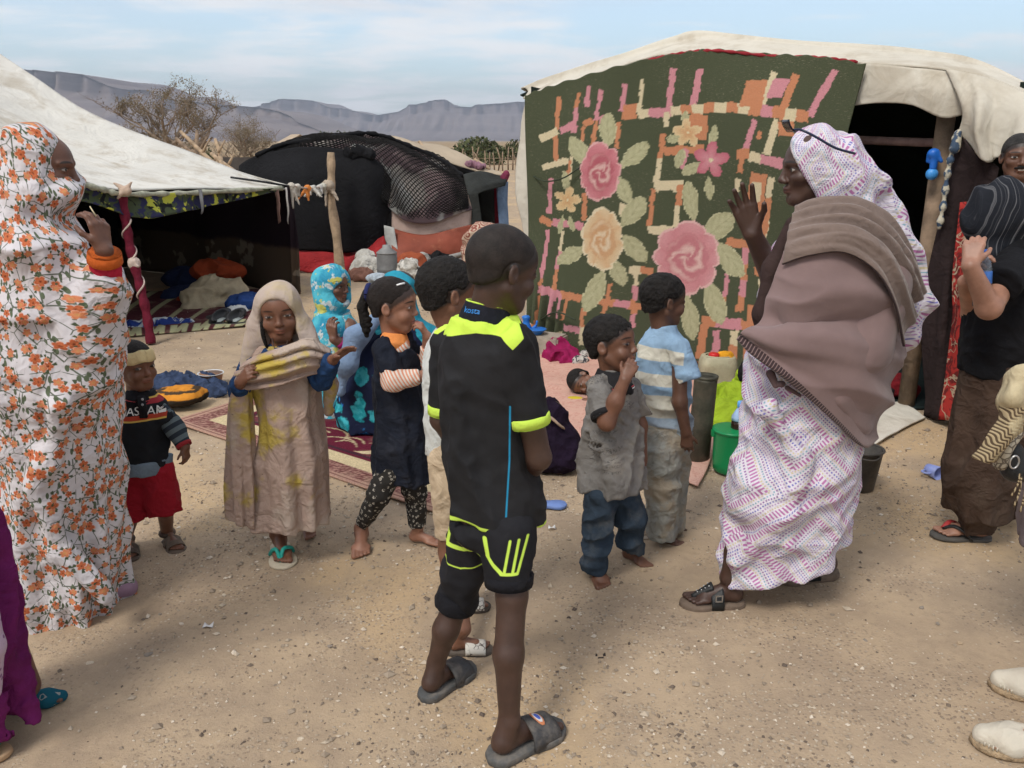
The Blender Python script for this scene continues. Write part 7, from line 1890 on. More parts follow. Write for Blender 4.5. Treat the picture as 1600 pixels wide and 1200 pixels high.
def woman_shawl():
    h1, t1 = gnd(1160, 938, 0.026), gnd(1066, 940, 0.026); h2, t2 = gnd(1306, 890, 0.026), gnd(1212, 898, 0.026)
    p = Person('large person in mauve wool shawl and lilac dotted veil, striding with one palm raised', (h1 + h2) / 2 * [1, 1, 0], 2.72)
    P = p.P
    c, R = p.head(1272, 263, 0.236, 272, 4, 0, 0.0, child=False, ears=False, neck=P(1290, 350), nr=0.06)
    p.B.loft(p.rows([(880, 1150, 1300, 0.13), (700, 1175, 1330, 0.15), (500, 1205, 1380, 0.15), (400, 1220, 1390, 0.13), (345, 1255, 1340, 0.08)], -0.01), k=0.03)
    a1 = h1 + V3(-0.055, 0, 0.09); a2 = h2 + V3(-0.055, 0, 0.09)
    p.limb([P(1195, 790, -0.02), a1 + V3(0.02, 0, 0.1), a1], [0.055, 0.040, 0.030]); p.limb([P(1270, 800, 0.1), a2], [0.075, 0.034])
    p.foot(a1, h1, t1, flip=1); p.foot(a2, h2, t2, flip=-1)
    er, wr = P(1212, 440, 0.08), P(1176, 365, 0.0)
    p.limb([P(1250, 400, 0.14), er, wr], [0.055, 0.045, 0.028])
    p.hand(wr, P(1152, 288, -0.01) - wr, V3(-0.30, -1, 0.1), 0.175, True, curl=(10, 9, 11, 15), thumb=30, spread=9)
    p.limb([P(1370, 400, -0.06), P(1335, 520, -0.12), P(1225, 535, -0.15)], [0.055, 0.045, 0.03])
    p.body(skin('skin_deep_brown_b', (0.062, 0.031, 0.022), hl=0))
    hh = p.hf[2]; L = lambda x, y, z: c + R @ (np.array([x, y, z]) * hh)
    # dress
    rows = [(920, 1126, 1316, 0.17), (860, 1136, 1318, 0.18), (780, 1148, 1327, 0.20), (700, 1155, 1337, 0.205), (620, 1163, 1345, 0.205), (540, 1175, 1350, 0.20), (460, 1185, 1360, 0.18), (380, 1215, 1370, 0.15), (340, 1240, 1350, 0.11)]
    rs = p.rows(rows)
    S = SDF().loft(rs, k=0.03, fold=pleats(33, 7, 0.017, rs[0][0], P(1240, 640)[2], 0.8))
    S.fr(P(1190, 760, -0.08), P(1172, 925, -0.06), 0.12, 0.095, 0.08)
    S.half(P(1126, 915, -0.1), V3(0.22, -0.05, -1)); S.half(P(1230, 896, -0.1), V3(0.45, -0.02, -1))
    S.chain([P(1200, 640, -0.20), P(1255, 720, -0.215), P(1225, 800, -0.205), P(1150, 880, -0.15)], [0.03, 0.03, 0.03, 0.02], 0.04)
    S.chain([P(1330, 700, -0.10), P(1275, 760, -0.19), P(1240, 820, -0.19)], [0.03, 0.028, 0.02], 0.03)
    d1 = WNoise(131, 20, 8, (0.7, 0.7, 1.1)); d2 = WNoise(132, 36, 10)
    V, Q = S.mesh(0.007, disp=lambda Q: 0.009 * (1 - 2 * np.abs(d1(Q))) + 0.005 * (1 - 2 * np.abs(d2(Q))), band=0.06)
    mesh_obj('dress', V, Q, DOT, p.t, attrs=cyl_uv(P(1250, 700), 0.21)(V))
    # veil
    S = SDF().el(L(0, -0.10, 0.10), np.array([0.42, 0.52, 0.46]) * hh, R, 0.02).el(L(0, -0.28, -0.18), np.array([0.40, 0.50, 0.40]) * hh, R, 0.05).rc(L(0, -0.50, -0.28), L(0, -0.86, -0.28), 0.05, 0.035, 0.05)
    S.rc(L(0, -0.05, -0.5), P(1310, 350, 0), 0.085, 0.12, 0.05)
    S.half(L(0, 0.30, 0.1), R @ V3(0, 1, -0.42), 0.015); 
    S.el(L(0, 0.36, -0.12), np.array([0.30, 0.40, 0.44]) * hh, R, 0.015, 's')
    S.chain([P(1372, 315, 0.05), P(1412, 390, 0.06), P(1436, 470, 0.06), P(1418, 520, 0.06)], [0.055, 0.055, 0.05, 0.03], 0.03); S.rc(P(1385, 400, 0.02), P(1400, 520, 0.03), 0.07, 0.07, 0.05)
    d3 = WNoise(133, 34, 10, (1, 1, 0.8))
    V, Q = S.mesh(0.006, disp=lambda Q: 0.008 * (1 - 2 * np.abs(d3(Q))))
    mesh_obj('veil', V, Q, DOT, p.t, attrs=cyl_uv(c, 0.16)(V))
    # shawl
    og = ORG[p.t.name]
    pl0 = P(1150, 520, -0.2); pn = nrm(V3(-0.66, -0.12, -0.76))
    g = G('mauve_wool'); ob = g.obj(); o = g.sep(ob)
    cc = vary(g, (0.215, 0.148, 0.143), ob, 0.14, 4)
    dp = g.add(g.add(g.mul(g.sub(o[0], pl0[0] - og[0]), pn[0]), g.mul(g.sub(o[1], pl0[1] - og[1]), pn[1])), g.mul(g.sub(o[2], pl0[2] - og[2]), pn[2]))
    al = g.add(g.mul(o[0], 0.76), g.mul(o[2], -0.66))
    trim = g.mul(g.less(-0.009, dp, 0.001), g.rng(g.math('SINE', g.mul(al, 6.28 / 0.010)), -0.9, -0.4))
    cc = g.mix(trim, cc, (0.045, 0.028, 0.03))
    SH = g.done(cc, 0.95, g.bump(g.add(g.noise(ob, 9, 3, 0.5, 0.5), g.mul(g.noise(ob, 420, 2), 0.10)), 0.3, 0.015), 0.1)
    SH.node_tree.nodes['Principled BSDF'].inputs['Sheen Weight'].default_value = 0.25
    rows = [(720, 1200, 1325, 0.16), (640, 1192, 1356, 0.185), (560, 1190, 1384, 0.20), (500, 1190, 1400, 0.205), (450, 1192, 1412, 0.20), (410, 1196, 1424, 0.195), (375, 1210, 1412, 0.165), (345, 1232, 1385, 0.13), (322, 1250, 1350, 0.10)]
    S = SDF().loft(p.rows(rows), k=0.04)
    S.rc(P(1375, 415, -0.09), P(1345, 530, -0.16), 0.09, 0.085, 0.08).rc(P(1340, 535, -0.16), P(1185, 530, -0.19), 0.08, 0.045, 0.08)
    S.rc(P(1300, 600, -0.15), P(1325, 650, -0.10), 0.08, 0.05, 0.10).rc(P(1215, 560, -0.18), P(1300, 595, -0.16), 0.05, 0.07, 0.08)
    # the long fold carried from back to wrist, and the slack below the throat
    S.el(P(1246, 388, -0.225), (0.06, 0.05, 0.045), rotm(0, 0, 0.5), 0.012, 's')
    S.half(pl0, pn, 0.004)
    # folds fan out from the wrist and from the shoulder
    o1, o2 = P(1150, 505, -0.2), P(1262, 345, -0.1); df2 = WNoise(135, 9)
    def shdisp(Q):
        f1 = np.arctan2(Q[:, 2] - o1[2], Q[:, 0] - o1[0]); r1 = np.hypot(Q[:, 2] - o1[2], Q[:, 0] - o1[0])
        f2 = np.arctan2(Q[:, 2] - o2[2], Q[:, 0] - o2[0]); r2 = np.hypot(Q[:, 2] - o2[2], Q[:, 0] - o2[0])
        n = df2(Q); k = np.clip((Q[:, 2] - P(1250, 500)[2]) / 0.12 + 0.5, 0, 1)
        a = (1 - np.abs(np.sin(6.5 * f1 + 1.2 * n))) * 0.028 * np.clip(r1 / 0.3, 0.2, 1.0); b = (1 - np.abs(np.sin(6.0 * f2 + 1.0 * n + 0.6))) * 0.032 * np.clip(r2 / 0.25, 0.3, 1)
        return (a * (1 - k) + b * k) * 0.5 - 0.012
    p.cloth('shawl', S, SH, 0.0065, shdisp, band=0.06)
    def drape(name, C, mat, nu, nv, amp, kv, ku, seed, th=0.009):
        """a cloth with its own edge, folds running mostly along its length"""
        Pn = net([[P(*q) for q in r] for r in C], nu, nv); uu, vv = np.meshgrid(np.linspace(0, 1, nu), np.linspace(0, 1, nv))
        n = WNoise(seed, 1.0, 10); q = np.stack([uu * ku, vv * kv, 0 * uu], -1)
        f = (1 - 2 * np.abs(n(q))) * amp + 0.3 * amp * WNoise(seed + 1, 2.2, 10)(q)
        Pn = Pn + gnormals(Pn) * (f * np.clip(np.minimum(1, 8 * uu + 0.3), 0, 1))[..., None] * (-1 if gnormals(Pn)[..., 1].mean() > 0 else 1)
        grid_sheet(name, Pn, mat, p.t, thick=th); return Pn
    drape('shawl_front', [[(1226, 392, -0.16), (1262, 388, -0.21), (1310, 385, -0.23), (1365, 410, -0.225), (1402, 448, -0.18), (1424, 480, -0.06)],
                          [(1204, 452, -0.17), (1245, 474, -0.235), (1300, 470, -0.262), (1355, 474, -0.258), (1398, 492, -0.20), (1418, 520, -0.06)],
                          [(1184, 503, -0.19), (1230, 502, -0.265), (1295, 510, -0.29), (1350, 524, -0.272), (1390, 542, -0.20), (1408, 560, -0.06)],
                          [(1158, 520, -0.19), (1215, 545, -0.255), (1285, 562, -0.27), (1343, 582, -0.25), (1378, 602, -0.18), (1394, 612, -0.06)],
                          [(1153, 528, -0.18), (1205, 572, -0.235), (1255, 614, -0.245), (1302, 657, -0.22), (1342, 695, -0.16), (1364, 684, -0.06)]], SH, 130, 110, 0.016, 15.0, 4.2, 611)
    TW = cloth('taupe_wool', (0.19, 0.142, 0.122), 0.14, 4, 0.95, 0.3, sheen=0.25)
    Pc = drape('shawl_collar', [[(1244, 322, -0.09), (1290, 312, -0.115), (1340, 312, -0.125), (1385, 338, -0.12), (1420, 385, -0.10), (1442, 440, -0.04)],
                           [(1236, 345, -0.14), (1288, 335, -0.185), (1340, 338, -0.20), (1386, 368, -0.20), (1418, 415, -0.165), (1436, 465, -0.09)],
                           [(1230, 375, -0.18), (1280, 364, -0.225), (1332, 366, -0.248), (1380, 398, -0.25), (1408, 448, -0.215), (1424, 500, -0.13)],
                           [(1224, 412, -0.19), (1268, 398, -0.235), (1320, 394, -0.262), (1368, 424, -0.27), (1394, 475, -0.245), (1404, 538, -0.17)]], TW, 110, 80, 0.014, 15.0, 2.6, 621)
    mb = MB()
    for q in Pc[-1]: mb.add(ICOV * 0.0045 + q, ICOF)
    mb.build('shawl_trim', plain('dark_crochet', (0.045, 0.028, 0.03), 0.9), p.t)['kind'] = 'stuff'
    # front panel of the dark wrap under the shawl
    S = SDF().chain([P(1240, 350, -0.09), P(1208, 420, -0.10), P(1192, 490, -0.12), P(1188, 540, -0.12)], [0.025, 0.03, 0.028, 0.015], 0.03)
    p.cloth('under_wrap', S, cloth('dark_brown_wrap', (0.045, 0.028, 0.026)), 0.006)
    S = SDF().rc(P(1204, 584, -0.20), P(1212, 602, -0.21), 0.014, 0.010, 0.006).el(P(1221, 600, -0.214), (0.013, 0.010, 0.011), None, 0.003).rc(P(1230, 606, -0.21), P(1250, 618, -0.20), 0.008, 0.005, 0.004)
    p.cloth('shawl_knot', S, cloth('dark_mauve_knot', (0.13, 0.085, 0.085)), 0.003)
    # sandals
    CK = plain('cork_sole', (0.16, 0.115, 0.085), 0.9, 0.2, 20, 0.3, 120); LE = plain('black_leather', (0.014, 0.015, 0.016), 0.5, 0.2, 20, 0.2, 200)
    ST = plain('steel', (0.5, 0.5, 0.5), 0.3, metal=0.9)
    for h, t_ in ((h1, t1), (h2, t2)):
        s_ = sole(p.t, h - UP * 0.026, t_ - UP * 0.026, 0.028, CK, 1.12, 'sandal_sole', 0.05)
        d = nrm(t_ - h); sd = nrm(np.cross(d, UP)); Lf = np.linalg.norm(t_ - h)
        A = lambda a, l, z: h + d * a * Lf + sd * l * Lf + UP * z * Lf
        band(s_, h, t_, -0.012, 0.36, 0.56, 0.20, 0.34, LE, 'sandal_strap', th=0.006)
        P_ = np.array([[A(0.55 + 0.30 * u, 0.02 + v * (0.10 - 0.07 * u), 0.30 - 0.19 * u - 0.06 * v * v + (0.0)) for v in np.linspace(-1, 1, 7)] for u in np.linspace(-0.1, 1, 9)])
        grid_sheet('toe_strap', P_, LE, s_, thick=0.006)
        for u in (0.1, 0.3, 0.5, 0.7):
            for v in (-0.5, 0.5):
                mb = MB(); mb.add(ICOV * 0.0035 + A(0.55 + 0.30 * u, 0.02 + v * (0.10 - 0.07 * u), 0.325 - 0.19 * u - 0.06 * v * v), ICOF); mb.build('stud', ST, s_)
        sgn = 1 if sd[1] < 0 else -1
        mb = MB(); ctr = A(0.46, sgn * 0.195, 0.17)
        R3 = np.stack([d, UP, sd], 1)
        for dx, dz, sx, sz in ((0, 0.011, 0.026, 0.004), (0, -0.011, 0.026, 0.004), (0.011, 0, 0.004, 0.024), (-0.011, 0, 0.004, 0.024)): mb.box(ctr + d * dx + UP * dz + sd * sgn * 0.006, (sx, sz, 0.004), R3)
        mb.build('buckle', ST, s_, smooth=False)
    # sunglasses pushed up on the veil
    NB = plain('navy_plastic', (0.012, 0.018, 0.05), 0.25)
    t = thing('sunglasses', 'dark blue sunglasses pushed up on the lilac dotted veil', 'sunglasses', P(1270, 210, -0.1))
    def hd(v, r=1.0): return c + R @ (np.array(v) * hh)
    arm_pts = crom([P(1240, 203, -0.075), P(1252, 203, -0.105), P(1275, 214, -0.125), P(1305, 231, -0.13), P(1336, 240, -0.118)], 14)
    mb = MB(); mb.tube(arm_pts, 0.004, 6); mb.build('temple_arm', NB, t)
    mb = MB(); mb.tube(crom([P(1240, 203, 0.085), P(1275, 214, 0.13), P(1336, 240, 0.12)], 10), 0.004, 6); mb.build('temple_arm', NB, t)
    for s_, dy0 in ((-1, -0.045), (1, 0.045)):
        P_ = np.array([[P(1238, 203, dy0) + V3(-0.012 * (1 - v * v) , u * 0.036, 0) + V3(0.018, 0, -0.030) * v for u in np.linspace(-1, 1, 7)] for v in np.linspace(-0.6, 0.6, 5)]) + V3(-0.006, 0, 0.012)
        grid_sheet('lens', P_, plain('dark_lens', (0.01, 0.012, 0.02), 0.08), t, thick=0.003)
woman_shawl()

def person_scarf():
    h1, t1 = gnd(1545, 838, 0.014), gnd(1458, 833, 0.014); h2, t2 = gnd(1600, 800, 0.014), gnd(1530, 798, 0.014)
    p = Person('person in black T-shirt, brown baggy trousers and striped dark headscarf holding a bottle', (h1 + h2) / 2 * [1, 1, 0], 3.22)
    P = p.P
    c, R = p.head(1556, 330, 0.222, 285, 12, 0, 0.0, child=False, ears=False, neck=P(1570, 400), nr=0.052)
    p.B.loft(p.rows([(600, 1505, 1640, 0.11), (500, 1510, 1640, 0.115), (420, 1515, 1640, 0.11), (390, 1540, 1620, 0.07)], -0.005), k=0.02)
    a1, a2 = h1 + V3(-0.05, 0, 0.085), h2 + V3(-0.05, 0, 0.085)
    p.limb([P(1560, 640, 0.0), P(1530, 730, -0.06), a1], [0.05, 0.045, 0.032]); p.limb([P(1600, 620, 0.08), P(1590, 720, 0.08), a2], [0.08, 0.05, 0.032])
    p.foot(a1, h1, t1, flip=1); p.foot(a2, h2, t2, flip=-1)
    sl_, el_, wl = P(1582, 420, -0.12), P(1545, 480, -0.24), P(1516, 416, -0.27)
    p.limb([sl_, el_, wl], [0.047, 0.043, 0.028]); p.hand(wl, P(1522, 380, -0.24) - wl, V3(0.5, 0.8, 0.0), 0.16, False, curl=(38, 42, 44, 44), spread=3, thumb=40)
    sr, er, wr = P(1560, 420, 0.12), P(1520, 490, 0.05), P(1508, 440, -0.1)
    p.limb([sr, er, wr], [0.045, 0.04, 0.027]); p.hand(wr, V3(0.1, -0.4, 0.9), V3(0.5, -0.5, 0), 0.16, True, curl=(40, 42, 44, 44))
    p.body(skin('skin_tan', (0.36, 0.185, 0.125)))
    hh = p.hf[2]; L = lambda x, y, z: c + R @ (np.array([x, y, z]) * hh)
    g = G('striped_black_scarf'); ob = g.obj(); o = g.sep(ob)
    x = g.add(g.add(o[0], g.mul(o[1], 0.25)), g.mul(g.sub(g.noise(ob, 6, 2), 0.5), 0.04)); x = g.add(x, g.mul(g.math('MULTIPLY', g.sub(o[2], 1.2), g.sub(o[2], 1.2)), -0.5))
    st = g.noise(g.comb(g.mul(x, 75.0), 0.0, 0.0), 1.0, 3, 0.7)
    cc = g.mix(g.rng(st, 0.50, 0.66), (0.018, 0.020, 0.026), (0.20, 0.20, 0.21))
    SM = g.done(cc, 0.9, g.bump(g.noise(ob, 22, 3, 0.5, 0.5), 0.4, 0.012), 0.1)
    S = SDF().el(L(0, -0.08, 0.10), np.array([0.45, 0.54, 0.46]) * hh, R, 0.02).el(L(0, -0.05, -0.3), np.array([0.36, 0.44, 0.4]) * hh, R, 0.06).rc(L(0, -0.2, -0.1), P(1620, 370, 0.02), 0.08, 0.07, 0.04).rc(L(0, 0.1, -0.5), P(1545, 400, -0.04), 0.06, 0.05, 0.04)
    S.el(L(0, 0.16, -0.12), np.array([0.36, 0.36, 0.36]) * hh, R, 0.04)
    d1 = WNoise(141, 40, 8, (1.4, 1, 0.4)); p.cloth('headscarf', S, SM, 0.006, lambda Q: 0.006 * (1 - 2 * np.abs(d1(Q))))
    BK = cloth('black_tee', (0.010, 0.010, 0.012), 0.2, 6)
    rows = [(585, 1500, 1645, 0.14), (540, 1502, 1645, 0.14), (470, 1512, 1645, 0.14), (420, 1518, 1645, 0.13), (390, 1530, 1635, 0.10), (372, 1548, 1620, 0.07)]
    S = SDF().loft(p.rows(rows), k=0.03).fr(sl_ + V3(0, 0, 0.01), P(1562, 445, -0.22), 0.07, 0.072, 0.04); S.half(P(1502, 582, -0.1), V3(-0.35, 0, -1))
    p.cloth('t_shirt', S, BK, 0.0065, wrinkles(71, 0.006, 36))
    BR = cloth('brown_linen', (0.058, 0.036, 0.026), 0.22, 6, 0.9, 0.6, dirt=((0.11, 0.08, 0.06), 0.4))
    rows = [(800, 1480, 1570, 0.12, -0.06), (740, 1480, 1585, 0.14, -0.05), (660, 1492, 1600, 0.15, -0.02), (600, 1502, 1630, 0.15), (560, 1510, 1640, 0.14)]
    rs = p.rows(rows)
    S = SDF().loft(rs, k=0.04, fold=pleats(41, 6, 0.016, rs[0][0], rs[-1][0])).fr(P(1525, 740, -0.08), P(1528, 826, -0.07), 0.10, 0.075, 0.05).fr(P(1590, 680, 0.08), P(1578, 800, 0.08), 0.10, 0.07, 0.05)
    p.cloth('trousers', S, BR, 0.007, wrinkles(73, 0.006, 26, (1, 1, 0.5)), band=0.06)
    GS = plain('grey_foam_sole', (0.085, 0.078, 0.07), 0.85, 0.2, 20); RD = plain('red_rubber', (0.42, 0.04, 0.04), 0.5)
    for h, t_ in ((h1, t1), (h2, t2)):
        s_ = sole(p.t, h - UP * 0.014, t_ - UP * 0.014, 0.015, GS, 1.15, 'flip_flop_sole', 0.06)
        d = nrm(t_ - h); sd = np.cross(d, UP); Lf = np.linalg.norm(t_ - h)
        for sgn in (-1, 1):
            mb = MB(); mb.tube(crom([h + d * 0.82 * Lf + sd * 0.04 * Lf + UP * 0.10 * Lf, h + d * 0.68 * Lf + sd * (0.04 + sgn * 0.10) * Lf + UP * 0.20 * Lf, h + d * 0.52 * Lf + sd * sgn * 0.19 * Lf + UP * 0.15 * Lf, h + d * 0.38 * Lf + sd * sgn * 0.20 * Lf], 10), 0.012, 6, flat=((0, 0, 1), 0.5)); mb.build('flip_flop_strap', RD if sgn > 0 else plain('black_leather', (0, 0, 0)), s_)
    # bottle in hand
    b0 = P(1534, 458, -0.21); ax = nrm(P(1536, 398, -0.20) - b0)
    t = thing('water_bottle', 'small clear plastic water bottle with blue cap held against black T-shirt', 'bottle', b0)
    Rb = np.stack([nrm(np.cross([0, 1, 0], ax)), np.cross(ax, nrm(np.cross([0, 1, 0], ax))), ax], 1)
    g = G('bottle_plastic'); gm = g.done((0.75, 0.85, 0.95), 0.08, None, 0.5); g.b.inputs['Transmission Weight'].default_value = 0.85; g.b.inputs['IOR'].default_value = 1.2
    mb = MB(); mb.lathe(b0, [(0.022, -0.05), (0.03, -0.045), (0.031, 0.0), (0.028, 0.015), (0.031, 0.03), (0.031, 0.09), (0.026, 0.115), (0.014, 0.135), (0.013, 0.142)], 20, Rb); mb.build('bottle_body', gm, t)
    mb = MB(); mb.lathe(b0, [(0.0315, 0.035), (0.0325, 0.037), (0.0325, 0.078), (0.0315, 0.08)], 20, Rb); mb.build('label', plain('blue_label', (0.06, 0.18, 0.55), 0.5), t)
    mb = MB(); mb.lathe(b0, [(0.016, 0.138), (0.0165, 0.14), (0.0165, 0.155), (0.013, 0.158)], 16, Rb); mb.build('cap', plain('blue_cap', (0.05, 0.17, 0.62), 0.4), t)
person_scarf()

def man_far():
    p = Person('smiling person with moustache in grey shirt standing by the canvas at the frame edge', V3(at(1592, 240, 4.3)[0], 4.3, 0), 4.3)
    P = p.P
    c, R = p.head(1592, 246, 0.225, 198, 0, 0, 0.0, child=False, neck=P(1596, 310), nr=0.055)
    rows = [(640, 1540, 1660, 0.13), (480, 1535, 1665, 0.13), (360, 1530, 1668, 0.13), (325, 1545, 1655, 0.11), (305, 1570, 1630, 0.07)]
    p.B.loft(p.rows(rows, -0.01), k=0.02)
    f1, f2 = V3(p.P(1570, 500)[0], 4.3, 0), V3(p.P(1625, 500)[0], 4.3, 0)
    for f in (f1, f2):
        p.limb([f + V3(0, 0, 0.85), f + V3(0, 0.0, 0.45), f + V3(0, 0, 0.09)], [0.08, 0.055, 0.036]); p.foot(f + V3(0, 0, 0.09), f + V3(0, 0.06, 0), f + V3(0.02, -0.18, 0))
    p.body(skin('skin_brown_f', (0.125, 0.058, 0.036)))
    p.hair(hair_mat('greying_hair', (0.030, 0.028, 0.027)), 0.31, -0.28, 0.018, child=False)
    L = lambda x, y, z: c + R @ (np.array([x, y, z]) * p.hf[2])
    S = SDF().chain([L(-0.12, 0.36, -0.225), L(0, 0.415, -0.195), L(0.12, 0.36, -0.225)], [0.005, 0.008, 0.005], 0.004); p.cloth('moustache', S, HAIR, 0.003)
    S = SDF().rc(L(-0.05, 0.392, -0.262), L(0.05, 0.392, -0.262), 0.0032, 0.0032, 0.002); p.cloth('teeth', S, plain('teeth_white', (0.40, 0.36, 0.30), 0.4), 0.002)
    S = SDF().loft(p.rows(rows, 0.01), k=0.02).rc(P(1535, 345), P(1525, 450), 0.06, 0.05, 0.03).rc(P(1662, 345), P(1670, 450), 0.06, 0.05, 0.03); p.cloth('shirt', S, cloth('grey_shirt', (0.16, 0.15, 0.14)), 0.008, wrinkles(81, 0.006, 30))
    for s_ in (-1, 1):
        a = P(1525 if s_ < 0 else 1670, 450); 
    S = SDF().fr(f1 + V3(0, 0, 0.95), f1 + V3(0, 0, 0.12), 0.10, 0.08, 0.02).fr(f2 + V3(0, 0, 0.95), f2 + V3(0, 0, 0.12), 0.10, 0.08, 0.02); p.cloth('trousers', S, cloth('dark_trousers', (0.03, 0.03, 0.035)), 0.010)
man_far()

def seated_women():
    # the one in turquoise
    p = Person('seated person in turquoise and yellow veil resting chin turned away, on the maroon rug', gnd(525, 640), 4.9)
    P = p.P
    c, R = p.head(521, 446, 0.215, 112, 2, 0, 0.0, child=False, ears=False, neck=P(516, 505), nr=0.05)
    p.B.loft(p.rows([(640, 478, 575, 0.2), (560, 485, 560, 0.15), (510, 492, 550, 0.11)], -0.01), k=0.03)
    w_ = P(522, 530, -0.2); p.limb([P(545, 510, -0.05), P(556, 552, -0.15), w_], [0.05, 0.042, 0.028]); p.hand(w_, V3(-0.1, -0.1, 1), V3(0.4, 0.8, 0), 0.155, True, curl=(36, 38, 40, 42), spread=3)
    p.body(skin('skin_warm_brown_b', (0.15, 0.068, 0.042), hl=0), 0.009)
    hh = p.hf[2]; L = lambda x, y, z: c + R @ (np.array([x, y, z]) * hh)
    g = G('turquoise_batik'); ob = g.obj()
    cc = g.mix(g.rng(g.noise(ob, 9, 3), 0.4, 0.6), (0.035, 0.27, 0.42), (0.08, 0.42, 0.52)); cc = g.mix(g.rng(g.noise(g.map(ob, (5, 1, 2)), 16, 3, 0.6), 0.56, 0.62), cc, (0.50, 0.55, 0.55)); cc = g.mix(g.rng(g.noise(g.map(ob, (9, 3, 2)), 13, 3, 0.6), 0.59, 0.64), cc, (0.50, 0.48, 0.12))
    TB = g.done(cc, 0.85, g.bump(crease(g, ob), 0.5, 0.02), 0.15)
    S = SDF().el(L(0, -0.08, 0.08), np.array([0.46, 0.54, 0.50]) * hh, R, 0.02).el(L(0, -0.05, -0.4), np.array([0.45, 0.5, 0.45]) * hh, R, 0.05)
    S.loft(p.rows([(648, 472, 575, 0.24), (600, 474, 575, 0.22), (550, 476, 568, 0.18), (515, 482, 562, 0.15), (490, 495, 545, 0.10)]), k=0.05)
    S.el(L(0, 0.50, -0.06), np.array([0.30, 0.32, 0.38]) * hh, R, 0.015, 's')
    d1 = WNoise(151, 22, 8, (1, 1, 0.7)); p.cloth('veil', S, TB, 0.008, lambda Q: 0.008 * (1 - 2 * np.abs(d1(Q))), band=0.06)
    S = SDF().fr(P(556, 552, -0.15), w_ + V3(0.04, 0, -0.01), 0.055, 0.04, 0.01); p.cloth('sleeve', S, cloth('magenta_knit', (0.22, 0.01, 0.09)), 0.007)
    # the one in navy with big blue blooms
    p = Person('seated person in navy dress with big blue blooms, mostly behind the navy pinafore', gnd(600, 652), 4.55)
    P = p.P
    c, R = p.head(628, 452, 0.205, 60, 4, 0, 0.0, child=False, ears=False, neck=P(622, 500), nr=0.05)
    p.B.loft(p.rows([(645, 560, 680, 0.2), (560, 575, 670, 0.15), (508, 590, 655, 0.11)], -0.01), k=0.03)
    p.body(skin('skin_warm_brown_c', (0.14, 0.064, 0.04)), 0.009)
    g = G('blue_bloom_print'); ob = g.obj(); v = g.voro(g.vadd(ob, g.vscale(g.noise(ob, 9, 2, color=True), 0.10)), 8.5)
    rel = g.add(v['Distance'], g.mul(g.sub(g.noise(ob, 30, 3, 0.6), 0.5), 0.25)); rnd = g.sep(v['Color'])[0]
    fl = g.mix(g.rng(rnd, 0.4, 0.5), g.mix(g.rng(g.noise(ob, 24, 3), 0.4, 0.6), (0.01, 0.12, 0.42), (0.04, 0.26, 0.60)), g.mix(g.rng(g.noise(ob, 24, 3), 0.4, 0.6), (0.01, 0.22, 0.26), (0.05, 0.36, 0.42)))
    cc = g.mix(g.less(rel, 0.46, 0.04), (0.008, 0.012, 0.035), fl)
    BP = g.done(cc, 0.85, g.bump(g.noise(ob, 18, 3, 0.5, 0.6), 0.4, 0.015), 0.15)
    rs = p.rows([(662, 528, 690, 0.22), (630, 526, 700, 0.24), (590, 530, 700, 0.22), (550, 540, 695, 0.19), (515, 560, 680, 0.15), (500, 585, 655, 0.11)])
    S = SDF().loft(rs, k=0.04); d1 = WNoise(155, 20, 8); p.cloth('dress', S, BP, 0.008, lambda Q: 0.014 * (1 - 2 * np.abs(d1(Q))), band=0.06)
    hh = p.hf[2]; L = lambda x, y, z: c + R @ (np.array([x, y, z]) * hh)
    S = SDF().el(L(0, -0.08, 0.05), np.array([0.44, 0.50, 0.46]) * hh, R, 0.02).rc(L(0, -0.1, -0.4), P(625, 520), 0.09, 0.15, 0.06).rc(P(600, 505), P(665, 525, -0.04), 0.08, 0.085, 0.05); S.el(L(0, 0.5, -0.06), np.array([0.25, 0.24, 0.32]) * hh, R, 0.02, 's')
    d2 = WNoise(157, 26, 8); p.cloth('veil', S, cloth('plain_turquoise', (0.025, 0.24, 0.34), 0.2, 6), 0.008, lambda Q: 0.010 * (1 - 2 * np.abs(d2(Q))))
    S = SDF().chain([P(585, 500, -0.16), P(556, 525, -0.22), P(540, 570, -0.25), P(532, 610, -0.24)], [0.04, 0.055, 0.05, 0.03], 0.04)
    p.cloth('scarf_tail', S, cloth('pale_blue_chiffon', (0.17, 0.24, 0.36), 0.25, 10), 0.006, lambda Q: 0.008 * d2(Q))
seated_women()

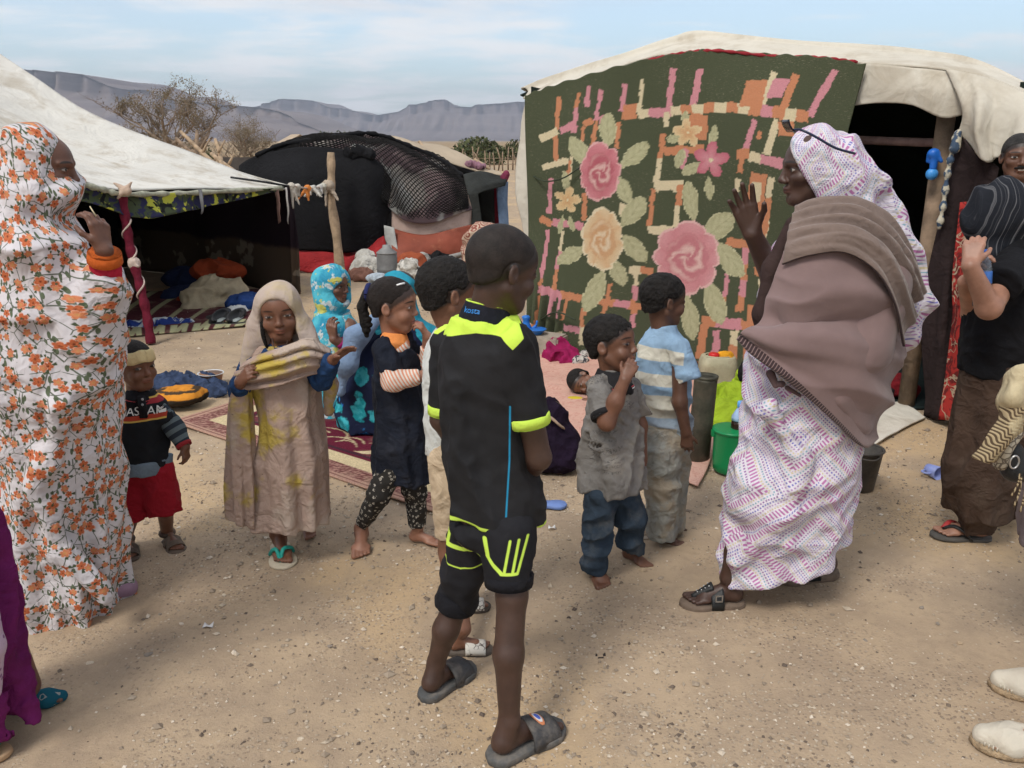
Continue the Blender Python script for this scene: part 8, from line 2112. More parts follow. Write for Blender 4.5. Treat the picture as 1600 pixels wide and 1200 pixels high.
def crouched():
    p = Person('small person crouching in dark purple hooded garment, face hidden, on the rug edge', gnd(868, 725), 4.0)
    P = p.P
    c, R = p.head(862, 656, 0.19, 25, 35, 0, 0.02, ears=False, neck=P(868, 690), nr=0.04)
    p.B.loft(p.rows([(730, 850, 895, 0.11), (700, 848, 895, 0.11), (680, 852, 888, 0.08)], -0.01), k=0.03)
    p.body(skin('skin_brown_g', (0.12, 0.056, 0.035)), 0.008)
    hh = p.hf[2]; L = lambda x, y, z: c + R @ (np.array([x, y, z]) * hh)
    DP = cloth('dark_purple_fleece', (0.013, 0.007, 0.018), 0.25, 8, 0.95, 0.5)
    S = SDF().el(L(0, -0.05, 0.05), np.array([0.46, 0.52, 0.5]) * hh, R, 0.02).el(P(868, 690), (0.13, 0.13, 0.11), None, 0.04).el(P(878, 712, -0.03), (0.105, 0.13, 0.09), None, 0.03).el(P(893, 708, -0.06), (0.045, 0.08, 0.075), None, 0.02).el(P(850, 718, -0.04), (0.07, 0.10, 0.06), None, 0.03)
    S.half(V3(0, 0, -0.004), -UP)
    p.cloth('hooded_robe', S, DP, 0.006, wrinkles(91, 0.008, 40))
    mb = MB(); mb.tube(crom([P(853, 648, -0.085), P(864, 655, -0.10), P(874, 664, -0.105), P(882, 670, -0.09)], 10), [0.004] + [0.011] * 8 + [0.005], 8, flat=((0, 0, 1), 0.6)); mb.build('beige_trim', cloth('beige_strip', (0.42, 0.30, 0.22)), p.t)
    # the one lying on the pink blanket
    p = Person('person lying face down on the pink blanket, only the dark-haired head showing', gnd(925, 628), 5.1)
    P = p.P
    c = gnd(908, 622) + UP * 0.11; R = np.stack([V3(0, -0.5, 0.86), V3(-0.1, -0.8, -0.55), V3(-0.99, 0.1, 0)], 1); R = np.linalg.qr(R)[0]
    if np.linalg.det(R) < 0: R[:, 0] *= -1
    if R[0, 2] > 0: R[:, 2] *= -1; R[:, 0] *= -1
    if R[1, 1] > 0: R[:, 1] *= -1; R[:, 0] *= -1
    hh = 0.19; head_prims(p.B, c, hh, R); p.hf = (c, R, hh); p.fine.append((c, 0.12, 0.004))
    ch = c + V3(0.22, 0.12, -0.03); p.B.rc(c + V3(0.06, 0.03, -0.01), ch, 0.035, 0.06, 0.02).rc(ch, ch + V3(0.3, 0.25, 0), 0.075, 0.07, 0.03).rc(ch + V3(0.3, 0.25, 0), ch + V3(0.65, 0.45, -0.02), 0.07, 0.04, 0.03)
    p.B.rc(ch, c + V3(0.05, -0.14, -0.07), 0.03, 0.022, 0.01); p.hand(c + V3(0.05, -0.14, -0.075), V3(-1, -0.2, 0), V3(0, 0, -1), 0.09, True)
    p.body(skin('skin_mid_brown_h', (0.17, 0.08, 0.05)), 0.007); p.hair(HAIR, 0.28, -0.3, 0.014)
    S = SDF().rc(ch, ch + V3(0.3, 0.25, 0), 0.09, 0.088, 0.03).rc(ch + V3(0.3, 0.25, 0), ch + V3(0.6, 0.43, -0.02), 0.085, 0.06, 0.03); p.cloth('shirt', S, cloth('brown_shirt', (0.06, 0.04, 0.03)), 0.007, wrinkles(95, 0.005, 40))
    S = SDF().el(gnd(897, 630) + UP * 0.02, (0.075, 0.05, 0.022), None, 0.0); p.cloth('sleeve', S, cloth('yellow_sleeve', (0.62, 0.48, 0.03)), 0.006)
    S = SDF().el(gnd(900, 636) + UP * 0.012, (0.10, 0.06, 0.016), None, 0.0); p.cloth('cuff', S, cloth('dark_brown_wrap', (0, 0, 0)), 0.006)
crouched()

def edge_people():
    # purple robe at the frame edge
    h1, t1 = gnd(20, 1108, 0.008), gnd(102, 1090, 0.008)
    p = Person('person in purple robe and teal patterned sock, cut off by the frame edge', gnd(-60, 1110), 1.95)
    P = p.P
    p.B.loft(p.rows([(1050, -130, 0, 0.10), (700, -190, -40, 0.13), (420, -200, -50, 0.13), (330, -190, -70, 0.12), (280, -150, -110, 0.06)], -0.01), k=0.02)
    p.head(-130, 205, 0.21, 90, 0, 0, 0.0, child=False, ears=False, neck=P(-130, 290), nr=0.05)
    p.foot(h1 + V3(0.06, 0, 0.075), h1, t1); p.limb([P(-40, 900), h1 + V3(0.05, 0, 0.08)], [0.06, 0.04])
    p.body(skin('skin_brown_i', (0.13, 0.06, 0.04)), 0.01)
    PU = cloth('purple_cotton', (0.125, 0.012, 0.085), 0.2, 5, 0.85, 0.5)
    rows = [(1125, -150, 46, 0.15), (1060, -150, 32, 0.15), (950, -160, 16, 0.15), (850, -175, -4, 0.15), (760, -185, -28, 0.15), (650, -200, -45, 0.15), (450, -210, -45, 0.15), (340, -200, -60, 0.13), (285, -170, -90, 0.08)]
    rs = p.rows(rows); S = SDF().loft(rs, fold=pleats(51, 6, 0.014, rs[0][0], P(0, 700)[2])); p.cloth('robe', S, PU, 0.009, wrinkles(97, 0.008, 30))
    c, R, hh = p.hf; L = lambda x, y, z: c + R @ (np.array([x, y, z]) * hh); S = SDF().el(L(0, -0.08, 0.08), np.array([0.45, 0.52, 0.48]) * hh, R, 0.02).rc(L(0, -0.1, -0.4), P(-130, 320), 0.09, 0.13, 0.05); S.el(L(0, 0.5, -0.06), np.array([0.25, 0.24, 0.32]) * hh, R, 0.02, 's'); p.cloth('headscarf', S, PU, 0.009)
    g = G('white_floral_panel'); ob = g.obj(); v = g.voro(ob, 55)
    WP = g.done(g.mix(g.less(v['Distance'], 0.3, 0.05), (0.42, 0.32, 0.42), (0.20, 0.10, 0.20)), 0.85)
    S = SDF().chain([P(-16, 950, -0.13), P(-14, 1010, -0.14), P(-18, 1080, -0.14)], [0.02, 0.03, 0.03], 0.02); p.cloth('printed_panel', S, WP, 0.006)
    g = G('teal_patterned_sock'); ob = g.obj(); v = g.voro(ob, 34, rand=0.5, dist='MANHATTAN')
    cc = g.mix(g.less(g.math('ABSOLUTE', g.sub(v['Distance'], 0.42)), 0.06, 0.03), (0.012, 0.085, 0.125), (0.30, 0.30, 0.28)); cc = g.mix(g.less(v['Distance'], 0.14, 0.03), cc, (0.45, 0.08, 0.14))
    SK = g.done(cc, 0.95, g.bump(g.noise(ob, 300, 2), 0.3, 0.004), 0.1)
    S = SDF(); (_, _), A, Lf = foot(S, h1 + V3(0.06, 0, 0.075), h1, t1); S.rc(A(0.7, 0, 0.07), A(0.93, 0, 0.06), 0.145 * Lf, 0.09 * Lf, 0.02)
    S2 = SDF(); S2.pr = S.pr; 
    grow = lambda Q: np.full(len(Q), 0.006); p.cloth('sock', S2, SK, 0.005, grow)
    # espadrilles at the other edge
    h1, t1 = gnd(1690, 1100, 0.015), gnd(1550, 1065, 0.015); h2, t2 = gnd(1680, 1190, 0.015), gnd(1522, 1152, 0.015)
    p = Person('person in cream espadrilles with woven fringed scarf, cut off by the frame edge', (h1 + h2) / 2 * [1, 1, 0], 2.3)
    P = p.P
    p.B.loft(p.rows([(620, 1660, 1850, 0.12), (450, 1660, 1850, 0.13), (300, 1660, 1850, 0.12), (270, 1710, 1800, 0.07)], -0.01), k=0.02)
    p.head(1755, 190, 0.22, 270, 0, 0, 0.0, child=False, neck=P(1755, 270), nr=0.05)
    for h, t_, kx in ((h1, t1, 1700), (h2, t2, 1730)):
        d = nrm(t_ - h); a = h + d * 0.055 + UP * 0.09; p.limb([P(kx, 640), P(kx - 15, 830, -0.05), a], [0.08, 0.055, 0.034]); p.foot(a, h, t_)
    w_ = P(1668, 640, -0.15); p.limb([P(1690, 330, -0.1), P(1700, 520, -0.15), w_], [0.05, 0.042, 0.028]); p.hand(w_, V3(-0.5, -0.1, -0.8), V3(0.3, 0.9, 0), 0.165, False, curl=(45, 45, 45, 45))
    p.body(skin('skin_fair', (0.45, 0.27, 0.19)), 0.009); p.hair(HAIR, 0.3, -0.3, 0.02, child=False)
    rows = [(640, 1650, 1860, 0.14), (450, 1655, 1855, 0.14), (300, 1660, 1850, 0.13), (275, 1700, 1810, 0.08)]
    S = SDF().loft(p.rows(rows, 0.006), k=0.02).rc(P(1690, 330, -0.1), P(1700, 520, -0.15), 0.065, 0.06, 0.03); p.cloth('shirt', S, cloth('grey_shirt', (0, 0, 0)), 0.010)
    S = SDF().fr(P(1700, 640), P(1672, 850, -0.04), 0.12, 0.15, 0.03).fr(P(1735, 640, 0.05), P(1712, 850, -0.02), 0.12, 0.14, 0.03); p.cloth('trousers', S, cloth('mauve_grey_linen', (0.20, 0.16, 0.16)), 0.009, wrinkles(98, 0.008, 30))
    CV = cloth('cream_canvas', (0.58, 0.53, 0.44), 0.10, 14, 0.9, 0.3, dirt=((0.36, 0.30, 0.24), 0.4)); JU = plain('jute_sole', (0.36, 0.26, 0.16), 0.95, 0.3, 60, 0.8, 150)
    for h, t_ in ((h1, t1), (h2, t2)):
        s_ = sole(p.t, h - UP * 0.014, t_ - UP * 0.014, 0.018, JU, 1.08, 'espadrille_sole', 0.05)
        S = SDF(); (_, _), A, Lf = foot(S, h + nrm(t_ - h) * 0.055 + UP * 0.05, h, t_); S.rc(A(0.65, 0, 0.08), A(0.90, 0, 0.06), 0.15 * Lf, 0.085 * Lf, 0.02)
        S.half(A(0.3, 0, 0.22), V3(0, 0, 1)); S.half(h + UP * 0.0, -UP); S.rc(A(0.15, 0, 0.24), A(0.50, 0, 0.25), 0.10 * Lf, 0.085 * Lf, 0.01, 's')
        p.cloth('espadrille_upper', S, CV, 0.005, lambda Q: np.full(len(Q), 0.011), parent=s_)
        for k in range(16):
            a0 = 0.35 + k * 0.04
            for l_ in (-1, 1):
                mb = MB(); hw = np.interp(a0, [0.3, 0.45, 0.66, 0.82, 0.93, 1.0], [0.145, 0.142, 0.19, 0.184, 0.125, 0.05]) * 1.06
                mb.tube([A(a0, l_ * hw, 0.02), A(a0, l_ * hw * 0.98, 0.075)], 0.0025, 4); mb.build('stitch', CV, s_)
    g = G('woven_fringed_scarf'); ob = g.obj(); o = g.sep(ob)
    zg = g.math('SINE', g.add(g.mul(g.add(o[0], o[2]), 420.0), g.mul(g.math('SINE', g.mul(g.sub(o[0], o[2]), 160.0)), 2.2)))
    cc = g.mix(g.rng(zg, -0.4, 0.4), (0.10, 0.07, 0.045), (0.42, 0.33, 0.20)); cc = g.mix(g.rng(g.noise(ob, 7, 3), 0.55, 0.62), cc, (0.52, 0.44, 0.28))
    WV = g.done(cc, 0.95, g.bump(zg, 0.3, 0.003), 0.1)
    t = thing('woven_scarf', 'beige and brown woven scarf with knotted fringe hanging at the frame edge', 'scarf', P(1600, 800, -0.2))
    def strip(name, pts, mat, th=0.012):
        C = [[P(*a, dy) for a, dy in row] for row in pts]; Pn = net(C, 16, 20); N = WNoise(171, 60); Pn = Pn + gnormals(Pn) * (0.008 * N(Pn))[..., None]; return grid_sheet(name, Pn, mat, t, thick=th)
    strip('scarf_end', [[((1570, 625), -0.22), ((1600, 600), -0.24), ((1640, 590), -0.2)], [((1555, 660), -0.24), ((1585, 650), -0.27), ((1615, 650), -0.22)], [((1540, 690), -0.24), ((1560, 695), -0.27), ((1580, 690), -0.22)], [((1521, 715), -0.23), ((1540, 722), -0.26), ((1556, 724), -0.22)]], WV)
    strip('scarf_loop', [[((1575, 590), -0.2), ((1600, 570), -0.24), ((1640, 560), -0.2)], [((1562, 625), -0.21), ((1590, 622), -0.27), ((1640, 615), -0.2)], [((1568, 645), -0.2), ((1600, 640), -0.25), ((1640, 640), -0.2)]], cloth('cream_scarf', (0.50, 0.42, 0.27), 0.2, 20))
    for i, (x0, y0, x1, y1) in enumerate(((1596, 745, 1584, 792), (1602, 745, 1594, 800), (1608, 750, 1600, 790), (1594, 740, 1580, 775))):
        mb = MB(); mb.tube(crom([P(x0, y0, -0.25), P((x0 + x1) / 2 + 3, (y0 + y1) / 2, -0.25), P(x1, y1, -0.25)], 8), 0.0025, 5); mb.build('fringe', WV, t)
    g = G('snake_strip'); ob = g.obj(); v = g.voro(ob, 60, 'DISTANCE_TO_EDGE'); SN = g.done(g.mix(g.less(v['Distance'], 0.10, 0.04), (0.42, 0.38, 0.30), (0.12, 0.10, 0.08)), 0.6)
    t2_ = thing('shoulder_bag', 'black bag with pale scaly strap hanging beside the woven scarf', 'bag', P(1595, 740, -0.18))
    mb = MB(); mb.tube(crom([P(1620, 620, -0.19), P(1592, 670, -0.21), P(1572, 700, -0.22), P(1562, 728, -0.2)], 14), 0.018, 10, flat=((0, 1, 0), 1.0)); mb.build('strap', SN, t2_)
    S = SDF().rc(P(1582, 705, -0.18), P(1586, 732, -0.18), 0.028, 0.034, 0.02).rc(P(1586, 732, -0.18), P(1640, 738, -0.15), 0.032, 0.04, 0.02)
    V, Q = S.mesh(0.006); mesh_obj('pouch', V, Q, plain('black_leather', (0, 0, 0)), t2_)
    mb = MB(); q = P(1585, 722, -0.235); mb.tube([q + V3(0.012 * math.cos(a), 0, 0.018 * math.sin(a)) for a in np.linspace(0, 6.28, 16)], 0.0025, 6, cap=False); mb.build('ring', plain('steel', (0, 0, 0)), t2_)
edge_people()
# ------------------------------------------------------------------ rugs and things lying about
def quad_sheet(name, corners, mat, label, cat, nu=60, nv=40, z=0.012, amp=0.006, freq=10, th=0.008, cols=None, seed=1, edge=0.0, group=None):
    a, b, c, d = [gnd(*k) for k in corners]         # back-left, back-right, front-right, front-left
    uu, vv = np.meshgrid(np.linspace(0, 1, nu), np.linspace(0, 1, nv))
    P = ((1 - uu) * (1 - vv))[..., None] * a + (uu * (1 - vv))[..., None] * b + (uu * vv)[..., None] * c + ((1 - uu) * vv)[..., None] * d
    if edge:
        wv = WNoise(seed + 7, 9)(P) * edge; e = np.minimum(np.minimum(uu, 1 - uu), np.minimum(vv, 1 - vv)); P[..., :2] += (wv * np.clip(1 - e * 8, 0, 1))[..., None]
    n = WNoise(seed, freq); P[..., 2] = z + amp * (1.0 + n(P)) + amp * 1.4 * np.clip(1 - 2.2 * np.abs(WNoise(seed + 3, freq * 0.6)(P)), 0, 1)
    o = grid_sheet(name, P, mat, None, thick=th, cols=cols(uu, vv, P) if cols else None)
    return tag(o, label, cat, group)
def paint_mat(name, rough=0.95, bs=300):
    g = G(name); ob = g.obj(); c = g.attr('paint', 'Color'); n = g.node('ShaderNodeVectorMath', operation='SCALE'); g.put(n.inputs[0], c); g.put(n.inputs['Scale'], g.rng(g.noise(ob, 120, 3, 0.7), 0.3, 0.7, 0.75, 1.2))
    cc = g.mix(g.mul(g.rng(g.noise(ob, 5, 5, 0.7), 0.5, 0.72), 0.35), n.outputs[0], (0.36, 0.27, 0.18))
    return g.done(cc, rough, g.bump(g.noise(ob, bs, 2), 0.4, 0.006), 0.1)
def rug_paint(uu, vv, P, seed=1, W=1.9, H=1.25):
    x, y = uu * W, vv * H; e = np.minimum(np.minimum(x, W - x), np.minimum(y, H - y))
    c = np.zeros(uu.shape + (3,)); MA, CR, PB, BR = np.array((0.115, 0.014, 0.03)), np.array((0.56, 0.45, 0.27)), np.array((0.40, 0.24, 0.18)), np.array((0.15, 0.055, 0.05))
    c[:] = MA; rg = np.random.default_rng(seed)
    nz = rg.random(uu.shape)
    k = e < 0.05; c[k] = PB; k = (e >= 0.018) & (e < 0.028); c[k] = BR
    k = (e >= 0.05) & (e < 0.15); c[k] = BR; k2 = k & (nz > 0.62); c[k2] = (0.36, 0.20, 0.16)
    k = (e >= 0.15) & (e < 0.245); c[k] = CR
    k = (e >= 0.275) & (e < 0.30); c[k] = (0.055, 0.02, 0.03)
    # chevrons and strokes in the field
    q = np.abs(((x * 1.0) % 0.9) - 0.45) * 0.9 + 0.32; inn = e > 0.31
    k = inn & (np.abs(y - q) < 0.045); c[k] = CR; k = inn & (np.abs(y - q - 0.42) < 0.03); c[k] = CR
    for i in range(60):
        cx, cy, L, a = rg.uniform(0, W), rg.uniform(0.3, H - 0.3), rg.uniform(0.04, 0.12), rg.uniform(-0.6, 0.6); dx, dy = x - cx, y - cy; t = dx * math.cos(a) + dy * math.sin(a); s = -dx * math.sin(a) + dy * math.cos(a)
        k = inn & (np.abs(t) < L) & (np.abs(s - 0.6 * t * t / L) < 0.006); c[k] = CR * 0.85
    return c
RUGM = paint_mat('woven_rug_pile')
quad_sheet('patterned_rug', [(500, 588), (935, 690), (700, 812), (268, 662)], RUGM, 'maroon and cream patterned rug spread under the seated people', 'rug', 230, 150, 0.010, 0.004, 6, cols=rug_paint, seed=501)
quad_sheet('patterned_rug', [(120, 460), (455, 452), (392, 510), (150, 533)], RUGM, 'dark rug with green and cream stripes inside the white canvas tent', 'rug', 120, 70, 0.010, 0.004, 6, seed=503,
           cols=lambda u, v, P: np.where((np.abs((u * 7 + v * 2) % 1 - 0.5) < 0.12)[..., None], np.array((0.30, 0.29, 0.17)), np.where(((v > 0.86) & ((u * 14) % 1 > 0.45))[..., None], np.array((0.34, 0.34, 0.20)), np.array((0.075, 0.02, 0.025)))) )
g = G('pink_floral_blanket'); ob = g.obj(); c = vary(g, (0.56, 0.34, 0.27), ob, 0.08, 3)
c = g.mix(g.mul(g.less(g.math('ABSOLUTE', g.sub(g.noise(ob, 9, 3, 0.6, 1.5), 0.5)), 0.02, 0.012), 0.45), c, (0.42, 0.16, 0.13)); PKM = g.done(c, 0.9, g.bump(g.noise(ob, 10, 4, 0.5, 0.8), 0.5, 0.02), 0.15)
quad_sheet('pink_blanket', [(834, 548), (1160, 598), (1092, 762), (836, 662)], PKM, 'crumpled pale pink flowered blanket spread before the rose-blanket tent', 'blanket', 130, 100, 0.014, 0.012, 7, edge=0.02, seed=505)
quad_sheet('canvas_mat', [(1330, 640), (1405, 632), (1452, 652), (1372, 694)], canvas_mat('white_mat_canvas', (0.62, 0.58, 0.50)), 'small white canvas mat at the dark tent doorway', 'mat', 40, 30, 0.008, 0.006, 9, edge=0.05, seed=507)
quad_sheet('floor_shade_sheet', [(1150, 560), (1450, 560), (1470, 640), (1215, 640)], cloth('floor_shade_green', (0.012, 0.020, 0.020)), 'added dark green sheet giving shade on the doorway floor of the rose-blanket tent', 'ground sheet', 40, 30, 0.006, 0.004, 7, seed=509)  # dark floor sheet added so the interior shade reads near black

def bundle(name, label, cat, blobs, mat, vox=0.010, wr=(0.012, 30), group=None, parent=None):
    S = SDF()
    for b in blobs:
        if b[0] == 'r': S.rc(b[1], b[2], b[3], b[4], b[5] if len(b) > 5 else 0.03)
        else: S.el(b[1], b[2], b[3] if len(b) > 3 else None, 0.03)
    if parent is None: S.half((0, 0, 0.004), (0, 0, -1))
    V, Q = S.mesh(vox, disp=wrinkles(abs(hash(name + label)) % 97 if False else len(label) * 3 + len(blobs), wr[0], wr[1], (1, 1, 0.8)), band=0.06)
    o = mesh_obj(name, V, Q, mat, parent)
    return tag(o, label, cat, group) if parent is None else o
Gd = lambda px, py, z=0.0: gnd(px, py) + V3(0, 0, z)
E_ = lambda px, py, z, *r: ('e', Gd(px, py, z), r)
R_ = lambda a, b, ra, rb: ('r', Gd(*a), Gd(*b), ra, rb)
bundle('blue_quilt', 'rumpled dark blue quilt lying behind the orange cushion', 'quilt', [E_(262, 608, 0.03, 0.17, 0.13, 0.07), E_(300, 605, 0.03, 0.18, 0.12, 0.06), E_(328, 612, 0.02, 0.12, 0.09, 0.045), E_(343, 618, 0.015, 0.06, 0.06, 0.03)], cloth('blue_denim_quilt', (0.035, 0.052, 0.10), 0.45, 14), 0.008, (0.014, 38))
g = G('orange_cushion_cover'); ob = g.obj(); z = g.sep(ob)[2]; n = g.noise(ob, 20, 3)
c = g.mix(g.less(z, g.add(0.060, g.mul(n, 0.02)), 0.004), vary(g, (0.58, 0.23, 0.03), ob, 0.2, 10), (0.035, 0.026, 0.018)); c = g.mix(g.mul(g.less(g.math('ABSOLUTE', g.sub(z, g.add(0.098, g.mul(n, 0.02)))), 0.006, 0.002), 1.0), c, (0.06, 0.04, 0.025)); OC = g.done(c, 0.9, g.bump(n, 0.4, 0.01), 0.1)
bundle('orange_cushion', 'plump orange cushion with dark underside near the smallest standing person', 'cushion', [E_(282, 634, 0.065, 0.16, 0.13, 0.062), E_(312, 632, 0.06, 0.06, 0.06, 0.03), E_(250, 636, 0.06, 0.07, 0.08, 0.04)], OC, 0.007, (0.006, 30))
def basin():
    b = Gd(331, 600); t = thing('enamel_basin', 'white enamel basin with tan outside beside the blue quilt', 'basin', b)
    mb = MB(); mb.lathe(b, [(0.055, 0.0), (0.062, 0.004), (0.082, 0.075), (0.086, 0.078)], 28); mb.build('outer_wall', plain('tan_enamel', (0.36, 0.19, 0.11), 0.4), t)
    mb = MB(); mb.lathe(b, [(0.0865, 0.0775), (0.088, 0.081), (0.080, 0.0805), (0.058, 0.012), (0.02, 0.010)], 28); mb.build('inner_wall', plain('white_enamel', (0.72, 0.73, 0.73), 0.25, 0.05), t)
basin()
# inside the white tent
bundle('beige_blanket', 'beige blanket heaped over the sleeping pile in the white tent', 'blanket', [R_((300, 482), (372, 478), 0.10, 0.14), E_(345, 476, 0.16, 0.30, 0.2, 0.13), E_(318, 478, 0.10, 0.2, 0.2, 0.12)], cloth('beige_blanket', (0.40, 0.33, 0.22), 0.2, 6), 0.014, (0.02, 18))
bundle('orange_blanket', 'rust orange blanket behind the beige heap in the tent', 'blanket', [R_((292, 470), (368, 460), 0.09, 0.12), E_(345, 458, 0.24, 0.3, 0.15, 0.12)], cloth('rust_blanket', (0.32, 0.055, 0.02), 0.2, 6), 0.014, (0.02, 18))
bundle('navy_blanket', 'navy blue cloth heap deepest in the white tent pile', 'blanket', [R_((268, 466), (330, 455), 0.10, 0.12), E_(300, 455, 0.15, 0.3, 0.2, 0.12)], cloth('navy_cloth', (0.012, 0.018, 0.05), 0.2, 6), 0.014, (0.02, 18))
bundle('blue_cloth_heap', 'blue cloth heap at the open end of the sleeping pile', 'cloth', [E_(378, 484, 0.06, 0.16, 0.14, 0.10), E_(388, 480, 0.06, 0.14, 0.16, 0.09)], cloth('royal_cloth', (0.02, 0.05, 0.17), 0.3, 8), 0.012, (0.016, 24))
g = G('blue_white_floral'); ob = g.obj(); FW = g.done(g.mix(g.rng(g.noise(ob, 11, 4, 0.6, 0.6), 0.46, 0.52), (0.42, 0.45, 0.46), (0.02, 0.04, 0.17)), 0.9, g.bump(g.noise(ob, 15, 3), 0.4, 0.02), 0.1)
bundle('floral_cloth', 'blue and white floral cloth lying flat across the tent rug', 'cloth', [R_((178, 512), (232, 512), 0.06, 0.07), R_((232, 510), (296, 505), 0.075, 0.05)], FW, 0.010, (0.014, 26))
bundle('white_cloth', 'small white cloth dropped beside the pair of dark shoes', 'cloth', [E_(352, 494, 0.03, 0.10, 0.08, 0.035), E_(372, 490, 0.03, 0.09, 0.08, 0.04)], cloth('white_rag', (0.62, 0.62, 0.60)), 0.010, (0.014, 34))
for i, (px, lb) in enumerate(((345, 'dark slip-on shoe with pale lining, nearer the wrapped pole'), (369, 'dark slip-on shoe with pale lining, nearer the beige-veiled walker'))):
    t = thing('slip_on_shoe', lb, 'shoe', Gd(px, 508), 'pair of dark slip-on shoes')
    h, to = Gd(px, 509), Gd(px + 2, 493); s_ = sole(t, h, to, 0.02, plain('black_sole', (0.02, 0.02, 0.02), 0.7), 1.5)
    S = SDF(); d = nrm(to - h); L = np.linalg.norm(to - h); S.el(h + d * 0.5 * L + UP * 0.05, (0.06, L * 0.5, 0.055), None, 0.0); S.el(h + d * 0.30 * L + UP * 0.075, (0.045, L * 0.30, 0.05), None, 0.01, 's'); V, Q = S.mesh(0.007); mesh_obj('upper', V, Q, plain('black_shoe', (0.03, 0.03, 0.032), 0.6), t)
    mb = MB(); c = h + d * 0.30 * L + UP * 0.03; mb.box(c, (0.07, L * 0.45, 0.006)); mb.build('insole', plain('pale_insole', (0.30, 0.33, 0.32), 0.8), t)
# by the dark tent
sack = cloth('white_sack', (0.52, 0.50, 0.45), 0.15, 8, 0.9, 0.7)
bundle('white_sack', 'open white sack slumped left of the grey drum', 'sack', [E_(575, 432, 0.10, 0.20, 0.16, 0.16), E_(570, 428, 0.22, 0.12, 0.10, 0.08), E_(588, 436, 0.06, 0.14, 0.14, 0.08)], sack, 0.014, (0.025, 22))
bundle('brown_cloth_heap', 'brown cloth heap spilling in front of the white sack', 'cloth', [E_(566, 438, 0.06, 0.16, 0.12, 0.10)], cloth('brown_heap', (0.20, 0.10, 0.075), 0.25, 8), 0.012, (0.02, 26))
bundle('printed_bag', 'white bag with faint blue print lying flat below the grey drum', 'bag', [E_(592, 442, 0.05, 0.15, 0.10, 0.07)], cloth('blue_white_bag', (0.40, 0.46, 0.52), 0.4, 12), 0.012, (0.016, 26))
bundle('white_sack', 'crumpled white sack with dark printing right of the grey drum', 'sack', [E_(640, 440, 0.11, 0.17, 0.14, 0.16), E_(655, 440, 0.08, 0.12, 0.12, 0.11), E_(630, 440, 0.06, 0.10, 0.10, 0.10)], cloth('white_sack_b', (0.50, 0.48, 0.44), 0.4, 14, 0.9, 0.7), 0.014, (0.025, 22))
def drum():
    b = Gd(606, 440); t = thing('grey_drum', 'tall grey plastic drum with conical lid before the black tent', 'drum', b)
    mb = MB(); mb.lathe(b, [(0.115, 0.0), (0.125, 0.01), (0.122, 0.14), (0.128, 0.15), (0.122, 0.16), (0.120, 0.32), (0.115, 0.335)], 20); mb.build('drum_body', plain('grey_plastic', (0.15, 0.15, 0.15), 0.6, 0.2), t)
    mb = MB(); mb.lathe(b, [(0.121, 0.333), (0.122, 0.345), (0.05, 0.40), (0.045, 0.43), (0.02, 0.432)], 20); mb.build('lid', plain('pale_grey_plastic', (0.24, 0.24, 0.24), 0.6, 0.2), t)
drum()
bundle('black_bundle', 'black cloth bundle against the rust tarpaulin', 'bundle', [E_(690, 424, 0.12, 0.22, 0.14, 0.12), E_(706, 420, 0.22, 0.11, 0.10, 0.10)], cloth('black_heap', (0.012, 0.012, 0.013), 0.3, 6), 0.014, (0.02, 24))
bundle('grey_sack', 'small grey-white sack beside the black bundle', 'sack', [E_(662, 428, 0.14, 0.10, 0.09, 0.13)], cloth('grey_sack', (0.33, 0.32, 0.30), 0.3, 8), 0.012, (0.016, 26))
bundle('rust_cushion', 'rust orange cushion under the rust tarpaulin', 'cushion', [E_(645, 432, 0.16, 0.20, 0.14, 0.14)], cloth('rust_cushion', (0.30, 0.075, 0.035), 0.2, 6), 0.014, (0.02, 20))
g = G('paisley_red_print'); ob = g.obj(); v = g.voro(ob, 9); PA = g.done(g.mix(g.rng(g.math('SINE', g.mul(v['Distance'], 26.0)), -0.1, 0.2), (0.24, 0.075, 0.055), (0.50, 0.38, 0.29)), 0.9)
bundle('patterned_bundle', 'rounded red and cream patterned bundle at the dark doorway', 'bundle', [('e', at(750, 372, 10.2), (0.22, 0.18, 0.20)), ('e', at(765, 368, 10.2), (0.16, 0.15, 0.15)), ('e', at(752, 400, 10.2), (0.26, 0.2, 0.25))], PA, 0.014, (0.015, 18))
for i, (dx, lb) in enumerate(((0, 'upper grey board leaning beside the black bundle'), (8, 'lower grey board beside the black bundle'))):
    mb = MB(); a, b = at(702, 402 + dx, 10.15), at(735, 394 + dx, 10.2); mb.tube([a, b], 0.03, 4); tag(mb.build('grey_board', plain('grey_wood', (0.26, 0.25, 0.24), 0.9)), lb, 'board', 'grey boards by the dark tent')
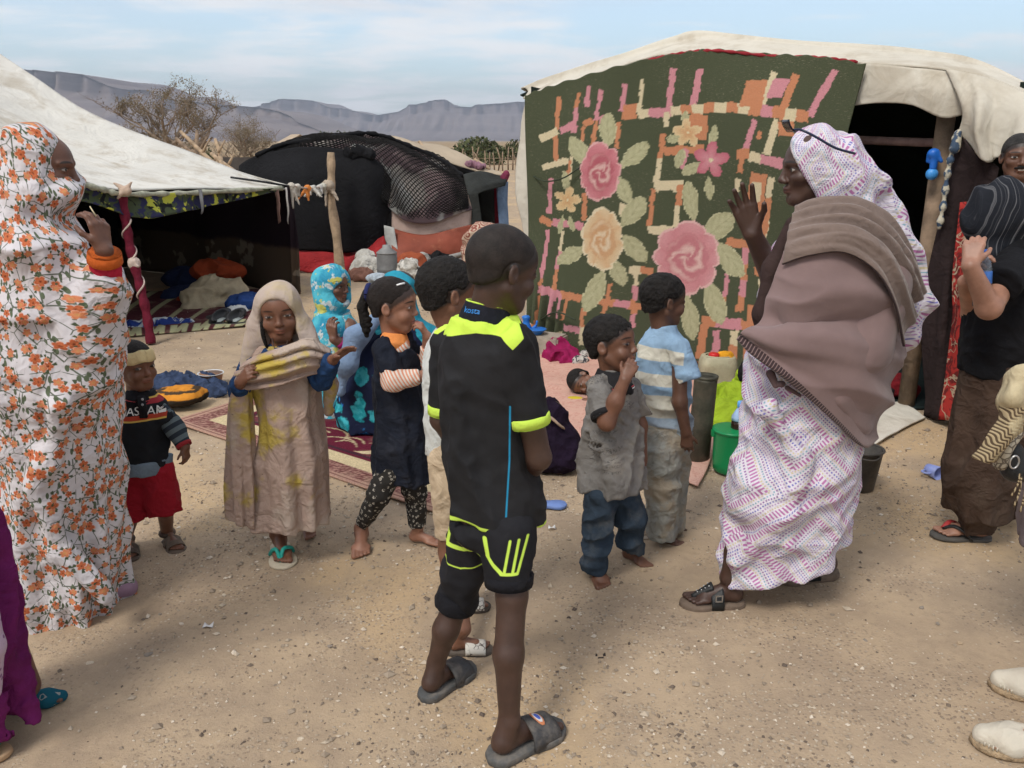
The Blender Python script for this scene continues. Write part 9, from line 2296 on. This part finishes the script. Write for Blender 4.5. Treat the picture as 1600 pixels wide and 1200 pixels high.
# before the rose-blanket tent
def block():
    b = Gd(848, 555); mb = MB(); S = SDF(); t = 0.0
    bm = bmesh.new(); bmesh.ops.create_cube(bm, size=1); bmesh.ops.scale(bm, verts=bm.verts, vec=(0.34, 0.2, 0.17)); bmesh.ops.bevel(bm, geom=bm.edges, offset=0.012, segments=2, affect='EDGES')
    V = np.array([v.co[:] for v in bm.verts]) @ rotm(-0.5).T + b + V3(0, 0, 0.085); F = [tuple(v.index for v in f.verts) for f in bm.faces]; bm.free()
    tag(mesh_obj('concrete_block', V, F, plain('concrete', (0.36, 0.31, 0.25), 0.95, 0.2, 10, 0.6, 40), smooth=False), 'weathered concrete block holding down the foot of the rose blanket', 'block')
    BP = plain('blue_plastic', (0.02, 0.16, 0.55), 0.35, 0.1)
    c = b + V3(-0.05, -0.02, 0.17); t = thing('blue_bowl', 'blue plastic bowl on the concrete block', 'bowl', c); mb = MB(); mb.lathe(c, [(0.03, 0), (0.04, 0.003), (0.07, 0.04), (0.073, 0.042), (0.066, 0.04), (0.036, 0.008)], 20); mb.build('bowl_body', BP, t); mb = MB(); mb.lathe(c, [(0.07, 0.040), (0.077, 0.041), (0.077, 0.045), (0.068, 0.045)], 20); mb.build('rim', BP, t)
    c = b + V3(-0.13, 0.02, 0.17); t = thing('blue_jug', 'small blue plastic jug with spout on the concrete block', 'jug', c); mb = MB(); mb.lathe(c, [(0.035, 0), (0.04, 0.004), (0.042, 0.05), (0.028, 0.08), (0.024, 0.10), (0.03, 0.115), (0.034, 0.13), (0.02, 0.14)], 18); mb.build('jug_body', BP, t); mb = MB(); mb.tube(crom([c + V3(0.04, 0, 0.03), c + V3(0.075, 0, 0.06), c + V3(0.085, 0, 0.10)], 8), [0.012] * 4 + [0.008] * 4, 8); mb.build('spout', BP, t)
block()
bundle('magenta_bundle', 'magenta cloth bundle at the foot of the rose blanket', 'bundle', [E_(878, 566, 0.05, 0.13, 0.10, 0.08), E_(893, 570, 0.03, 0.10, 0.08, 0.05), E_(872, 562, 0.10, 0.07, 0.07, 0.06)], cloth('magenta_cloth', (0.26, 0.012, 0.075), 0.25, 8), 0.009, (0.016, 32))
g = G('black_white_print'); ob = g.obj(); BWP = g.done(g.mix(g.rng(g.noise(ob, 30, 2, 0.5, 1.0), 0.48, 0.53), (0.45, 0.42, 0.38), (0.05, 0.05, 0.06)), 0.9)
bundle('printed_cloth', 'black and white printed cloth beside the magenta bundle', 'cloth', [E_(906, 572, 0.03, 0.07, 0.06, 0.05), E_(912, 566, 0.03, 0.05, 0.05, 0.06)], BWP, 0.008, (0.012, 40))
def container_set():
    b = Gd(1090, 722); t = thing('metal_tube_can', 'tall narrow olive metal canister standing behind the striped T-shirt', 'canister', b)
    OL = plain('olive_metal', (0.060, 0.058, 0.042), 0.6, 0.35, 14, 0.2, 30, 0.3, dirt=((0.13, 0.10, 0.07), 0.5)); Rt = rotm(0, 0, 0.03)
    mb = MB(); mb.lathe(b, [(0.052, 0.0), (0.058, 0.006), (0.058, 0.18), (0.060, 0.19), (0.058, 0.20), (0.058, 0.44), (0.059, 0.455)], 22, Rt); mb.build('canister_body', OL, t)
    mb = MB(); mb.lathe(b, [(0.0585, 0.453), (0.062, 0.457), (0.062, 0.468), (0.052, 0.469), (0.05, 0.455), (0.02, 0.453)], 22, Rt); mb.build('rim', OL, t)
    # jerrycan
    b = Gd(1118, 622); t = thing('jerrycan', 'pale cut-open plastic jerrycan filled with yellow and red things', 'jerrycan', b)
    JC = plain('cream_plastic', (0.40, 0.37, 0.25), 0.55, 0.15, 8, 0.2, 30, dirt=((0.22, 0.17, 0.11), 0.5))
    S = SDF().loft([(b[2], b[0], b[1], 0.11, 0.085), (0.03, b[0], b[1], 0.118, 0.092), (0.24, b[0], b[1], 0.118, 0.092), (0.275, b[0], b[1], 0.108, 0.082), (0.285, b[0], b[1], 0.10, 0.075)], p=3.5); S.el(b + V3(0, 0, 0.30), (0.085, 0.062, 0.07), None, 0.006, 's')
    V, Q = S.mesh(0.006); mesh_obj('can_body', V, Q, JC, t)
    mb = MB(); mb.tube([b + V3(0.088 * math.cos(a), 0.066 * math.sin(a), 0.286) for a in np.linspace(0, 6.28, 30)], 0.006, 6, cap=False); mb.build('rim', JC, t)
    bundle('yellow_cloth', 'yellow orange cloth stuffed in the cut jerrycan', 'cloth', [('e', b + V3(0.03, 0.0, 0.275), (0.055, 0.05, 0.03)), ('e', b + V3(0.05, -0.02, 0.285), (0.03, 0.03, 0.025))], cloth('yellow_cloth', (0.66, 0.30, 0.02), 0.2, 12), 0.006, (0.008, 60))
    c = b + V3(-0.035, -0.02, 0.275); mb = MB(); mb.lathe(c, [(0.030, 0), (0.034, 0.003), (0.034, 0.026), (0.028, 0.032), (0.01, 0.033)], 18); tag(mb.build('screw_top', plain('red_plastic', (0.55, 0.02, 0.02), 0.35)), 'round red screw lid in the cut jerrycan', 'lid')
    bundle('lime_cloth', 'lime green cloth heaped over things beside the jerrycan', 'cloth', [E_(1116, 655, 0.08, 0.10, 0.10, 0.14), E_(1128, 672, 0.06, 0.13, 0.12, 0.12), E_(1145, 660, 0.12, 0.10, 0.10, 0.13), E_(1112, 680, 0.03, 0.09, 0.08, 0.06), E_(1160, 650, 0.20, 0.07, 0.07, 0.14), E_(1135, 685, 0.02, 0.13, 0.08, 0.04)], cloth('lime_cloth', (0.30, 0.42, 0.025), 0.15, 6, 0.85, 0.6), 0.008, (0.018, 24))
    bundle('black_pot', 'black cloth-wrapped pot on the lime green cloth', 'pot', [E_(1160, 652, 0.28, 0.05, 0.05, 0.07)], cloth('black_heap', (0, 0, 0)), 0.008, (0.006, 40))
    # green bucket
    b = Gd(1140, 735); t = thing('green_bucket', 'bright green plastic bucket with a bottle in it', 'bucket', b)
    GP = plain('green_plastic', (0.004, 0.24, 0.075), 0.35, 0.08, 8, 0.05, 30, dirt=((0.02, 0.20, 0.08), 0.4))
    mb = MB(); mb.lathe(b, [(0.072, 0.0), (0.085, 0.012), (0.088, 0.05), (0.092, 0.205), (0.095, 0.215), (0.095, 0.222), (0.088, 0.222), (0.082, 0.05), (0.07, 0.02)], 30); mb.build('bucket_body', GP, t)
    mb = MB(); mb.lathe(b, [(0.0945, 0.212), (0.099, 0.214), (0.099, 0.225), (0.090, 0.2255)], 30); mb.build('rim', GP, t)
    for s_ in (-1, 1):
        mb = MB(); mb.box(b + V3(s_ * 0.098, 0, 0.20), (0.012, 0.03, 0.03)); mb.build('handle_lug', GP, t, smooth=False)
    c = b + V3(0.035, 0.01, 0.06); t = thing('drink_bottle', 'blue-capped bottle of dark drink standing in the green bucket', 'bottle', c)
    mb = MB(); mb.lathe(c, [(0.03, 0), (0.042, 0.005), (0.043, 0.19), (0.038, 0.205)], 20); mb.build('dark_drink', plain('dark_drink', (0.025, 0.012, 0.008), 0.15), t)
    mb = MB(); mb.lathe(c, [(0.0385, 0.205), (0.043, 0.207), (0.042, 0.225), (0.022, 0.262), (0.016, 0.27), (0.016, 0.278)], 20); mb.build('bottle_shoulder', plain('pale_blue_plastic', (0.36, 0.50, 0.72), 0.2), t)
    mb = MB(); mb.lathe(c, [(0.018, 0.274), (0.019, 0.276), (0.019, 0.300), (0.016, 0.303)], 16); mb.build('cap', plain('sky_blue_cap', (0.12, 0.36, 0.72), 0.35), t)
    # grey bucket
    b = Gd(1342, 762); t = thing('grey_bucket', 'battered dark grey bucket half hidden behind the dotted skirt', 'bucket', b)
    GR = plain('dull_grey_metal', (0.075, 0.068, 0.06), 0.6, 0.3, 12, 0.3, 30, 0.3, dirt=((0.16, 0.13, 0.10), 0.5))
    mb = MB(); mb.lathe(b, [(0.062, 0.0), (0.066, 0.004), (0.088, 0.195), (0.092, 0.20), (0.086, 0.20), (0.062, 0.012)], 26); mb.build('bucket_body', GR, t)
    mb = MB(); mb.tube([b + V3(0.09 * math.cos(a), 0.09 * math.sin(a), 0.20) for a in np.linspace(0, 6.28, 30)], 0.006, 6, cap=False); mb.build('rim', GR, t)
    mb = MB(); mb.tube(crom([b + V3(-0.09, 0, 0.195), b + V3(-0.06, -0.085, 0.185), b + V3(0.02, -0.10, 0.18), b + V3(0.09, 0, 0.195)], 16), 0.004, 6); mb.build('bail_handle', GR, t)
    # cup
    c = Gd(1456, 745, 0.032); t = thing('lilac_cup', 'lilac plastic cup lying on its side on the dirt', 'cup', c - V3(0, 0, 0.032))
    LP = plain('lilac_plastic', (0.27, 0.33, 0.66), 0.4, 0.08); Rc = rotm(0.35, math.pi / 2, 0) ; ax = Rc @ V3(0, 0, 1)
    mb = MB(); mb.lathe(c - ax * 0.035, [(0.02, 0.0), (0.026, 0.003), (0.035, 0.075), (0.032, 0.075), (0.023, 0.008)], 22, Rc); mb.build('cup_body', LP, t)
    sd = Rc @ V3(1, 0, 0); mb = MB(); mb.tube(crom([c - ax * 0.02 - sd * 0.028, c - ax * 0.015 - sd * 0.055, c + ax * 0.015 - sd * 0.055, c + ax * 0.02 - sd * 0.031], 12), 0.005, 6); mb.build('handle', LP, t)
container_set()
def loose_bits():
    h, to = Gd(838, 790, 0.0), Gd(884, 792, 0.0); t = thing('blue_flip_flop', 'single pale blue flip-flop lying by the black-kit wearer', 'flip-flop', h)
    BL = plain('pale_blue_foam', (0.14, 0.22, 0.48), 0.7, 0.15); s_ = sole(t, h, to, 0.016, BL, 1.5)
    d = nrm(to - h); sd = np.cross(d, UP); L = np.linalg.norm(to - h)
    for sg in (-1, 1):
        mb = MB(); mb.tube(crom([h + d * 0.3 * L + UP * 0.016, h + d * 0.2 * L + sd * sg * 0.1 * L + UP * 0.03, h + d * 0.02 * L + sd * sg * 0.2 * L + UP * 0.018], 8), 0.006, 6); mb.build('strap', plain('dark_blue_strap', (0.05, 0.07, 0.25), 0.5), t)
    for px, py, s, c_, lb in ((326, 980, 0.018, (0.72, 0.70, 0.68), 'white paper scrap on bare dirt near the flowered robe'), (862, 826, 0.016, (0.75, 0.74, 0.72), 'white paper scrap just below the blue flip-flop'), (938, 1029, 0.018, (0.03, 0.02, 0.018), 'dark dry leaf scrap on the dirt below the jeans')):
        p = Gd(px, py, 0.004); C = [[p + V3(-s, -s * 0.6, 0), p + V3(0, -s * 0.8, s * 0.5), p + V3(s, -s * 0.5, 0.0)], [p + V3(-s * 0.8, s * 0.4, s * 0.6), p + V3(0, s * 0.3, 0), p + V3(s * 0.9, s * 0.5, s * 0.7)]]
        o = grid_sheet('scrap', net(C, 8, 6), plain('scrap_%d' % px, c_, 0.8), None, thick=0.0015); tag(o, lb, 'scrap')
    # toy hanging from the cross pole
    p = wallpt(1462, 228, 0.0); t = thing('hanging_toy', 'pair of blue knotted plastic bags hanging from the tent pole', 'toy', wallpt(1460, 280, 0.0))
    t['label'] = 'blue knotted toy figure dangling from the tent cross pole'
    B1 = plain('blue_rubber', (0.015, 0.13, 0.52), 0.4); B2 = plain('light_blue_rubber', (0.06, 0.30, 0.72), 0.4)
    S = SDF().el(wallpt(1459, 240, 0), (0.035, 0.03, 0.03), None, 0).rc(wallpt(1453, 244, 0), wallpt(1450, 252, 0), 0.018, 0.012, 0.01).rc(wallpt(1465, 244, 0), wallpt(1471, 252, 0), 0.016, 0.01, 0.01).rc(wallpt(1460, 245, 0), wallpt(1458, 262, 0), 0.022, 0.02, 0.01); V, Q = S.mesh(0.006); mesh_obj('toy_body', V, Q, B1, t)
    S = SDF().el(wallpt(1456, 272, 0), (0.034, 0.03, 0.034), None, 0); V, Q = S.mesh(0.006); mesh_obj('toy_head', V, Q, B2, t)
    mb = MB(); mb.tube([wallpt(1461, 238, 0), wallpt(1463, 222, -0.2)], 0.003, 5); mb.build('string', plain('dark_cord', (0, 0, 0)), t)
    # sandal tip of somebody outside the frame
    h, to = Gd(-70, 1200), Gd(18, 1176); t = thing('tan_sandal', 'tan sandal with green strap poking in at the lower corner', 'sandal', h); s_ = sole(t, h, to, 0.018, plain('tan_sole', (0.40, 0.26, 0.15), 0.8), 1.2); band(t, h, to, 0.012, 0.5, 0.82, 0.2, 0.28, plain('green_strap', (0.05, 0.25, 0.14), 0.5), 'strap')
    bundle('red_cloth_heap', 'dark red cloth heap just inside the tent doorway', 'cloth', [('e', gnd(1420, 640) + V3(0.0, 0.25, 0.06), (0.16, 0.12, 0.09))], cloth('dark_red_heap', (0.16, 0.01, 0.015), 0.4, 8), 0.010, (0.014, 28))
    bundle('black_cloth_heap', 'black cloth heap beside the red one inside the tent doorway', 'cloth', [('e', gnd(1385, 640) + V3(0.0, 0.25, 0.05), (0.16, 0.12, 0.08))], cloth('black_heap', (0, 0, 0)), 0.010, (0.014, 28))
loose_bits()
def red_leg():
    p = Person('person in red trousers sitting behind the shawl wearer, one bare foot showing', gnd(1320, 660), 4.55); P = p.P
    h, to = gnd(1346, 668, 0.015), gnd(1366, 672, 0.015)
    p.head(1300, 500, 0.19, 180, 0, 0, 0.0, neck=P(1300, 550), nr=0.04); p.B.loft(p.rows([(660, 1275, 1325, 0.09), (600, 1272, 1328, 0.09), (555, 1280, 1320, 0.06)]), k=0.02)
    kn = P(1345, 610, -0.1); a = h + V3(0.0, 0, 0.06); p.limb([P(1310, 650), kn, a], [0.055, 0.04, 0.026]); p.foot(a, h, to); p.body(skin('skin_brown_k', (0.13, 0.06, 0.04)), 0.009); p.hair(HAIR)
    S = SDF().rc(P(1310, 650), kn, 0.07, 0.055, 0.02).fr(kn, a + V3(0, 0, 0.02), 0.055, 0.045, 0.02).el(P(1300, 655), (0.11, 0.10, 0.07), None, 0.03); p.cloth('trousers', S, cloth('bright_red_jersey', (0.34, 0.012, 0.02)), 0.007, wrinkles(99, 0.005, 40))
    S = SDF().loft(p.rows([(655, 1272, 1328, 0.10), (600, 1270, 1330, 0.10), (553, 1280, 1320, 0.07)]), k=0.02); p.cloth('shirt', S, cloth('pink_shirt', (0.5, 0.15, 0.18)), 0.008)
red_leg()
